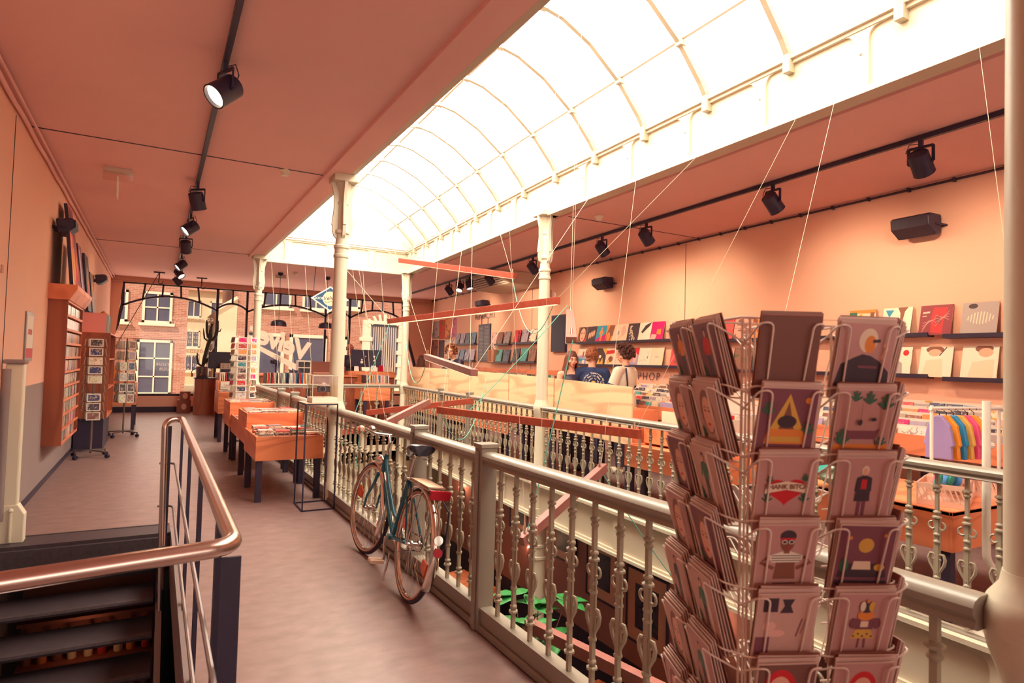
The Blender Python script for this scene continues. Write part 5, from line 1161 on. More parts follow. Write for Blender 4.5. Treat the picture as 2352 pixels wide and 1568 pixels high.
for k in range(4): b = MB(); b.ball((.07, 0, 0), .06, 1, .55, .08, mtx=q @ Matrix.Rotation(k * PI / 2, 4, 'Z') @ Matrix.Rotation(.4, 4, 'X')); b.build('blade', 'black', t, smooth=True)
def monitor(label, x, y, z, rz, w_=.52, h=.34, stickers=False):
    t = thing('computer_monitor', label, 'monitor', (x, y, z), rz)
    b = MB(); b.box(-w_ / 2, w_ / 2, -.02, .02, .10, .10 + h); b.build('back_shell', 'black', t, bevel=.008)
    b = MB(); b.box(-w_ / 2 + .015, w_ / 2 - .015, .02, .022, .115, .085 + h); b.build('display', 'screen', t)
    b = MB(); b.bar((0, 0, 0), (0, 0, .16), .05); b.box(-.12, .12, -.08, .08, 0, .012); b.build('stand', 'black', t)
    if stickers:
        for (sx, sz, r_, m) in stickers: b = MB(); b.prism(ell(sx, sz, r_, r_), .0205, .0215, Matrix(((1, 0, 0, 0), (0, 0, -1, 0), (0, 1, 0, 0), (0, 0, 0, 1)))); b.build('sticker', m, t)
monitor('black computer monitor with stickers in front of the bald man, left one', 4.28, 15.08, 1.242, .05, .42, .42, [(.06, .22, .035, 'white'), (.06, .28, .022, 'pinkwire'), (.15, .36, .016, 'tan')])
monitor('black computer monitor with stickers right of the first one', 4.66, 15.12, 1.242, -.25, .36, .42, [(.0, .36, .024, 'white'), (.0, .26, .02, 'white')])
for x, w_, h, m, lab in ((4.20, .12, .12, 'white', 'small white card stand before the left monitor'), (4.62, .14, .14, 'white', 'white card stand between the monitors'), (4.80, .13, .15, 'red', 'small red booklet on the counter'), (4.98, .2, .12, 'beige', 'small beige display card at the counter end')):
    b = MB(); b.prism([(-w_ / 2, 0), (w_ / 2, 0), (w_ / 2 - .01, h), (-w_ / 2 + .01, h)], -.006, .006, Matrix(((1, 0, 0, 0), (0, 0, -1, 0), (0, 1, 0, 0), (0, 0, 0, 1)))); o = b.build('counter_card', m); o.location = (x, 14.99, 1.242); o.rotation_euler = (R(-12), 0, 0); tag(o, lab, 'card')

# left window corner: cabinet with cactus, receiver, monitor, boxes
t = thing('pine_cabinet', 'knotty orange pine cabinet under the cactus', 'cabinet', (.90, 18.0, 0))
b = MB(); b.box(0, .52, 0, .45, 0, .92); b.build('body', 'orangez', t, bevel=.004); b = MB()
for k in range(1, 5): b.box(.10 * k - .002, .10 * k + .002, -.003, 0, .02, .90)
b.build('grooves', 'brown', t); b = MB(); b.box(-.02, .56, -.03, .5, .92, .945); b.build('top', 'black', t)
t = thing('pine_cabinet', 'orange pine cabinet with an open shelf beside the cactus cabinet', 'cabinet', (1.36, 17.1, 0))
b = MB(); b.box(0, .02, 0, .78, 0, 1.08); b.build('side_panel', 'orangez', t); b = MB(); b.box(.6, .62, 0, .78, 0, 1.08); b.build('side_panel', 'orangez', t); b = MB(); b.box(0, .62, .78, .8, 0, 1.08); b.build('back_panel', 'orangez', t); b = MB(); b.box(-.01, .63, -.01, .81, 1.08, 1.10); b.box(.02, .6, 0, .78, .75, .77); b.build('shelf', 'orange', t); b = MB(); b.box(.02, .6, 0, .015, .02, .75); b.build('door', 'orangez', t)
t = thing('hifi_receiver', 'silver hi-fi receiver with round knobs on the pine cabinet', 'receiver', (1.42, 17.15, 1.10)); b = MB(); b.box(0, .43, 0, .3, 0.0, .09); b.build('lower_unit', 'black', t); b = MB(); b.box(0, .43, -.01, .3, .095, .24); b.build('casing', 'beige', t)
for i in range(4):
    for j in range(2): b = MB(); b.cyl((.05 + .11 * i, -.01, .13 + .06 * j), (.05 + .11 * i, -.03, .13 + .06 * j), .016 if i > 1 else .010, 10); b.build('knob', 'black', t)
monitor('large dark monitor behind the silver receiver and cactus', 1.55, 17.6, 1.10, 0.05, .78, .42)
t = thing('cactus', 'tall dark branching cactus in a zinc bucket by the window', 'cactus', (1.07, 18.25, .946))
b = MB(); b.lathe([(.14, 0), (.15, .02), (.165, .27), (.175, .28), (.165, .29)], 22); b.build('bucket', 'zinc', t, smooth=35)
b = MB()
def limb(pts, r_):
    n = len(pts); b.tube(pts, [r_ * (1.0 if 0 < i < n - 1 else .75 if i == 0 else .35) for i in range(n)], 7)
limb([(.0, 0, .2), (.04, 0, .5), (.10, 0, .8), (.16, 0, 1.0), (.16, .02, 1.2), (.18, 0, 1.42)], .05); limb([(.16, 0, 1.0), (.10, 0, 1.06), (.07, 0, 1.2), (.06, 0, 1.42), (.055, 0, 1.5)], .032); limb([(.10, 0, .95), (.02, 0, 1.02), (-.0, 0, 1.15), (-.01, 0, 1.28)], .022)
limb([(.16, 0, .98), (.24, 0, 1.0), (.29, 0, 1.1), (.31, 0, 1.3), (.33, 0, 1.50)], .045); limb([(.02, 0, .35), (.14, .0, .48), (.25, 0, .68), (.30, 0, .82)], .045); limb([(-.02, 0, .3), (-.10, 0, .36), (-.13, 0, .5), (-.13, 0, .64)], .03); limb([(.31, 0, 1.2), (.38, 0, 1.22), (.41, 0, 1.3)], .018); limb([(.18, 0, 1.3), (.22, 0, 1.45)], .02)
b.build('stem', 'cactus', t, smooth=50)
t = thing('headphones', 'black headphones leaning on the zinc bucket', 'headphones', (.93, 18.02, .946)); b = MB(); b.tube(arc((0, 0, .12), .115, -.4, PI + .4, 16, 'XZ'), .010, 6); b.build('headband', 'black', t, smooth=True)
for s in (-1, 1): b = MB(); b.lathe([(.045, -.02), (.05, 0), (.04, .02)], 14, mtx=Matrix.Translation((s * .10, 0, .07)) @ Matrix.Rotation(PI / 2, 4, 'Y')); b.build('ear_cup', 'brown', t, smooth=True)
for x, z, w_, h, lab in ((.70, 0, .32, .34, 'brown cardboard box on the floor below the left window'), (.72, .342, .24, .22, 'smaller brown box stacked on the floor box below the window')):
    t = thing('cardboard_box', lab, 'box', (x, 18.75, z)); b = MB(); b.box(-w_ / 2, w_ / 2, -.14, .14, 0, h); b.build('body', 'brown', t, bevel=.004); b = MB(); b.prism(ell(0, h / 2, .06, .08), .141, .142, Matrix(((1, 0, 0, 0), (0, 0, -1, 0), (0, 1, 0, 0), (0, 0, 0, 1)))); b.build('printed_mark', 'pink' if 'pink' in M else 'tan', t)
t = thing('window_post', 'thin black awning rod slanting across the left window', 'rod', (-.9, 18.4, 0)); b = MB(); b.tube([(-.16, .3, 1.3), (.9, -.9, 3.5)], .008, 6); b.build('rod', 'black', t)

# ------------------------------------------------------------------ left wall
t = thing('disc_wall_cabinet', 'orange wall cabinet with ten shelves of disc cases', 'cabinet', (LX, 8.60, .46)); CH, CL = 1.63, 1.66
b = MB(); b.box(0, .185, 0, .02, 0, CH); b.build('side_panel', 'orangez', t); b = MB(); b.box(0, .185, CL - .02, CL, 0, CH); b.build('side_panel', 'orangez', t)
b = MB(); b.box(0, .012, .02, CL - .02, 0, CH); b.build('back_panel', 'brown', t)
for k in range(11):
    b = MB(); z = k * (CH - .02) / 10; b.box(.012, .185, .02, CL - .02, z, z + .015); b.box(.176, .186, .02, CL - .02, z + .015, z + .026); b.build('shelf', 'orangey', t)
b = MB(); b.prism([(0, CH), (.20, CH), (.27, CH + .12), (.27, CH + .17), (0, CH + .17)], -.06, CL + .06, Matrix(((1, 0, 0, 0), (0, 0, 1, 0), (0, 1, 0, 0), (0, 0, 0, 1)))); b.build('cornice', 'orangey', t)
pr = random.Random(99)
CDW = [case_mesh(.13, w_, .128) for w_ in (.045, .058, .072)]  # thick boxes standing in for rows of thin disc cases
n = 0
for k in range(10):
    y = 8.625; z = .46 + k * (CH - .02) / 10 + .0155
    while y < 8.60 + CL - .08 and n < 290:
        j = pr.choice([0, 0, 1, 2]); w_ = (.045, .058, .072)[j]
        if pr.random() < .06: y += .05
        o = bpy.data.objects.new('cabinet_disc_case', CDW[j]); COL.objects.link(o); o.location = (LX + .095, y + w_ / 2, z); o.rotation_euler = (pr.uniform(-.05, .05), 0, 0)
        cn = pr.choice(['white', 'white', 'cream', 'black', 'grey', 'pink', 'red', 'orange', 'teal', 'brown', 'lilac']); setcol(o, cn, .2)
        tag(o, f"{cn} disc case standing on the {ORD[9 - k]} shelf of the orange wall cabinet", 'boxed set', 'disc cases in the orange wall cabinet'); y += w_ + .003; n += 1
# canvases on the cabinet
for (y0, y1, z1, lean, sh, lab) in ((8.62, 9.1, .66, .10, [BG('red'), ('orange', [(0, 0), (.5, 0), (.4, .8), (.1, 1)]), ('cream', [(.0, 0), (.25, 0), (.2, .5)]), ('yellow', ell(.6, .4, .15, .3)), ('dark', [(.6, 1), (1, 1), (1, .4)])], 'red and yellow canvas leaning on the disc cabinet, nearest'),
                                    (9.02, 9.55, 1.0, .14, [BG('maroon'), ('red', ell(.5, .5, .25, .4)), ('dark', ell(.4, .8, .2, .15)), ('orange', ell(.55, .35, .1, .2))], 'tall dark canvas with red shape leaning on the disc cabinet'),
                                    (9.6, 10.0, .62, .12, [BG('plum'), ('lilac', [(.1, .1), (.6, .1), (.5, .9), (.2, .9)]), ('dark', ell(.8, .5, .15, .4))], 'small plum canvas leaning at the far end of the cabinet')):
    t = thing('canvas_painting', lab, 'painting', (LX + .22, (y0 + y1) / 2, 2.265)); L = (y1 - y0)
    m = Matrix.Rotation(R(90), 4, 'Z') @ Matrix.Rotation(lean, 4, 'X') @ Matrix.Identity(4)
    m = Matrix.Rotation(-lean, 4, 'Y') @ Matrix(((0, 0, 1, 0), (1, 0, 0, 0), (0, 1, 0, 0), (0, 0, 0, 1)))
    b = MB(); b.prism([(-L / 2, 0), (L / 2, 0), (L / 2, z1), (-L / 2, z1)], -.035, 0, m); b.build('canvas', 'black', t)
    picture(t, sh, L, z1, m)
t = thing('wall_notice', 'framed white notice with red foot on the left wall', 'notice', (LX, 7.45, 1.41)); b = MB(); b.box(0, .015, -.20, .20, 0, .46); b.build('frame', 'zinc', t); b = MB(); b.box(.015, .017, -.17, .17, .03, .43); b.build('sheet', 'paper', t); b = MB(); b.box(.017, .018, -.17, .17, .03, .12); b.box(.017, .018, -.1, .1, .25, .30); b.build('print', mat('notice_red', (.6, .08, .1), .6), t)
t = thing('security_gate', 'tall cream upright gate pedestal at the head of the stairs', 'gate', (LX + .13, 6.28, 0))
b = MB(); b.box(-.085, .035, -.05, .05, .0, 1.40); b.build('pillar', 'cream', t, bevel=.012); b = MB(); b.cyl((-.075, -.06, .18), (-.075, -.06, 1.36), .030, 16); b.build('tube', 'wall_low', t, smooth=True)
b = MB(); b.box(-.10, .045, -.085, .06, 1.40, 1.435); b.build('cap', 'wall_low', t, bevel=.01); b = MB(); b.box(-.10, .10, -.05, .06, -.02, .0); b.prism([(-.09, 0), (.085, 0), (.085, .22), (.04, .30), (-.09, .30)], -.055, .055, Matrix(((1, 0, 0, 0), (0, 0, -1, 0), (0, 1, 0, 0), (0, 0, 0, 1)))); b.build('foot', 'cream', t, bevel=.008)
b = MB(); b.tube([(.0, -.07, .25), (.0, -.07, .02)], .012, 8); b.ball((0, -.07, .26), .018); b.build('latch', 'cream', t, smooth=True)
t = thing('wall_socket', 'small beige blank plate on the left wall joint', 'socket', (LX, 6.15, 2.13)); b = MB(); b.box(0, .01, -.03, .03, -.03, .03); b.build('plate', 'tan', t)
mb = MB(); mb.box(LX, LX + .004, 6.36, 6.368, 1.17, 3.4); struct(mb.build('trim_18', 'frame'))
# bookcase, K-pop table and boxes further along the left wall
t = thing('bookcase', 'orange bookcase with records on top behind the card spinners', 'bookcase', (LX, 11.6, 0))
b = MB(); b.box(0, .44, 0, .02, .5, 1.82); b.build('side_panel', 'orangez', t); b = MB(); b.box(0, .44, 1.43, 1.45, .5, 1.82); b.build('side_panel', 'orangez', t); b = MB(); b.box(0, .02, 0, 1.45, .5, 1.82); b.build('back_panel', 'orangey', t)
for z in (.5, .95, 1.4, 1.80): b = MB(); b.box(0, .44, .02, 1.43, z, z + .02); b.build('shelf', 'orangey', t)
b = MB(); b.box(.02, .40, .05, 1.40, 0, .5); b.build('base', 'black', t)
pr = random.Random(41)
for k in range(22):
    cn = pr.choice(['white', 'green' if 'green' in PAL else 'teal', 'orange', 'pink', 'cream', 'blue', 'brown']); o = bpy.data.objects.new('record_sleeve', LPS); COL.objects.link(o); o.location = (LX + .21, 11.70 + k * .052, 1.822); o.rotation_euler = (R(-12) + pr.uniform(-.04, .04), 0, 0); setcol(o, cn, .2); tag(o, f"{cn} record sleeve standing on top of the orange bookcase", 'record sleeve', 'records on the bookcase')
for z in (.97, 1.42):
    for k in range(16): cn = pr.choice(PN); o = bpy.data.objects.new('record_sleeve', LPS); COL.objects.link(o); o.location = (LX + .21, 11.72 + k * .075, z); o.rotation_euler = (R(-8), 0, 0); setcol(o, cn, .2); tag(o, f"{cn} record sleeve on the {'lower' if z < 1 else 'upper'} shelf of the orange bookcase", 'record sleeve', 'records in the bookcase')
for (y, z1, c, lab) in ((12.1, .9, 'dark', 'dark canvas standing high beyond the disc cabinet'), (12.9, .7, 'brown', 'brown canvas standing above the bookcase')):
    t = thing('canvas_painting', lab, 'painting', (LX + .12, y, 2.16)); b = MB(); b.prism([(-.3, 0), (.3, 0), (.3, z1), (-.3, z1)], -.03, 0, Matrix.Rotation(-.1, 4, 'Y') @ Matrix(((0, 0, 1, 0), (1, 0, 0, 0), (0, 1, 0, 0), (0, 0, 0, 1)))); b.build('canvas', 'black', t)
    picture(t, [BG(c), ('orange', ell(.5, .5, .2, .3)), ('red', ell(.4, .3, .12, .2))], .6, z1, Matrix.Rotation(-.1, 4, 'Y') @ Matrix(((0, 0, 1, 0), (1, 0, 0, 0), (0, 1, 0, 0), (0, 0, 0, 1))))
b = MB(); b.ball((0, 0, .16), 1, .10, .13, .16, 14, 10); b.ball((0, 0, .33), 1, .05, .08, .07); o = b.build('tote_bag', mat('orange_bag', (.80, .30, .03), .4), smooth=True); o.location = (LX + .25, 12.93, 1.83); tag(o, 'orange plastic bag hanging above the bookcase', 'bag')
table('orange table with a genre sign near the left window', -.95, -.30, 14.6, 15.8, .50, .90)
box_of_records('orange record bin on the genre sign table', -.93, -.34, 14.9, 15.7, .90, 1.02, .92, pr, 'y', 18, 'records in the bin near the left window', 'the bin on the genre sign table')
t = thing('genre_sign', 'white N-POP genre sign lying on the left table front', 'sign', (-.46, 14.57, .74)); b = MB(); b.box(-.15, .15, 0, .01, -.03, .16); b.build('card', 'paper', t); text('lettering', 'N-POP', 'black', .095, Matrix.Translation((0, -.002, .06)) @ Matrix.Rotation(R(90), 4, 'X'), .001, 0, t, bold=.001)
t = thing('genre_sign', 'white DANCE / ELECTRONIC genre sign on the furthest orange table', 'sign', (1.17, 12.475, .89)); b = MB(); b.box(-.13, .13, 0, .008, 0, .16); b.build('card', 'paper', t); text('lettering', 'DANCE /\nELECTRONIC', 'tan', .038, Matrix.Translation((0, -.002, .08)) @ Matrix.Rotation(R(90), 4, 'X'), .001, 0, t)
# ------------------------------------------------------------------ wire stand with camera in a clear case
t = thing('wire_stand', 'thin black open frame stand beside the orange tables', 'stand', (1.315, 6.44, 0))
X_, Y_, Z_ = .31, .40, 1.05; b = MB(); r_ = .007
for z in (.007, Z_):
    for a, c in (((0, 0), (X_, 0)), ((X_, 0), (X_, Y_)), ((X_, Y_), (0, Y_)), ((0, Y_), (0, 0))): b.bar((*a, z), (*c, z), .013)
for x in (0, X_):
    for y in (0, Y_): b.bar((x, y, 0), (x, y, Z_), .013)
b.build('frame', 'black', t); b = MB(); b.box(-.005, X_ + .005, -.005, Y_ + .005, Z_ + .006, Z_ + .012); b.build('top_plate', 'beige', t)
t = thing('display_case', 'clear acrylic case on the wire stand', 'display case', (1.385, 6.50, 1.063))
W_, D_, H_ = .255, .26, .275; b = MB(); b.box(0, W_, 0, D_, 0, .05); b.build('base', 'white', t, bevel=.003)
b = MB(); b.box(.0, W_, 0, .005, .05, H_); b.box(0, W_, D_ - .005, D_, .05, H_); b.box(0, .005, .005, D_ - .005, .05, H_); b.box(W_ - .005, W_, .005, D_ - .005, .05, H_); b.box(0, W_, 0, D_, H_, H_ + .005); b.build('cover', 'acryl', t)
b = MB()
for x in (0, W_):
    for y in (0, D_): b.bar((x, y, .05), (x, y, H_), .005)
for z in (H_,):
    for a, c in (((0, 0), (W_, 0)), ((W_, 0), (W_, D_)), ((W_, D_), (0, D_)), ((0, D_), (0, 0))): b.bar((*a, z), (*c, z), .005)
b.build('edge', 'white', t)
t = thing('film_camera', 'black and silver film camera inside the acrylic case', 'camera', (1.52, 6.62, 1.165), R(-12))
b = MB(); b.box(-.065, .065, -.016, .016, 0, .062); b.build('body', 'black', t, bevel=.004)
b = MB(); b.box(-.065, .065, -.017, .017, .062, .074); b.prism([(-.025, .074), (.025, .074), (.015, .098), (-.015, .098)], -.016, .016, Matrix(((1, 0, 0, 0), (0, 0, -1, 0), (0, 1, 0, 0), (0, 0, 0, 1)))); b.cyl((.045, 0, .074), (.045, 0, .082), .011, 14); b.cyl((-.045, 0, .074), (-.045, 0, .082), .012, 14); b.build('top_plate', 'chrome', t, bevel=.001)
b = MB(); b.cyl((-.01, -.016, .033), (-.01, -.045, .033), .032, 24); b.cyl((-.01, -.045, .033), (-.01, -.07, .033), .027, 24, .030); b.build('lens_barrel', 'black', t, smooth=35)
b = MB(); b.cyl((-.01, -.045, .033), (-.01, -.052, .033), .0325, 24); b.build('lens_ring', 'chrome', t, smooth=35)
b = MB(); b.cyl((-.01, -.07, .033), (-.01, -.0702, .033), .020, 24); b.build('glass', 'screen', t)
t['label'] = 'black and silver film camera on a clear prop inside the acrylic case'
b = MB(); b.cyl((0, 0, -.052), (0, 0, 0), .012, 10); b.build('prop', 'acryl', t)

# ------------------------------------------------------------------ bicycle
BL = R(8.0)
t = thing('bicycle', 'old teal bicycle with black saddle leaning on the railing', 'bicycle', (1.425, 3.80, 0.0), 0)
t.rotation_euler = (0, BL, R(-2.2))
def wheel(y, nm, steer=0.0):
    rr_ = .34; q = Matrix.Translation((0, y, rr_ + .012)) @ Matrix.Rotation(steer, 4, 'Z')
    P = lambda r__, x, n=44: [q @ Vector((x, r__ * math.cos(2 * PI * i / n), r__ * math.sin(2 * PI * i / n))) for i in range(n)]
    b = MB(); b.tube(P(.333, 0), .017, 8, closed=True); w_ = b.build('tyre', 'tyre', t, smooth=True)
    b = MB(); b.tube(P(.322, -.0135), .006, 6, closed=True); b.tube(P(.322, .0135), .006, 6, closed=True); b.build('gum_wall', 'gum', w_, smooth=True)
    b = MB(); b.tube(P(.312, 0), .010, 8, closed=True); b.build('rim', 'chrome', w_, smooth=True)
    b = MB()
    for i in range(32):
        a = 2 * PI * i / 32; c = a + (.9 if i % 4 < 2 else -.9); s = .025 if i % 2 else -.025
        b.tube([q @ Vector((s, .02 * math.cos(c), .02 * math.sin(c))), q @ Vector((0, .306 * math.cos(a), .306 * math.sin(a)))], .0011, 4)
    b.build('spokes', 'chrome', w_)
    b = MB(); b.cyl(q @ Vector((-.05, 0, 0)), q @ Vector((.05, 0, 0)), .012, 12); b.cyl(q @ Vector((-.03, 0, 0)), q @ Vector((-.02, 0, 0)), .026, 14); b.cyl(q @ Vector((.02, 0, 0)), q @ Vector((.03, 0, 0)), .026, 14); b.build('hub', 'chrome', w_, smooth=35)
    for a in (R(200), R(20)):
        b = MB(); u = Vector((0, math.cos(a), math.sin(a))); v = Vector((0, -math.sin(a), math.cos(a)))
        pts = [q @ (u * .19 - v * .03), q @ (u * .27 - v * .045), q @ (u * .27 + v * .045), q @ (u * .19 + v * .03)]
        vs = [b.bm.verts.new(p + Vector((s, 0, 0))) for s in (-.006, .006) for p in pts]
        for f in ((0, 1, 2, 3), (7, 6, 5, 4), (0, 4, 5, 1), (1, 5, 6, 2), (2, 6, 7, 3), (3, 7, 4, 0)): b._f([vs[i] for i in f])
        b.build('reflector', 'orangeref', w_)
    return q
RY, FYY, HZ = 0.0, 1.09, .352
wheel(RY, 'rear'); wheel(FYY, 'front', R(9))
BB = Vector((0, .44, .29)); HT, HB = Vector((0, .88, .80)), Vector((0, .915, .66)); ST = Vector((0, .30, .72)); RH = Vector((0, 0, HZ)); FH = Vector((0, FYY, HZ))
b = MB(); b.tube([HB, BB], .015, 10); b.tube([BB, ST], .0145, 10); b.tube([HT + (HB - HT) * .25, Vector((0, .72, .60)), Vector((0, .50, .44)), BB + (ST - BB) * .28], .013, 10); b.tube([HT, HB], .019, 12)
for s in (-1, 1): b.tube([BB + Vector((s * .02, 0, 0)), RH + Vector((s * .055, .02, 0))], .009, 8); b.tube([ST + Vector((s * .012, 0, -.03)), RH + Vector((s * .055, .01, 0))], .008, 8)
b.cyl(BB + Vector((-.036, 0, 0)), BB + Vector((.036, 0, 0)), .022, 12); b.build('frame', 'blue', t, smooth=True)
b = MB()
for s in (-1, 1): b.tube([HB + Vector((s * .03, .01, -.02)), HB + Vector((s * .045, .03, -.10)), Vector((s * .05, FYY - .03, .45)), FH + Vector((s * .05, 0, 0))], [.013, .012, .010, .008], 8)
b.bar(HB + Vector((-.04, .01, -.02)), HB + Vector((.04, .01, -.02)), .03, .025); b.build('fork', 'blue', t, smooth=35)
b = MB(); b.tube([HT, HT + Vector((0, -.015, .09)), HT + Vector((0, .03, .14))], .012, 10); b.cyl(HT + Vector((0, 0, 0)), HT + Vector((0, -.003, .02)), .024, 14); b.build('stem', 'chrome', t, smooth=35)
c = HT + Vector((0, .03, .14)); hb = [c, c + Vector((-.10, .03, .0)), c + Vector((-.20, .0, .03)), c + Vector((-.25, -.10, .045)), c + Vector((-.27, -.20, .04))]
b = MB(); q = [Vector(p) for p in hb][::-1] + [Vector((2 * c.x - p.x, p.y, p.z)) for p in hb[1:]]; b.tube(q, .011, 10); b.build('handlebar', 'chrome', t, smooth=True)
for s in (-1, 1):
    a, d = c + Vector((s * .26, -.13, .045)), c + Vector((s * .275, -.235, .038)); b = MB(); b.tube([a, a * .5 + d * .5, d], [.016, .019, .015], 12); b.build('grip', 'rubber', t, smooth=True)
    b = MB(); b.tube([c + Vector((s * .235, -.07, .03)), c + Vector((s * .25, -.12, -.03)), c + Vector((s * .27, -.19, -.02))], .004, 6); b.tube([c + Vector((s * .20, -.0, .02)), c + Vector((s * .08, .10, -.02)), HB + Vector((0, .06, 0))], .003, 5); b.build('brake_lever', 'chrome', t, smooth=True)
b = MB(); b.lathe([(.03, 0), (.032, .012), (.015, .028), (.002, .03)], 18, c=(-.13, .95, .965)); b.build('bell', 'chrome', t, smooth=True)
b = MB(); hc_ = Vector((0, 1.02, .74)); q = Matrix.Translation(hc_) @ Matrix.Rotation(R(90), 4, 'X') @ Matrix.Rotation(R(180), 4, 'X'); b.lathe([(.04, 0), (.042, -.01), (.034, -.05), (.01, -.075)], 18, mtx=Matrix.Translation(hc_) @ Matrix.Rotation(R(-90), 4, 'X')); b.tube([hc_, HB + Vector((0, .03, .02))], .008, 6); b.build('headlamp', 'chrome', t, smooth=35)
# saddle
sd = ST + Vector((0, -.06, .19)); b = MB(); b.tube([ST, sd + Vector((0, .01, -.03))], .0125, 10); b.build('seat_post', 'chrome', t, smooth=True)
b = MB(); rows = []
for i in range(11):
    u = i / 10; y = -.13 + .27 * u; w_ = .085 * (1 - u) ** .8 * (1 if u > .12 else .55 + 3.7 * u) + .022; zt_ = .022 * math.cos((u - .15) * 3) + .01
    rows.append([b.bm.verts.new(sd + Vector((w_ * math.cos(a), y, zt_ + (.022 * math.sin(a) if math.sin(a) > 0 else .05 * math.sin(a))))) for a in [2 * PI * j / 14 for j in range(14)]])
for A, B_ in zip(rows, rows[1:]):
    for j in range(14): b._f([A[j], A[(j + 1) % 14], B_[(j + 1) % 14], B_[j]])
b._f(rows[0][::-1]); b._f(rows[-1]); b.build('saddle', 'leather', t, smooth=60)
b = MB()
for s in (-1, 1): b.tube(arc((s * .045, -.07 + sd.y, sd.z - .045), .018, 0, 2 * PI, 10, 'XY'), .004, 5); b.tube([sd + Vector((s * .045, -.10, -.02)), sd + Vector((s * .02, 0, -.035)), sd + Vector((s * .012, .10, -.015))], .004, 6)
b.build('saddle_spring', 'chrome', t)
# mudguards
def guard(y, a0, a1, nm, r__=.365):
    b = MB(); prev = None; n = 26
    for i in range(n + 1):
        a = a0 + (a1 - a0) * i / n; row = []
        for k in range(7):
            th = PI * k / 6; x = .030 * math.cos(th); rr2 = r__ - .016 + .020 * math.sin(th); row.append(b.bm.verts.new((x, y + rr2 * math.cos(a), HZ + rr2 * math.sin(a))))
        if prev:
            for k in range(6): b._f([prev[k], prev[k + 1], row[k + 1], row[k]])
        prev = row
    o = b.build(nm, 'chrome', t, smooth=60); md = o.modifiers.new('thick', 'SOLIDIFY'); md.thickness = .0015
    return o
guard(RY, R(62), R(212), 'rear_mudguard'); guard(FYY, R(30), R(205), 'front_mudguard')
b = MB(); b.cyl((0, -.385, .40), (0, -.40, .405), .026, 16); b.build('tail_light', 'red', t, smooth=35)
b = MB(); b.lathe([(.028, 0), (.024, -.03), (.01, -.045)], 14, mtx=Matrix.Translation((0, -.375, .47)) @ Matrix.Rotation(R(80), 4, 'X')); b.build('tail_lamp_housing', 'chrome', t, smooth=True)
# carrier
b = MB(); zc = .735
for x in (-.065, -.03, 0, .03, .065): b.tube([(x, .20, zc), (x, -.27, zc)], .004, 6)
for y in (.18, .05, -.10, -.25): b.tube([(-.065, y, zc), (.065, y, zc)], .004, 6)
for s in (-1, 1): b.tube([(s * .065, -.16, zc), (s * .062, -.02, HZ)], .004, 6); b.tube([(s * .065, .02, zc), (s * .062, .0, HZ)], .004, 6)
b.build('carrier', 'chrome', t); b = MB(); b.box(-.055, .055, -.22, .12, zc + .006, zc + .014); b.build('carrier_plate', 'rubber', t)
b = MB(); b.box(-.065, .065, -.30, -.275, zc - .05, zc + .005); b.build('rear_reflector', 'red', t, bevel=.004)
# drivetrain
b = MB(); b.cyl(BB + Vector((.042, 0, 0)), BB + Vector((.046, 0, 0)), .085, 28); b.build('chainring', 'chrome', t)
b = MB(); ca = R(60)
for s, a in ((1, ca), (-1, ca + PI)):
    e = BB + Vector((s * .065, .165 * math.cos(a), .165 * math.sin(a))); b.bar(BB + Vector((s * .055, 0, 0)), e, .012, .022)
b.build('crank', 'chrome', t)
for s, a in ((1, ca), (-1, ca + PI)):
    e = BB + Vector((s * .07, .165 * math.cos(a), .165 * math.sin(a))); b = MB(); b.box(e.x + (0 if s > 0 else -.095), e.x + (.095 if s > 0 else 0), e.y - .035, e.y - .012, e.z - .012, e.z + .012); b.box(e.x + (0 if s > 0 else -.095), e.x + (.095 if s > 0 else 0), e.y + .012, e.y + .035, e.z - .012, e.z + .012); b.build('pedal', 'rubber', t, bevel=.003)
b = MB(); P = [Vector((.044, .44, .375)), Vector((.044, 0, HZ + .04)), Vector((.044, -.03, HZ)), Vector((.044, 0, HZ - .04)), Vector((.044, .44, .205))]; b.tube(P, .004, 5); b.build('chain', 'black', t)
b = MB(); b.tube([(.02, .28, .66), (.05, .10, .72), (.07, -.05, .70), (.075, -.15, .50), (.07, -.25, .36), (.06, -.34, .42), (.07, -.30, .62), (.03, -.1, .73)], .006, 6); b.build('lock_chain', 'black', t, smooth=True)
b = MB(); b.tube([(-.03, .36, .20), (-.05, .35, .02)], .008, 8); b.build('kickstand', 'chrome', t)

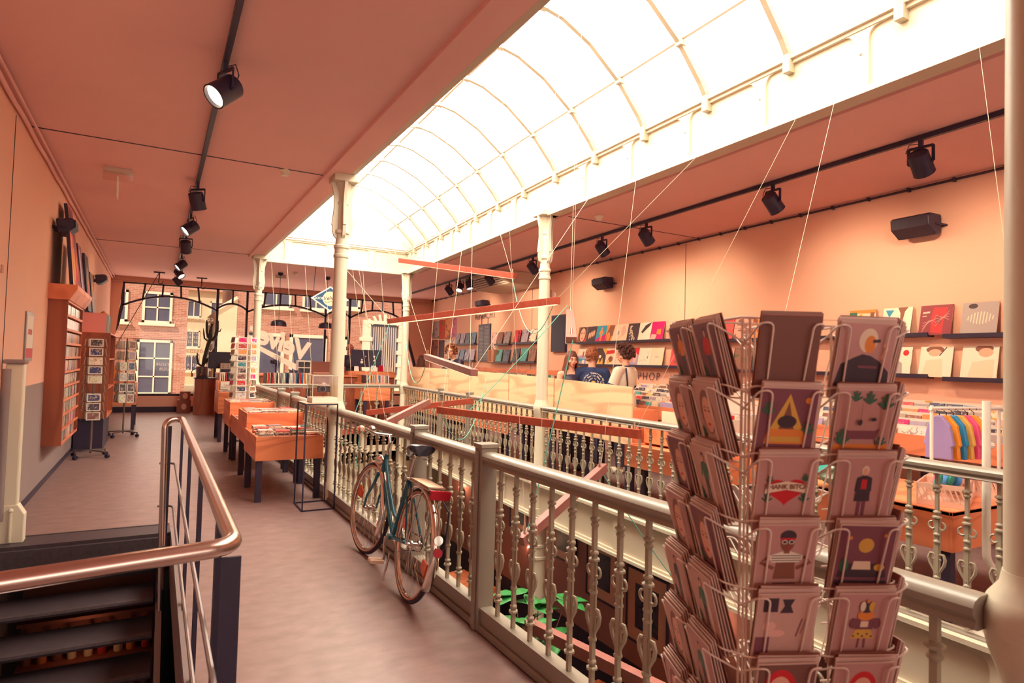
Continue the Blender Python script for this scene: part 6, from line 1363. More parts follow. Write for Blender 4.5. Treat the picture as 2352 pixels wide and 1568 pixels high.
# ------------------------------------------------------------------ card spinners
def spinner(label, x, y, rz, z0, z1, rows, half, cw, ch, base=True, cols=1, wire='zinc', group='', prefix='', tilt=.14, faces=4, pole_top=None, per=1, clear=False):
    t = thing('card_spinner', label, 'card rack', (x, y, 0), rz)
    b = MB(); b.cyl((0, 0, .06), (0, 0, pole_top or z1), .014, 12); b.build('pole', 'zinc', t, smooth=True)
    if base:
        for k in range(4):
            a = k * PI / 2 + PI / 4; u = Vector((math.cos(a), math.sin(a), 0)); e = u * .27
            b = MB(); b.bar((0, 0, .105), Vector((e.x, e.y, .085)), .03, .022); b.build('foot', 'zinc', t)
            b = MB(); s = Vector((-u.y, u.x, 0)); c = Vector((e.x, e.y, .03)); b.cyl(c - s * .022, c - s * .004, .028, 14); b.cyl(c + s * .004, c + s * .022, .028, 14); b.bar(c, c + Vector((0, 0, .055)), .018); b.build('caster', 'black', t)
    pitch = (z1 - z0) / rows; rg = random.Random(int(x * 1000) + 5)
    cm = bpy.data.meshes.new('x'); b = MB(); b.box(-cw / 2, cw / 2, -.0012, .0012, 0, ch); cm = b.mesh('greeting_card', ['paper'])
    ins = MB(); ins.box(-cw * .40, cw * .40, -.0018, -.0012, ch * .12, ch * .88); insm = ins.mesh('printed_picture', ['card'])
    fr = MB()
    for f in range(faces):
        m = Matrix.Rotation(f * 2 * PI / faces, 4, 'Z')
        for c in range(cols):
            ox = (c - (cols - 1) / 2) * (cw + .015)
            for s in (-1, 1): fr.tube([m @ Vector((ox + s * cw * .42, -half + .03, z0)), m @ Vector((ox + s * cw * .42, -half + .03, z1 + .02))], .0022, 4)
            for r_ in range(rows):
                z = z0 + pitch * r_
                fr.tube([m @ Vector(p) for p in ((ox - cw / 2, -half + .03, z + .03), (ox - cw / 2, -half - .012, z + .02), (ox - cw / 2, -half - .012, z), (ox + cw / 2, -half - .012, z), (ox + cw / 2, -half - .012, z + .02), (ox + cw / 2, -half + .03, z + .03))], .002, 4)
                if rg.random() < .94:
                    o = bpy.data.objects.new('greeting_card', cm); COL.objects.link(o); o.matrix_world = Matrix.Translation((x, y, 0)) @ Matrix.Rotation(rz, 4, 'Z') @ m @ Matrix.Translation((ox, -half - .006, z + .004)) @ Matrix.Rotation(-tilt, 4, 'X')
                    cn = rg.choice(['black', 'navy', 'brown', 'grey', 'red', 'magenta', 'white', 'orange', 'teal', 'black'] if faces == 6 else ['black', 'black', 'navy', 'brown', 'grey', 'white', 'black'])
                    k = bpy.data.objects.new('printed_picture', insm); COL.objects.link(k); k.parent = o; setcol(k, cn, .2)
                    tag(o, f"white bordered {cn} card, {ORD[rows - 1 - r_]} row of the {prefix}, {['front', 'right', 'rear', 'left', 'fifth', 'sixth'][f]} side", 'card', group)
    fr.build('wire_pockets', wire, t)
    return t
spinner('grey wire card spinner on casters beside the disc cabinet', -.76, 10.95, R(8), .54, 1.72, 9, .13, .172, .115, group='picture cards in the spinner beside the disc cabinet', prefix='spinner beside the disc cabinet')
spinner('grey wire card spinner on casters before the left window', -.46, 13.5, R(12), .62, 1.78, 6, .15, .112, .155, cols=2, group='picture cards in the spinner before the window', prefix='spinner before the left window')
spinner('tall clear acrylic card spinner standing among the orange tables', 1.30, 11.5, R(-14), .62, 1.84, 12, .19, .158, .090, cols=1, wire='white', faces=6, group='picture cards in the clear spinner', prefix='clear spinner')

# large foreground rack -------------------------------------------------
Ov, Rv, Lv = Vector((.948, .815, 0)), Vector((1.220, .690, 0)), Vector((1.032, 1.103, 0))
ex = (Rv - Ov).normalized(); ey = Vector((-ex.y, ex.x, 0))
cen = Ov + ex * .15 + ey * .15; RA = math.atan2(ex.y, ex.x)
t = thing('card_rack', 'large white wire card rack filling the right foreground', 'card rack', (cen.x, cen.y, 0), RA)
b = MB(); b.cyl((0, 0, .05), (0, 0, 1.60), .012, 14); b.build('pole', 'pinkwire', t, smooth=True)
for k in range(4): a = k * PI / 2 + PI / 4; b = MB(); b.bar((0, 0, .05), (.3 * math.cos(a), .3 * math.sin(a), .03), .03, .02); b.build('foot', 'pinkwire', t)
b = MB(); b.tube([(-.15, -.15, 1.60), (.15, -.15, 1.60), (.15, .15, 1.60), (-.15, .15, 1.60)], .0028, 8, closed=True)
for z in (1.60,):
    b.tube([(-.14, 0, z), (.14, 0, z)], .0025, 6); b.tube([(0, -.14, z), (0, .14, z)], .0025, 6)
b.build('top_ring', 'pinkwire', t)
for f in range(4):
    m = Matrix.Rotation(f * PI / 2, 4, 'Z'); b = MB()
    for x in (-.135, -.01, .01, .135): b.tube([m @ Vector((x, -.125, .4)), m @ Vector((x, -.125, 1.60))], .0026, 8)
    b.build('upright', 'pinkwire', t, smooth=True)
W, H_, PIT, Z0 = .110, .148, .122, 1.463
TI = .24
def pocket(f, c, z):
    m = Matrix.Rotation(f * PI / 2, 4, 'Z'); ox = (-.073, .073)[c]; w2 = W / 2 + .006; yb_, yt_ = -.150, -.198; zt_ = z + .125
    b = MB()
    for s in (-1, 1):
        b.tube([m @ Vector(p) for p in bend([(ox + s * w2, -.125, z + .085), (ox + s * w2, yt_, zt_), (ox + s * w2 * .62, yt_ - .002, zt_), (ox + s * w2 * .55, yb_ - .010, z - .014), (ox + s * w2 * .55, -.125, z - .016)], .012, 3)], .0019, 6)
    b.tube([m @ Vector(p) for p in bend([(ox - w2, -.125, z - .004), (ox - w2, yb_ - .022, z + .010), (ox + w2, yb_ - .022, z + .010), (ox + w2, -.125, z - .004)], .012, 3)], .0019, 6)
    return b
pocket_w = []
for f in range(4):
    for c in range(2):
        for r_ in range(7):
            pocket(f, c, Z0 - PIT * r_).build('wire_pocket', 'pinkwire', t, smooth=True)
heart = [(.5 + .36 * (math.sin(a) ** 3), .46 + .24 * (0.8125 * math.cos(a) - .3125 * math.cos(2 * a) - .125 * math.cos(3 * a) - .0625 * math.cos(4 * a))) for a in [2 * PI * i / 30 for i in range(30)]]
plant = lambda cx, y, s, c='green': [(c, line_shape([(cx, y), (cx - .06 * s, y + .16 * s)], .035 * s)), (c, line_shape([(cx, y), (cx + .07 * s, y + .15 * s)], .035 * s)), (c, line_shape([(cx, y), (cx, y + .2 * s)], .04 * s)), (c, line_shape([(cx, y), (cx - .11 * s, y + .08 * s)], .035 * s)), (c, line_shape([(cx, y), (cx + .12 * s, y + .07 * s)], .035 * s))]
ART['rose'] = mat('ink_rose', (0.54, 0.29, 0.27), .45); ART['cream_shaded'] = mat('ink_rose_pale', (0.60, 0.37, 0.32), .45); ART['kraft'] = mat('kraft', (0.20, 0.085, 0.07), .7)  # pink and cream copies darkened: the rack's backlit shade is in the colour
ARTC = [
 ('plain brown kraft', 'brown', [BG('kraft')]),
 ('tent and cushions', 'plum', [BG('plum'), ('yellow', [(.2, .35), (.5, .92), (.8, .35)]), ('brown', [(.36, .35), (.5, .8), (.64, .35)]), ('orange', [(.12, .12), (.88, .12), (.82, .36), (.18, .36)]), ('yellow', [(.2, .15), (.8, .15), (.76, .24), (.24, .24)]), ('orange', ell(.84, .82, .06, .05)), ('dark', ell(.5, .48, .17, .1))] + plant(.14, .6, 1) + plant(.88, .3, 1)),
 ('red heart with a THANK banner', 'cream', [BG('rose'), ('red', heart)] + plant(.18, .28, .8) + plant(.84, .28, .8) + plant(.2, .6, .6) + plant(.82, .62, .6) + [('cream', [(.12, .42), (.5, .48), (.88, .42), (.86, .56), (.5, .62), (.14, .56)])]),
 ('woman in sunglasses and a striped top', 'cream', [BG('rose'), ('brown', [(.30, .12), (.70, .12), (.66, .44), (.34, .44)]), ('white', [(.26, .40), (.74, .40), (.84, .50), (.5, .60), (.16, .50)])] + [('navy' if 'navy' in ART else 'dark', line_shape([(.24, .43 + .04 * i), (.76, .43 + .04 * i)], .012)) for i in range(3)] + [('brown', line_shape([(.2, .5), (.06, .40), (.3, .30)], .06)), ('brown', line_shape([(.8, .5), (.94, .40), (.7, .30)], .06)), ('brown', [(.45, .55), (.55, .55), (.55, .66), (.45, .66)]), ('brown', ell(.5, .72, .12, .13)), ('dark', ell(.5, .83, .14, .10)), ('red', line_shape([(.38, .79), (.62, .79)], .035)), ('white', ell(.44, .74, .05, .035)), ('white', ell(.56, .74, .05, .035)), ('dark', ell(.44, .74, .035, .024)), ('dark', ell(.56, .74, .035, .024)), ('red', ell(.5, .65, .03, .012)), ('dark', [(.3, .05), (.7, .05), (.7, .065), (.3, .065)])]),
 ('shoes and blank lines', 'cream', [BG('cream_shaded'), ('dark', [(.08, .72), (.34, .72), (.34, .95), (.08, .95)]), ('dark', [(.38, .7), (.62, .7), (.56, .82), (.62, .93), (.4, .93), (.45, .82)]), ('pink', ell(.22, .48, .12, .08)), ('pink', ell(.35, .36, .16, .06)), ('plum', [(0, 0), (.25, 0), (.25, .3), (0, .3)]), ('plum', [(.7, .3), (.72, .3), (.80, .6), (.78, .6)]), ('plum', [(.78, .35), (.79, .35), (.86, .6), (.85, .6)])]),
 ('red haired figure', 'brown', [BG('kraft')] + face(.4, .5, .9, 'red')),
 ('grey haired figure seen from behind smoking', 'pink', [BG('rose'), ('dark', [(0, 0), (1, 0), (.98, .25), (.78, .42), (.6, .5), (.45, .52), (.3, .46), (.08, .35)]), ('cream', ell(.52, .74, .17, .19)), ('orange', ell(.56, .68, .10, .14)), ('dark', line_shape([(.6, .73), (.74, .74)], .05)), ('skin', line_shape([(.8, .45), (.88, .62), (.80, .68)], .06)), ('plum', [(.4, .3), (.75, .3), (.75, .34), (.4, .34)])]),
 ('sofa and house plants', 'cream', [BG('rose'), ('orange', [(.0, .05), (1, .05), (1, .14), (.0, .14)]), ('plum', [(.2, .22), (.75, .22), (.82, .40), (.72, .36), (.24, .36), (.16, .42)]), ('dark', line_shape([(.24, .22), (.2, .12)], .015)), ('dark', line_shape([(.74, .22), (.78, .12)], .015))] + plant(.3, .84, .9) + plant(.55, .80, 1) + plant(.85, .72, 1.2) + plant(.12, .15, 1.2) + plant(.85, .14, .8) + [('dark', ell(.42, .50, .04, .05)), ('dark', ell(.66, .55, .05, .03)), ('brown', line_shape([(.42, .55), (.42, .8)], .008))]),
 ('person in a long dark coat', 'cream', [BG('rose')] + figure(.5, .06, .80, 'dark', 'plum', 'skin', 'cream', .12) + [('dark', [(.36, .30), (.64, .30), (.62, .62), (.38, .62)]), ('red', [(.45, .5), (.55, .5), (.55, .66), (.45, .66)])]),
 ('moonlit desk scene', 'plum', [BG('plum'), ('yellow', ell(.5, .68, .14, .12)), ('orange', ell(.2, .8, .03, .03)), ('orange', ell(.82, .85, .03, .03)), ('dark', [(.05, .15), (.95, .15), (.9, .38), (.1, .38)]), ('cream', [(.3, .28), (.65, .28), (.62, .42), (.32, .42)]), ('green', ell(.15, .35, .08, .12)), ('yellow', ell(.8, .32, .1, .06)), ('dark', [(.02, .02), (.98, .02), (.98, .1), (.02, .1)])]),
 ('costumed figure with a ball and spotted skirt', 'cream', [BG('rose'), ('plum', line_shape([(.44, .1), (.45, .3)], .04)), ('plum', line_shape([(.56, .1), (.55, .3)], .04)), ('yellow', [(.28, .26), (.72, .26), (.62, .44), (.38, .44)])] + [('dark', ell(.34 + .08 * i, .30 + .04 * (i % 2), .02, .015)) for i in range(5)] + [('plum', [(.34, .42), (.66, .42), (.7, .60), (.3, .60)]), ('cream', [(.43, .46), (.57, .46), (.57, .56), (.43, .56)]), ('plum', ell(.3, .52, .07, .09)), ('plum', ell(.72, .52, .07, .09)), ('orange', ell(.5, .66, .15, .09)), ('dark', ell(.5, .80, .14, .10)), ('cream', ell(.42, .81, .05, .085)), ('yellow', ell(.58, .81, .05, .085)), ('orange', ell(.5, .90, .03, .03)), ('grey', [(.3, .04), (.7, .04), (.7, .05), (.3, .05)])]),
 ('cropped portrait', 'brown', [BG('rose')] + face(.5, .5, .8, 'red')),
]
cmA = {}
def big_card(f, c, r_, k, kmax, art=None, kraft=False):
    """card k of kmax in a pocket, k = 0 is the front one"""
    m = Matrix.Rotation(f * PI / 2, 4, 'Z'); ox = (-.073, .073)[c]; z = Z0 - PIT * r_
    col = 'brown' if kraft else None; w_, h = (W * (1.03 if k else 1), H_ * (1.0 + (.03 if k else 0))) if not kraft else (W * 1.05, H_ * 1.06)
    if art and not kraft: art = [(c_, p_) if p_ == BG('x')[1] else (c_, [(x_, .17 + .83 * y_) for x_, y_ in p_]) for c_, p_ in art]
    key = (round(w_, 4), round(h, 4), kraft or (k == kmax - 1))
    if key not in cmA: b = MB(); b.box(-w_ / 2, w_ / 2, -.0010, .0010, 0, h); cmA[key] = b.mesh('greeting_card', ['brown' if key[2] else 'cardedge'])
    o = bpy.data.objects.new('greeting_card', cmA[key]); COL.objects.link(o)
    mw = Matrix.Translation(cen) @ Matrix.Rotation(RA, 4, 'Z') @ m @ Matrix.Translation((ox + rnd.uniform(-.002, .002) + (.0025 * k if f == 0 else -.002 * k), -.158 + .0062 * k, z - .012 + .003 * k)) @ Matrix.Rotation(TI + .01 * k, 4, 'X') @ Matrix.Rotation(rnd.uniform(-.02, .02), 4, 'Y')
    o.matrix_world = mw
    if art:
        picture(o, art, w_ * .96, h * .97, Matrix(((1, 0, 0, 0), (0, 0, -1, -.0011), (0, 1, 0, .002), (0, 0, 0, 1))))
    return o
SIDE = {0: 'front', 3: 'left', 1: 'right'}
PL = {(0, 0, 0): 0}
arts = {}
for r_ in range(6): arts[(0, 0, r_)] = ARTC[r_]; arts[(0, 1, r_)] = ARTC[6 + r_]
thank = None
for f in (0, 3, 1):
    for c in range(2):
        for r_ in range(7):
            if f == 1 and c == 1: continue
            a = arts.get((f, c, r_)); kmax = 4 if f == 0 else 5
            side = SIDE[f]; colm = ['left', 'right'][c]
            if not a:
                rg = random.Random(f * 100 + c * 10 + r_); bg = rg.choice(['rose', 'cream_shaded', 'cream_shaded', 'rose', 'plum']); sc_ = rg.choice(['red', 'dark', 'orange', 'green', 'blue'])
                nm = f"{sc_} sketch on {dict(rose='pink', cream_shaded='cream').get(bg, bg)}"; sh = [BG(bg)] + (figure(.5, .1, .8, sc_, 'dark') if rg.random() < .5 else face(.5, .5, .9, 'brown')) + plant(.2, .1, 1)
                a = (nm, 'cream', sh)
            for k in range(kmax):
                o = big_card(f, c, r_, k, kmax, a[2] if k == 0 else None, kraft=(a[0].startswith('plain')))
                if k == 0:
                    lab = f"{a[0]} card, {ORD[r_]} row, {colm} column, rack's {side}"
                    if 'THANK' in a[0]:
                        text('lettering', 'THANK BITCH', 'maroon_ink' if 'maroon_ink' in M else 'brown', .0125, Matrix.Translation((0, -.0052, H_ * .605)) @ Matrix.Rotation(R(90), 4, 'X'), .0001, 0, o, bold=.0002)
                    if 'sunglasses' in a[0]: text('lettering', "it's your birthday!", 'brown', .008, Matrix.Translation((0, -.0052, H_ * .20)) @ Matrix.Rotation(R(90), 4, 'X'), .0001, .3, o)
                else: lab = f"card behind the front one, {ORD[r_]} row, {colm} column, large rack's {side}"
                tag(o, lab, 'card', f"cards in the {side} side of the large rack")

# black rack sliver at the right edge
t = thing('wire_rack', 'dark wire rack cropped by the right edge of the photo', 'rack', (1.06, .30, 0), R(-20))
b = MB(); b.tube([(0, 0, .02), (0, 0, 1.7)], .010, 8); b.tube([(.25, 0, .02), (.25, 0, 1.7)], .010, 8)
for z in (.9, 1.12, 1.34, 1.56): b.tube([(-.01, -.07, z), (-.01, -.10, z + .02)], .003, 6); b.tube([(-.01, -.10, z), (.26, -.10, z), (.26, 0, z)], .003, 6); b.tube([(-.01, -.10, z), (0, 0, z)], .003, 6)
b.build('frame', 'black', t)
for i, z in enumerate((.91, 1.13, 1.35)): b = MB(); b.box(.0, .22, -.09, -.03, z, z + .17); o = b.build('card_pack', 'cover', t); setcol(o, ['black', 'navy', 'maroon' if 'maroon' in PAL else 'brown'][i])

# ------------------------------------------------------------------ hanging beams, wires, cords
def hbeam(label, a, b_, m='redwood', w_=.055, h=.075, led=True, roll=0.0):
    a, b_ = Vector(a), Vector(b_); t = thing('hanging_beam', label, 'beam', a, 0, 'hanging red light beams'); d = b_ - a
    b = MB(); b.bar((0, 0, 0), d, w_, h); b.build('beam', m, t, bevel=.003)
    z = d.normalized(); x = Vector((0, 0, 1)).cross(z).normalized(); y = z.cross(x); off = -y * (h / 2 + .003) if abs(y.z) > .3 else Vector((0, 0, -h / 2))
    if y.z < 0: off = -off
    if led: b = MB(); b.bar(z * .03 + off, d - z * .03 + off, w_ * .7, .006); b.build('light_strip', 'led', t)
    b = MB()
    for p in (z * .06, d - z * .06): b.cyl(p - off, p - off + Vector((0, 0, .05)), .010, 8)
    b.build('fixing', 'chrome', t); return a + z * .06, a + d - z * .06
E1 = hbeam('red hanging beam highest in the void, before the far lamps', (3.634, 10.513, 3.258), (4.30, 7.6, 2.73), w_=.06, h=.08)
E2 = hbeam('long red hanging beam crossing in front of the right column', (3.066, 9.274, 2.104), (3.644, 5.499, 2.181))
E3 = hbeam('brownish hanging beam tilted with a lit underside near the clerk', (2.692, 6.75, 1.563), (2.42, 4.95, 1.42), 'pinkwood', .07, .06)
E4 = hbeam('thin red hanging beam level with the far railing', (2.506, 8.381, 0.797), (3.754, 7.669, 1.0), led=False)
E5 = hbeam('short faded red beam crossing under another below the far column', (2.228, 6.814, 0.796), (3.039, 7.497, 1.003), 'pinkwood', led=False)
E6 = hbeam('long red hanging beam along the right railing', (2.834, 6.695, 0.961), (3.5, 4.023, 0.955), led=False)
E7 = hbeam('faded red beam slanting down behind the near railing', (2.372, 4.001, 0.215), (3.381, 4.333, 0.647), 'pinkwood', .065, .07, led=False)
E8 = hbeam('faded red beam low in the void beside the leafy plant', (2.444, 3.985, -0.386), (2.65, 2.5, -0.344), 'pinkwood', .07, .08, led=False)
E10 = hbeam('thin red beam low behind the handlebar of the bicycle', (2.0, 8.2, 0.55), (3.0, 8.6, 0.62), led=False)
# beam hanging on its side, pale face to the viewer
t = thing('hanging_beam', 'hanging beam seen end on with a white lit underside', 'beam', (2.747, 3.958, 1.70), 0, 'hanging red light beams')
a, d = Vector((0, 0, 0)), Vector((1.233, 1.815, .405)); b = MB(); b.bar(a, d, .085, .045); b.build('beam', 'brown', t, bevel=.003)
b = MB(); b.bar(Vector((.01, .02, -.028)), d + Vector((0, 0, -.028)), .083, .008); b.build('light_strip', 'white', t)
b = MB(); b.cyl(d * .08, d * .08 + Vector((0, 0, .07)), .010, 8); b.cyl(d * .94, d * .94 + Vector((0, 0, .07)), .010, 8); b.build('fixing', 'chrome', t)
E9 = (Vector((2.747, 3.958, 1.70)) + d * .08, Vector((2.747, 3.958, 1.70)) + d * .94)
WTOP = [  # beam end -> anchor on the roof light frame
 (E1[0], (3.0, 11.5, 3.95)), (E1[1], (4.20, 8.0, 3.55)), (E2[0], (1.80, 10.4, 3.9)), (E2[1], (4.10, 3.6, 3.6)), (E3[0], (2.2, 8.2, 4.5)), (E3[1], (4.1, 5.3, 3.6)), (E4[0], (2.0, 8.5, 4.4)), (E4[1], (4.2, 8.8, 3.6)), (E5[0], (1.8, 7.5, 3.9)), (E5[1], (3.2, 7.5, 4.8)),
 (E6[0], (3.6, 7.5, 4.6)), (E6[1], (4.1, 2.9, 3.6)), (E7[0], (2.3, 4.5, 4.6)), (E7[1], (3.9, 4.45, 4.3)), (E8[0], (2.6, 4.0, 4.7)), (E8[1], (4.12, 2.7, 3.6)), (E9[0], (2.95, 4.2, 4.75)), (E9[1], (3.95, 5.7, 4.2)), ((4.0, 1.45, .2), (4.10, 1.85, 3.6))]
NAMES = ['high beam, far end', 'high beam, near end', 'crossing beam, far end', 'crossing beam, near end', 'tilted beam, far end', 'tilted beam, near end', 'thin beam, left end', 'thin beam, right end', 'short faded beam, low end', 'short faded beam, high end', 'long railing beam, far end', 'long railing beam, near end', 'slanting beam, low end', 'slanting beam, high end', 'lowest beam, far end', 'lowest beam, near end', 'end-on beam, near end', 'end-on beam, far end', 'void edge near the iron post']
for (a, c), n in zip(WTOP, NAMES):
    a, c = Vector(a), Vector(c); b = MB(); b.tube([(0, 0, 0), c - a], .0004 + .00020 * a.length, 5); o = b.build('suspension_wire', 'wire'); o.location = a; tag(o, f'thin pale suspension wire of the {n}', 'wire', 'suspension wires')
for x in (2.15, 2.45, 2.8, 3.2, 3.6, 4.0, 4.4):
    b = MB(); b.tube([(0, 0, 0), (-.22, .12, 2.45)], .0028, 5); o = b.build('suspension_wire', 'wire'); o.location = (x, 13.17, 1.0); tag(o, 'thin pale wire hanging before the distant end of the void', 'wire', 'distant suspension wires')
def cord(label, a, b_, sag, n=16, m='green', r_=.0045):
    a, b_ = Vector(a), Vector(b_); pts = []
    for i in range(n + 1):
        u = i / n; p = a.lerp(b_, u); p.z -= sag * 4 * u * (1 - u); pts.append(p - a)
    b = MB(); b.tube(pts, r_, 6); o = b.build('power_cord', m, smooth=True); o.location = a; tag(o, label, 'cord', 'green power cords')
cord('green cord drooping from the high beam to the tilted beam', E1[0], E3[0], 1.0)
cord('pale green cord drooping between the high beam and the crossing beam', E1[1], E2[1], .55)
cord('green cord running from the crossing beam down to the thin beam', E2[0], (2.35, 9.0, .3), .02)
cord('green cord drooping from the long railing beam', E6[0], (3.9, 7.6, 1.3), .55)
cord('green cord slanting from the end-on beam to the slanting beam', (2.75, 3.94, 1.70), E7[0], .02)
cord('green cord slanting past the iron column to the far railing', (4.1, 6.0, 2.2), (3.0, 6.4, .9), .03)
cord('green cord hanging from the slanting beam into the cellar', E7[1], (4.2, 4.0, -.6), .05)
cord('green cord standing behind the bicycle', (2.0, 6.9, .8), (1.9, 6.9, -.6), .0)
# dark tote on the far floor glimpsed between rails
t = thing('storage_bin', 'low pale lidded bin on the floor behind the far railing', 'bin', (4.66, 9.6, 0)); b = MB(); b.box(-.11, .11, -.25, .25, 0, .30); b.build('body', 'wall_low', t, bevel=.01); b = MB(); b.box(-.12, .12, -.27, .27, .30, .34); b.build('lid', 'cream', t, bevel=.01)
# ------------------------------------------------------------------ people
def cap(b, a, c, ra, rc, n=14, ends=(1, 1)):
    a, c = Vector(a), Vector(c); b.tube([a, c], [ra, rc], n)
    if ends[0]: b.ball(a, ra, seg=n, rings=8)
    if ends[1]: b.ball(c, rc, seg=n, rings=8)
def chain(b, pts, rs, **k):
    for i in range(len(pts) - 1): cap(b, pts[i], pts[i + 1], rs[i], rs[i + 1], **k)
def hand(b, wrist, d, palm_n, side, s=1.0, curl=.5):
    """palm plus five fingers; d = direction of the hand, palm_n = palm normal"""
    d = Vector(d).normalized(); n = Vector(palm_n); n = (n - d * n.dot(d)).normalized(); x = d.cross(n) * side
    w_ = Vector(wrist); m = Matrix((x, d, n)).transposed().to_4x4(); m.translation = w_
    b.ball((0, .045 * s, 0), 1, .040 * s, .052 * s, .017 * s, 12, 8, mtx=m); cap(b, w_, m @ Vector((0, .03, 0)), .024 * s, .026 * s)
    for i, (fx, L) in enumerate(((-.030, .062), (-.010, .074), (.010, .070), (.029, .055))):
        p0 = m @ Vector((fx * s, .082 * s, 0)); a = curl * (.6 + .15 * i)
        p1 = m @ Vector((fx * 1.05 * s, (.082 + L * .5 * math.cos(a * .6)) * s, L * .5 * math.sin(a * .6) * s)); p2 = m @ Vector((fx * 1.05 * s, (.082 + L * .5 * (math.cos(a * .6) + math.cos(a * 1.5))) * s, L * .5 * (math.sin(a * .6) + math.sin(a * 1.5)) * s))
        chain(b, [p0, p1, p2], [.0095 * s, .0088 * s, .0075 * s], n=8)
    chain(b, [m @ Vector((-.028 * s, .025 * s, .005)), m @ Vector((-.055 * s, .05 * s, .016 * s)), m @ Vector((-.060 * s, .080 * s, .028 * s))], [.012 * s, .010 * s, .0085 * s], n=8)
def head_shape(b, m, s=1.0):
    """head centred at m; faces local -Y"""
    b.ball((0, .012, .012), 1, .076 * s, .094 * s, .102 * s, 20, 14, mtx=m); b.ball((0, -.022, -.048), 1, .052 * s, .062 * s, .062 * s, 16, 10, mtx=m); b.ball((0, -.055, -.088), 1, .024 * s, .022 * s, .018 * s, 10, 8, mtx=m)
    b.ball((0, -.094, -.022), 1, .012 * s, .020 * s, .015 * s, 10, 8, mtx=m); b.ball((0, -.086, .004), 1, .009 * s, .014 * s, .030 * s, 10, 8, mtx=m)
    for x in (-1, 1):
        b.ball((x * .078, .012, -.008), 1, .010 * s, .020 * s, .032 * s, 10, 8, mtx=m); b.ball((x * .045, -.050, -.028), 1, .022 * s, .024 * s, .024 * s, 10, 8, mtx=m)
        b.ball((x * .032, -.076, .026), 1, .024 * s, .014 * s, .008 * s, 10, 8, mtx=m)
    b.ball((0, -.082, -.058), 1, .022 * s, .010 * s, .010 * s, 10, 8, mtx=m)
def remesh(o, v=.007, sm=3):
    r_ = o.modifiers.new('one_surface', 'REMESH'); r_.mode = 'VOXEL'; r_.voxel_size = v; r_.use_smooth_shade = True
    s_ = o.modifiers.new('smooth', 'SMOOTH'); s_.iterations = sm; s_.factor = .5
def person(label, loc, rz, H, J, skin='skin', shirt='navy', trim=None, top='tee', hairf=None, face_to=0.0, nod=0.0, glasses=False, fem=False, lips=None, extra=None):
    t = thing('person', label, 'person', loc, rz); k = H / 1.75; V = lambda p: Vector(p) * k
    lean = J.get('lean', 0.0); sidel = J.get('side', 0.0)
    T = Matrix.Translation((0, 0, .95 * k)) @ Matrix.Rotation(sidel, 4, 'Y') @ Matrix.Rotation(lean, 4, 'X') @ Matrix.Translation((0, 0, -.95 * k))
    W_ = lambda p: T @ V(p)
    hc = W_((0, -.025, 1.635)); hm = Matrix.Translation(hc) @ Matrix.Rotation(face_to, 4, 'Z') @ Matrix.Rotation(nod, 4, 'X') @ Matrix.Rotation(J.get('tilt', 0), 4, 'Y')
    sw = .165 if fem else .19
    b = MB(); head_shape(b, hm, k * .98)
    chain(b, [W_((0, .012, 1.38)), W_((0, .008, 1.50)), hc + hm.to_3x3() @ Vector((0, .015, -.05))], [.06 * k, .052 * k, .052 * k])
    b.ball((0, 0, 0), 1, .155 * k, .10 * k, .17 * k, 18, 12, mtx=Matrix.Translation(W_((0, 0, 1.28))) @ T.to_3x3().to_4x4()); b.ball((0, 0, 0), 1, .13 * k, .09 * k, .16 * k, 18, 12, mtx=Matrix.Translation(W_((0, 0, 1.10))) @ T.to_3x3().to_4x4())
    b.ball((0, .01, .95 * k), 1, .155 * k, .11 * k, .12 * k, 18, 12)
    arms = {}
    for s in (-1, 1):
        sh = W_((s * sw, .0, 1.405)); chain(b, [W_((s * .05, .005, 1.43)), sh], [.05 * k, .052 * k])
        el, wr = J['arms'][0 if s < 0 else 1]; el = sh + Vector(el) * k; wr = el + Vector(wr) * k; arms[s] = (sh, el, wr)
        chain(b, [sh, el, wr], [.050 * k, .038 * k, .025 * k]); hand(b, wr, (wr - el), J.get('palm', (0, -1, 0)), s, k)
        hp = V((s * .085, .01, .92)); kn = V((s * .095, -.02, .50)); an = V((s * .10, .02, .09)); chain(b, [hp, kn, an], [.082 * k, .055 * k, .036 * k]); cap(b, an, V((s * .115, -.13, .035)), .036 * k, .030 * k)
    body = b.build('body', skin, t); remesh(body, .0065, 4)
    g = .014
    b = MB()
    if top == 'tee':
        b.ball((0, 0, 0), 1, (.170 + g) * k, (.112 + g) * k, .20 * k, 18, 12, mtx=Matrix.Translation(W_((0, 0, 1.27))) @ T.to_3x3().to_4x4()); b.ball((0, 0, 0), 1, (.155 + g) * k, (.105 + g) * k, .20 * k, 18, 12, mtx=Matrix.Translation(W_((0, 0, 1.08))) @ T.to_3x3().to_4x4()); b.tube([W_((0, 0, 1.12)), W_((0, .0, .86))], [.150 * k, .175 * k], 18)
        for s in (-1, 1):
            sh, el, wr = arms[s]; chain(b, [W_((s * .06, .005, 1.42)), sh], [.062 * k, .070 * k]); c = sh.lerp(el, .72); b.tube([sh, c], [.072 * k, .074 * k], 16); b.ball(sh, .071 * k)
        b.tube([W_((0, .008, 1.40)), W_((0, .006, 1.475))], [.095 * k, .068 * k], 18)
    elif top == 'cami':
        b.ball((0, 0, 0), 1, .152 * k, .112 * k, .12 * k, 18, 12, mtx=Matrix.Translation(W_((0, -.01, 1.31)))); b.tube([W_((0, 0, 1.32)), W_((0, 0, 1.0))], [.145 * k, .145 * k], 18)
        for s in (-1, 1): b.tube([W_((s * .085, -.09, 1.30)), W_((s * .10, -.045, 1.44)), W_((s * .10, .04, 1.44)), W_((s * .085, .09, 1.30))], .008, 6)
    o = b.build('shirt', shirt, t); remesh(o, .008, 5)
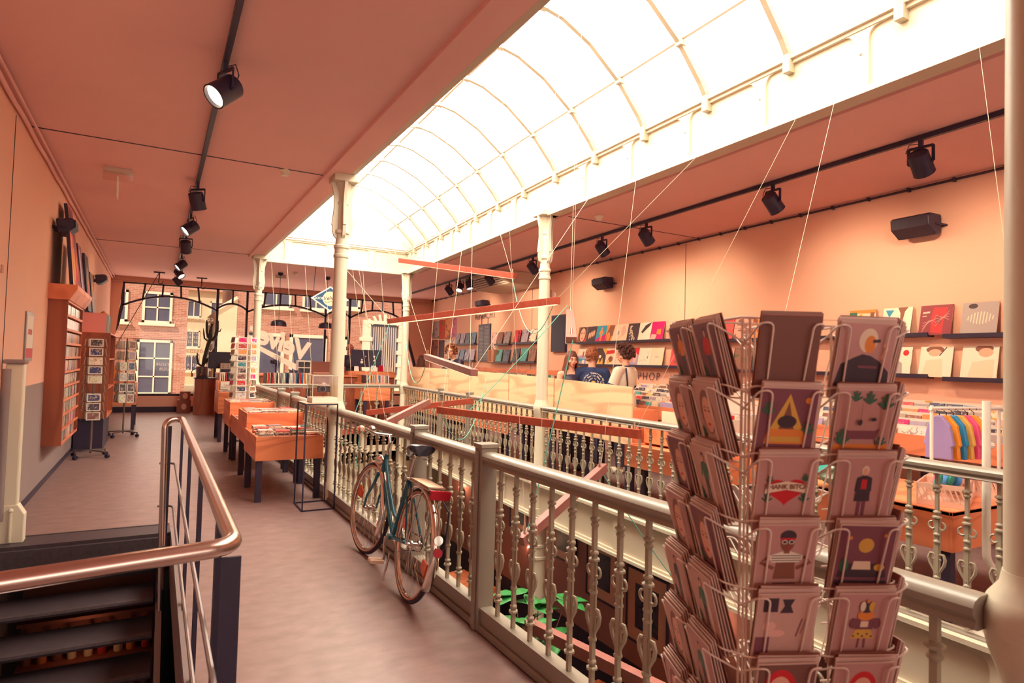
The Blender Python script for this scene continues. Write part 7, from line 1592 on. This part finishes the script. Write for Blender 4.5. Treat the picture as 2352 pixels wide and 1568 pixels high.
    if trim:
        for s in (-1, 1):
            sh, el, wr = arms[s]; b = MB(); d = (el - sh); b.tube([sh + d * .66, sh + d * .745], [.0765 * k, .0765 * k], 18); b.build('cuff', trim, t, smooth=True)
        b = MB(); b.tube([W_((0, .006, 1.462)), W_((0, .004, 1.482))], [.074 * k, .068 * k], 20); b.build('collar', trim, t, smooth=True)
    b = MB(); b.ball((0, .01, .93 * k), 1, (.158 + g) * k, (.115 + g) * k, .13 * k, 18, 12)
    for s in (-1, 1): chain(b, [V((s * .085, .01, .90)), V((s * .095, -.02, .50))], [.10 * k, .078 * k]); b.tube([V((s * .095, -.02, .50)), V((s * .10, .02, .10))], [.078 * k, .070 * k], 14)
    o = b.build('trousers', 'trouser', t); remesh(o, .010, 4)
    for s in (-1, 1):
        b = MB(); b.ball((0, 0, 0), 1, .050, .135, .048, 14, 8, mtx=Matrix.Translation(V((s * .108, -.06, .045)))); b.build('shoe', 'offwhite' if trim == 'navy' else 'black', t, smooth=True)
    for x in (-1, 1):
        e = MB(); e.ball((x * .032 * k, -.079 * k, .006 * k), 1, .0115, .006, .0045, 10, 8, mtx=hm); q = e.build('eye', 'white', t, smooth=True); e = MB(); e.ball((x * .032 * k, -.0855 * k, .006 * k), 1, .0055, .004, .0048, 8, 6, mtx=hm); e.build('iris', 'black', q, smooth=True)
        e = MB(); e.bar(hm @ Vector((x * .018, -.092, .030)) * 1, hm @ Vector((x * .050, -.078, .030)), .006, .005); e.build('eyebrow', 'hair_dark', t)
    b = MB(); b.ball((0, -.0905 * k, -.056 * k), 1, .022, .005, .0065, 12, 8, mtx=hm); b.build('mouth', 'lips', t, smooth=True)
    if glasses:
        b = MB()
        for x in (-1, 1): b.tube([hm @ Vector((x * .034 + .025 * math.cos(a), -.099, .006 + .018 * math.sin(a))) for a in [2 * PI * i / 14 for i in range(14)]], .0028, 5, closed=True); b.bar(hm @ Vector((x * .058, -.098, .01)), hm @ Vector((x * .080, .01, .012)), .004)
        b.bar(hm @ Vector((-.01, -.1, .01)), hm @ Vector((.01, -.1, .01)), .004); b.build('glasses', 'black', t)
    if hairf: hairf(t, hm, k)
    if extra: extra(t, W_, arms, k)
    return t
def hair_short(m, fringe=True):
    def f(t, hm, k):
        b = MB(); rg = random.Random(4)
        for i in range(260):
            th = math.acos(1 - rg.random() * 1.15); ph = rg.uniform(0, 2 * PI); y = math.sin(th) * math.sin(ph)
            if y < -.55 and th > 1.0: continue
            p = Vector((.080 * math.sin(th) * math.cos(ph), .012 + .100 * y, .018 + .106 * math.cos(th))) * k; b.ball(hm @ p, rg.uniform(.014, .022), 1, 1, 1.3, 7, 5)
        for i in range(60):
            a = rg.uniform(.15, PI - .15); p = Vector((.074 * math.cos(a), .012 + .094 * math.sin(a), rg.uniform(-.055, .0))) * k; b.ball(hm @ p, rg.uniform(.010, .014), 1, 1, 1.3, 7, 5)
        b.build('hair', m, t, smooth=True)
    return f
def hair_curly(m, vol=.03, low=-.05):
    def f(t, hm, k):
        b = MB(); rg = random.Random(9)
        for i in range(420):
            th = math.acos(1 - rg.random() * 1.45); ph = rg.uniform(0, 2 * PI); y = math.sin(th) * math.sin(ph)
            if y < -.35 and th > .95: continue
            e = vol + rg.uniform(0, .022); p = Vector(((.078 + e) * math.sin(th) * math.cos(ph), .018 + (.098 + e) * y, .02 + (.10 + e) * math.cos(th))) * k; b.ball(hm @ p, rg.uniform(.010, .020), 1, 1, 1, 7, 5)
        b.ball((0, .02, .02), 1, (.078 + vol), (.095 + vol), (.10 + vol), 16, 10, mtx=hm @ Matrix.Translation((0, .012, .008)) @ Matrix.Diagonal((.95, .9, .95, 1)))
        b.build('hair', m, t, smooth=True)
    return f
def hair_long(m, L=.36):
    def f(t, hm, k):
        b = MB(); rg = random.Random(2); wm = hm
        b.ball((0, .018, .022), 1, .086, .098, .104, 18, 12, mtx=hm @ Matrix.Translation((0, .006, .004)))
        for i in range(110):
            a = rg.uniform(-.62, PI + .62); x, y = .086 * math.cos(a), .02 + .098 * math.sin(a); top_ = hm @ Vector((x * .45, y * .5, .115)); s = hm @ Vector((x, y, .02)); q = hm @ Vector((x * 1.12, y * 1.08 + .012, -.09)); e = q + Vector((x * .75 + rg.uniform(-.015, .015), y * .35 + rg.uniform(-.01, .02), -L * k + .06 + rg.uniform(-.04, .03)))
            b.tube([top_, s, q, q.lerp(e, .5) + Vector((rg.uniform(-.01, .01), 0, 0)), e], [.010, .013, .014, .012, .005], 6)
        b.build('hair', m, t, smooth=True)
    return f
def shirt_print(t, W_, arms, k):
    me_all = bmesh.new(); 
    def arc_text(s, r_, size, a0, a1):
        for i, ch in enumerate(s):
            if ch == ' ': continue
            a = a0 + (a1 - a0) * i / (len(s) - 1); c = bpy.data.curves.new('c', 'FONT'); c.body = ch; c.size = size; c.extrude = .0012; c.offset = .0012; c.align_x = 'CENTER'; c.resolution_u = 2
            tmp = bpy.data.objects.new('tmp', c); me = bpy.data.meshes.new_from_object(tmp); x, z = r_ * math.cos(a), r_ * math.sin(a)
            m = Matrix.Translation((-x, .131 * k - 1.2 * x * x, z)) @ Matrix.Rotation(PI - x * 2.0, 4, 'Z') @ Matrix.Rotation(R(90), 4, 'X') @ Matrix.Rotation(a - PI / 2, 4, 'Z'); me.transform(m)
            me_all.from_mesh(me); bpy.data.objects.remove(tmp); bpy.data.curves.remove(c); bpy.data.meshes.remove(me)
    arc_text('A Brighter Tomorrow Within', .135, .036, PI + .35, -.35); arc_text('Paris Berlin New York', .098, .034, PI + .35, -.35); arc_text('Planet is the', .062, .032, PI, 0)
    me = bpy.data.meshes.new('shirt_lettering'); me_all.to_mesh(me); me_all.free(); me.materials.append(M['white']); o = bpy.data.objects.new('shirt_lettering', me); COL.objects.link(o); o.parent = t; o.location = (-.02, .006, 1.25 * k)
    b = MB(); b.ball((-.02, .138 * k, 1.24 * k), 1, .038, .004, .045, 16, 8); b.build('shirt_emblem', ART['yellow'], t, smooth=True)
def crossbag(t, W_, arms, k):
    b = MB(); b.tube([W_((.13, .09, 1.45)), W_((.15, .13, 1.25)), W_((.15, .13, 1.0)), W_((.14, .10, .85))], .012, 6); b.build('strap', 'black', t, smooth=True)
down = ((.06, -.02, -.28), (.0, -.10, -.22)); downl = ((-.06, -.02, -.28), (.0, -.10, -.22))
person('young woman with long brown hair and black top behind the plywood', (5.30, 7.62, 0), R(-18), 1.71, {'arms': (((-.05, -.03, -.28), (.02, -.16, -.16)), ((.05, -.03, -.28), (-.02, -.16, -.16)))}, shirt='black', top='cami', hairf=hair_long('hair_brown', .40), nod=.12, fem=True, face_to=.05)
person('young person in navy T-shirt with printed back, short ginger brown hair', (5.56, 7.47, 0), R(146), 1.77, {'arms': (((-.08, -.05, -.28), (.06, -.20, -.10)), ((.08, -.05, -.28), (-.05, -.20, -.12)))}, shirt='navy', hairf=hair_short('hair_ginger'), extra=shirt_print)
person('young person in white ringer T-shirt with dark curly hair', (5.86, 7.08, 0), R(-160), 1.80, {'arms': (((-.07, -.06, -.28), (.05, -.20, -.08)), ((.05, -.08, -.27), (-.03, -.20, -.02)))}, shirt='offwhite', trim='navy', hairf=hair_curly('hair_dark', .028), face_to=R(45), nod=.15, extra=crossbag)
person('clerk with curly ginger hair and glasses leaning over the records', (6.02, 13.05, 0), R(-75), 1.93, {'lean': .34, 'side': .0, 'arms': (((-.05, -.10, -.26), (.0, -.12, -.20)), ((.05, -.10, -.26), (.0, -.12, -.20)))}, shirt='black', trim='offwhite', hairf=hair_curly('hair_ginger', .03), glasses=True, face_to=R(30), nod=-.05)
person('woman with long reddish brown hair seen from behind at the far browser', (5.95, 15.3, 0), R(120), 1.66, {'arms': (((-.06, -.03, -.28), (.03, -.18, -.10)), ((.12, -.20, -.10), (.06, -.22, .04)))}, shirt='brown', hairf=hair_long('hair_brown', .34), fem=True)
person('grey haired man in black T-shirt and glasses behind the monitors', (4.36, 16.25, 0), R(-12), 1.93, {'arms': (((-.06, -.05, -.27), (.06, -.22, -.05)), ((.06, -.05, -.27), (-.06, -.22, -.05)))}, skin='skin_red', shirt='black', glasses=True, nod=.18, hairf=lambda t, hm, k: (lambda b: [b.ball(hm @ (Vector((.080 * math.cos(a), .016 + .096 * math.sin(a), z)) * k), .012, 1, 1, 1.2, 7, 5) for a in [i * PI / 16 for i in range(17)] for z in (-.04, -.02, 0.0, .02)] and b.build('hair', M['zinc'], t, smooth=True))(MB()))
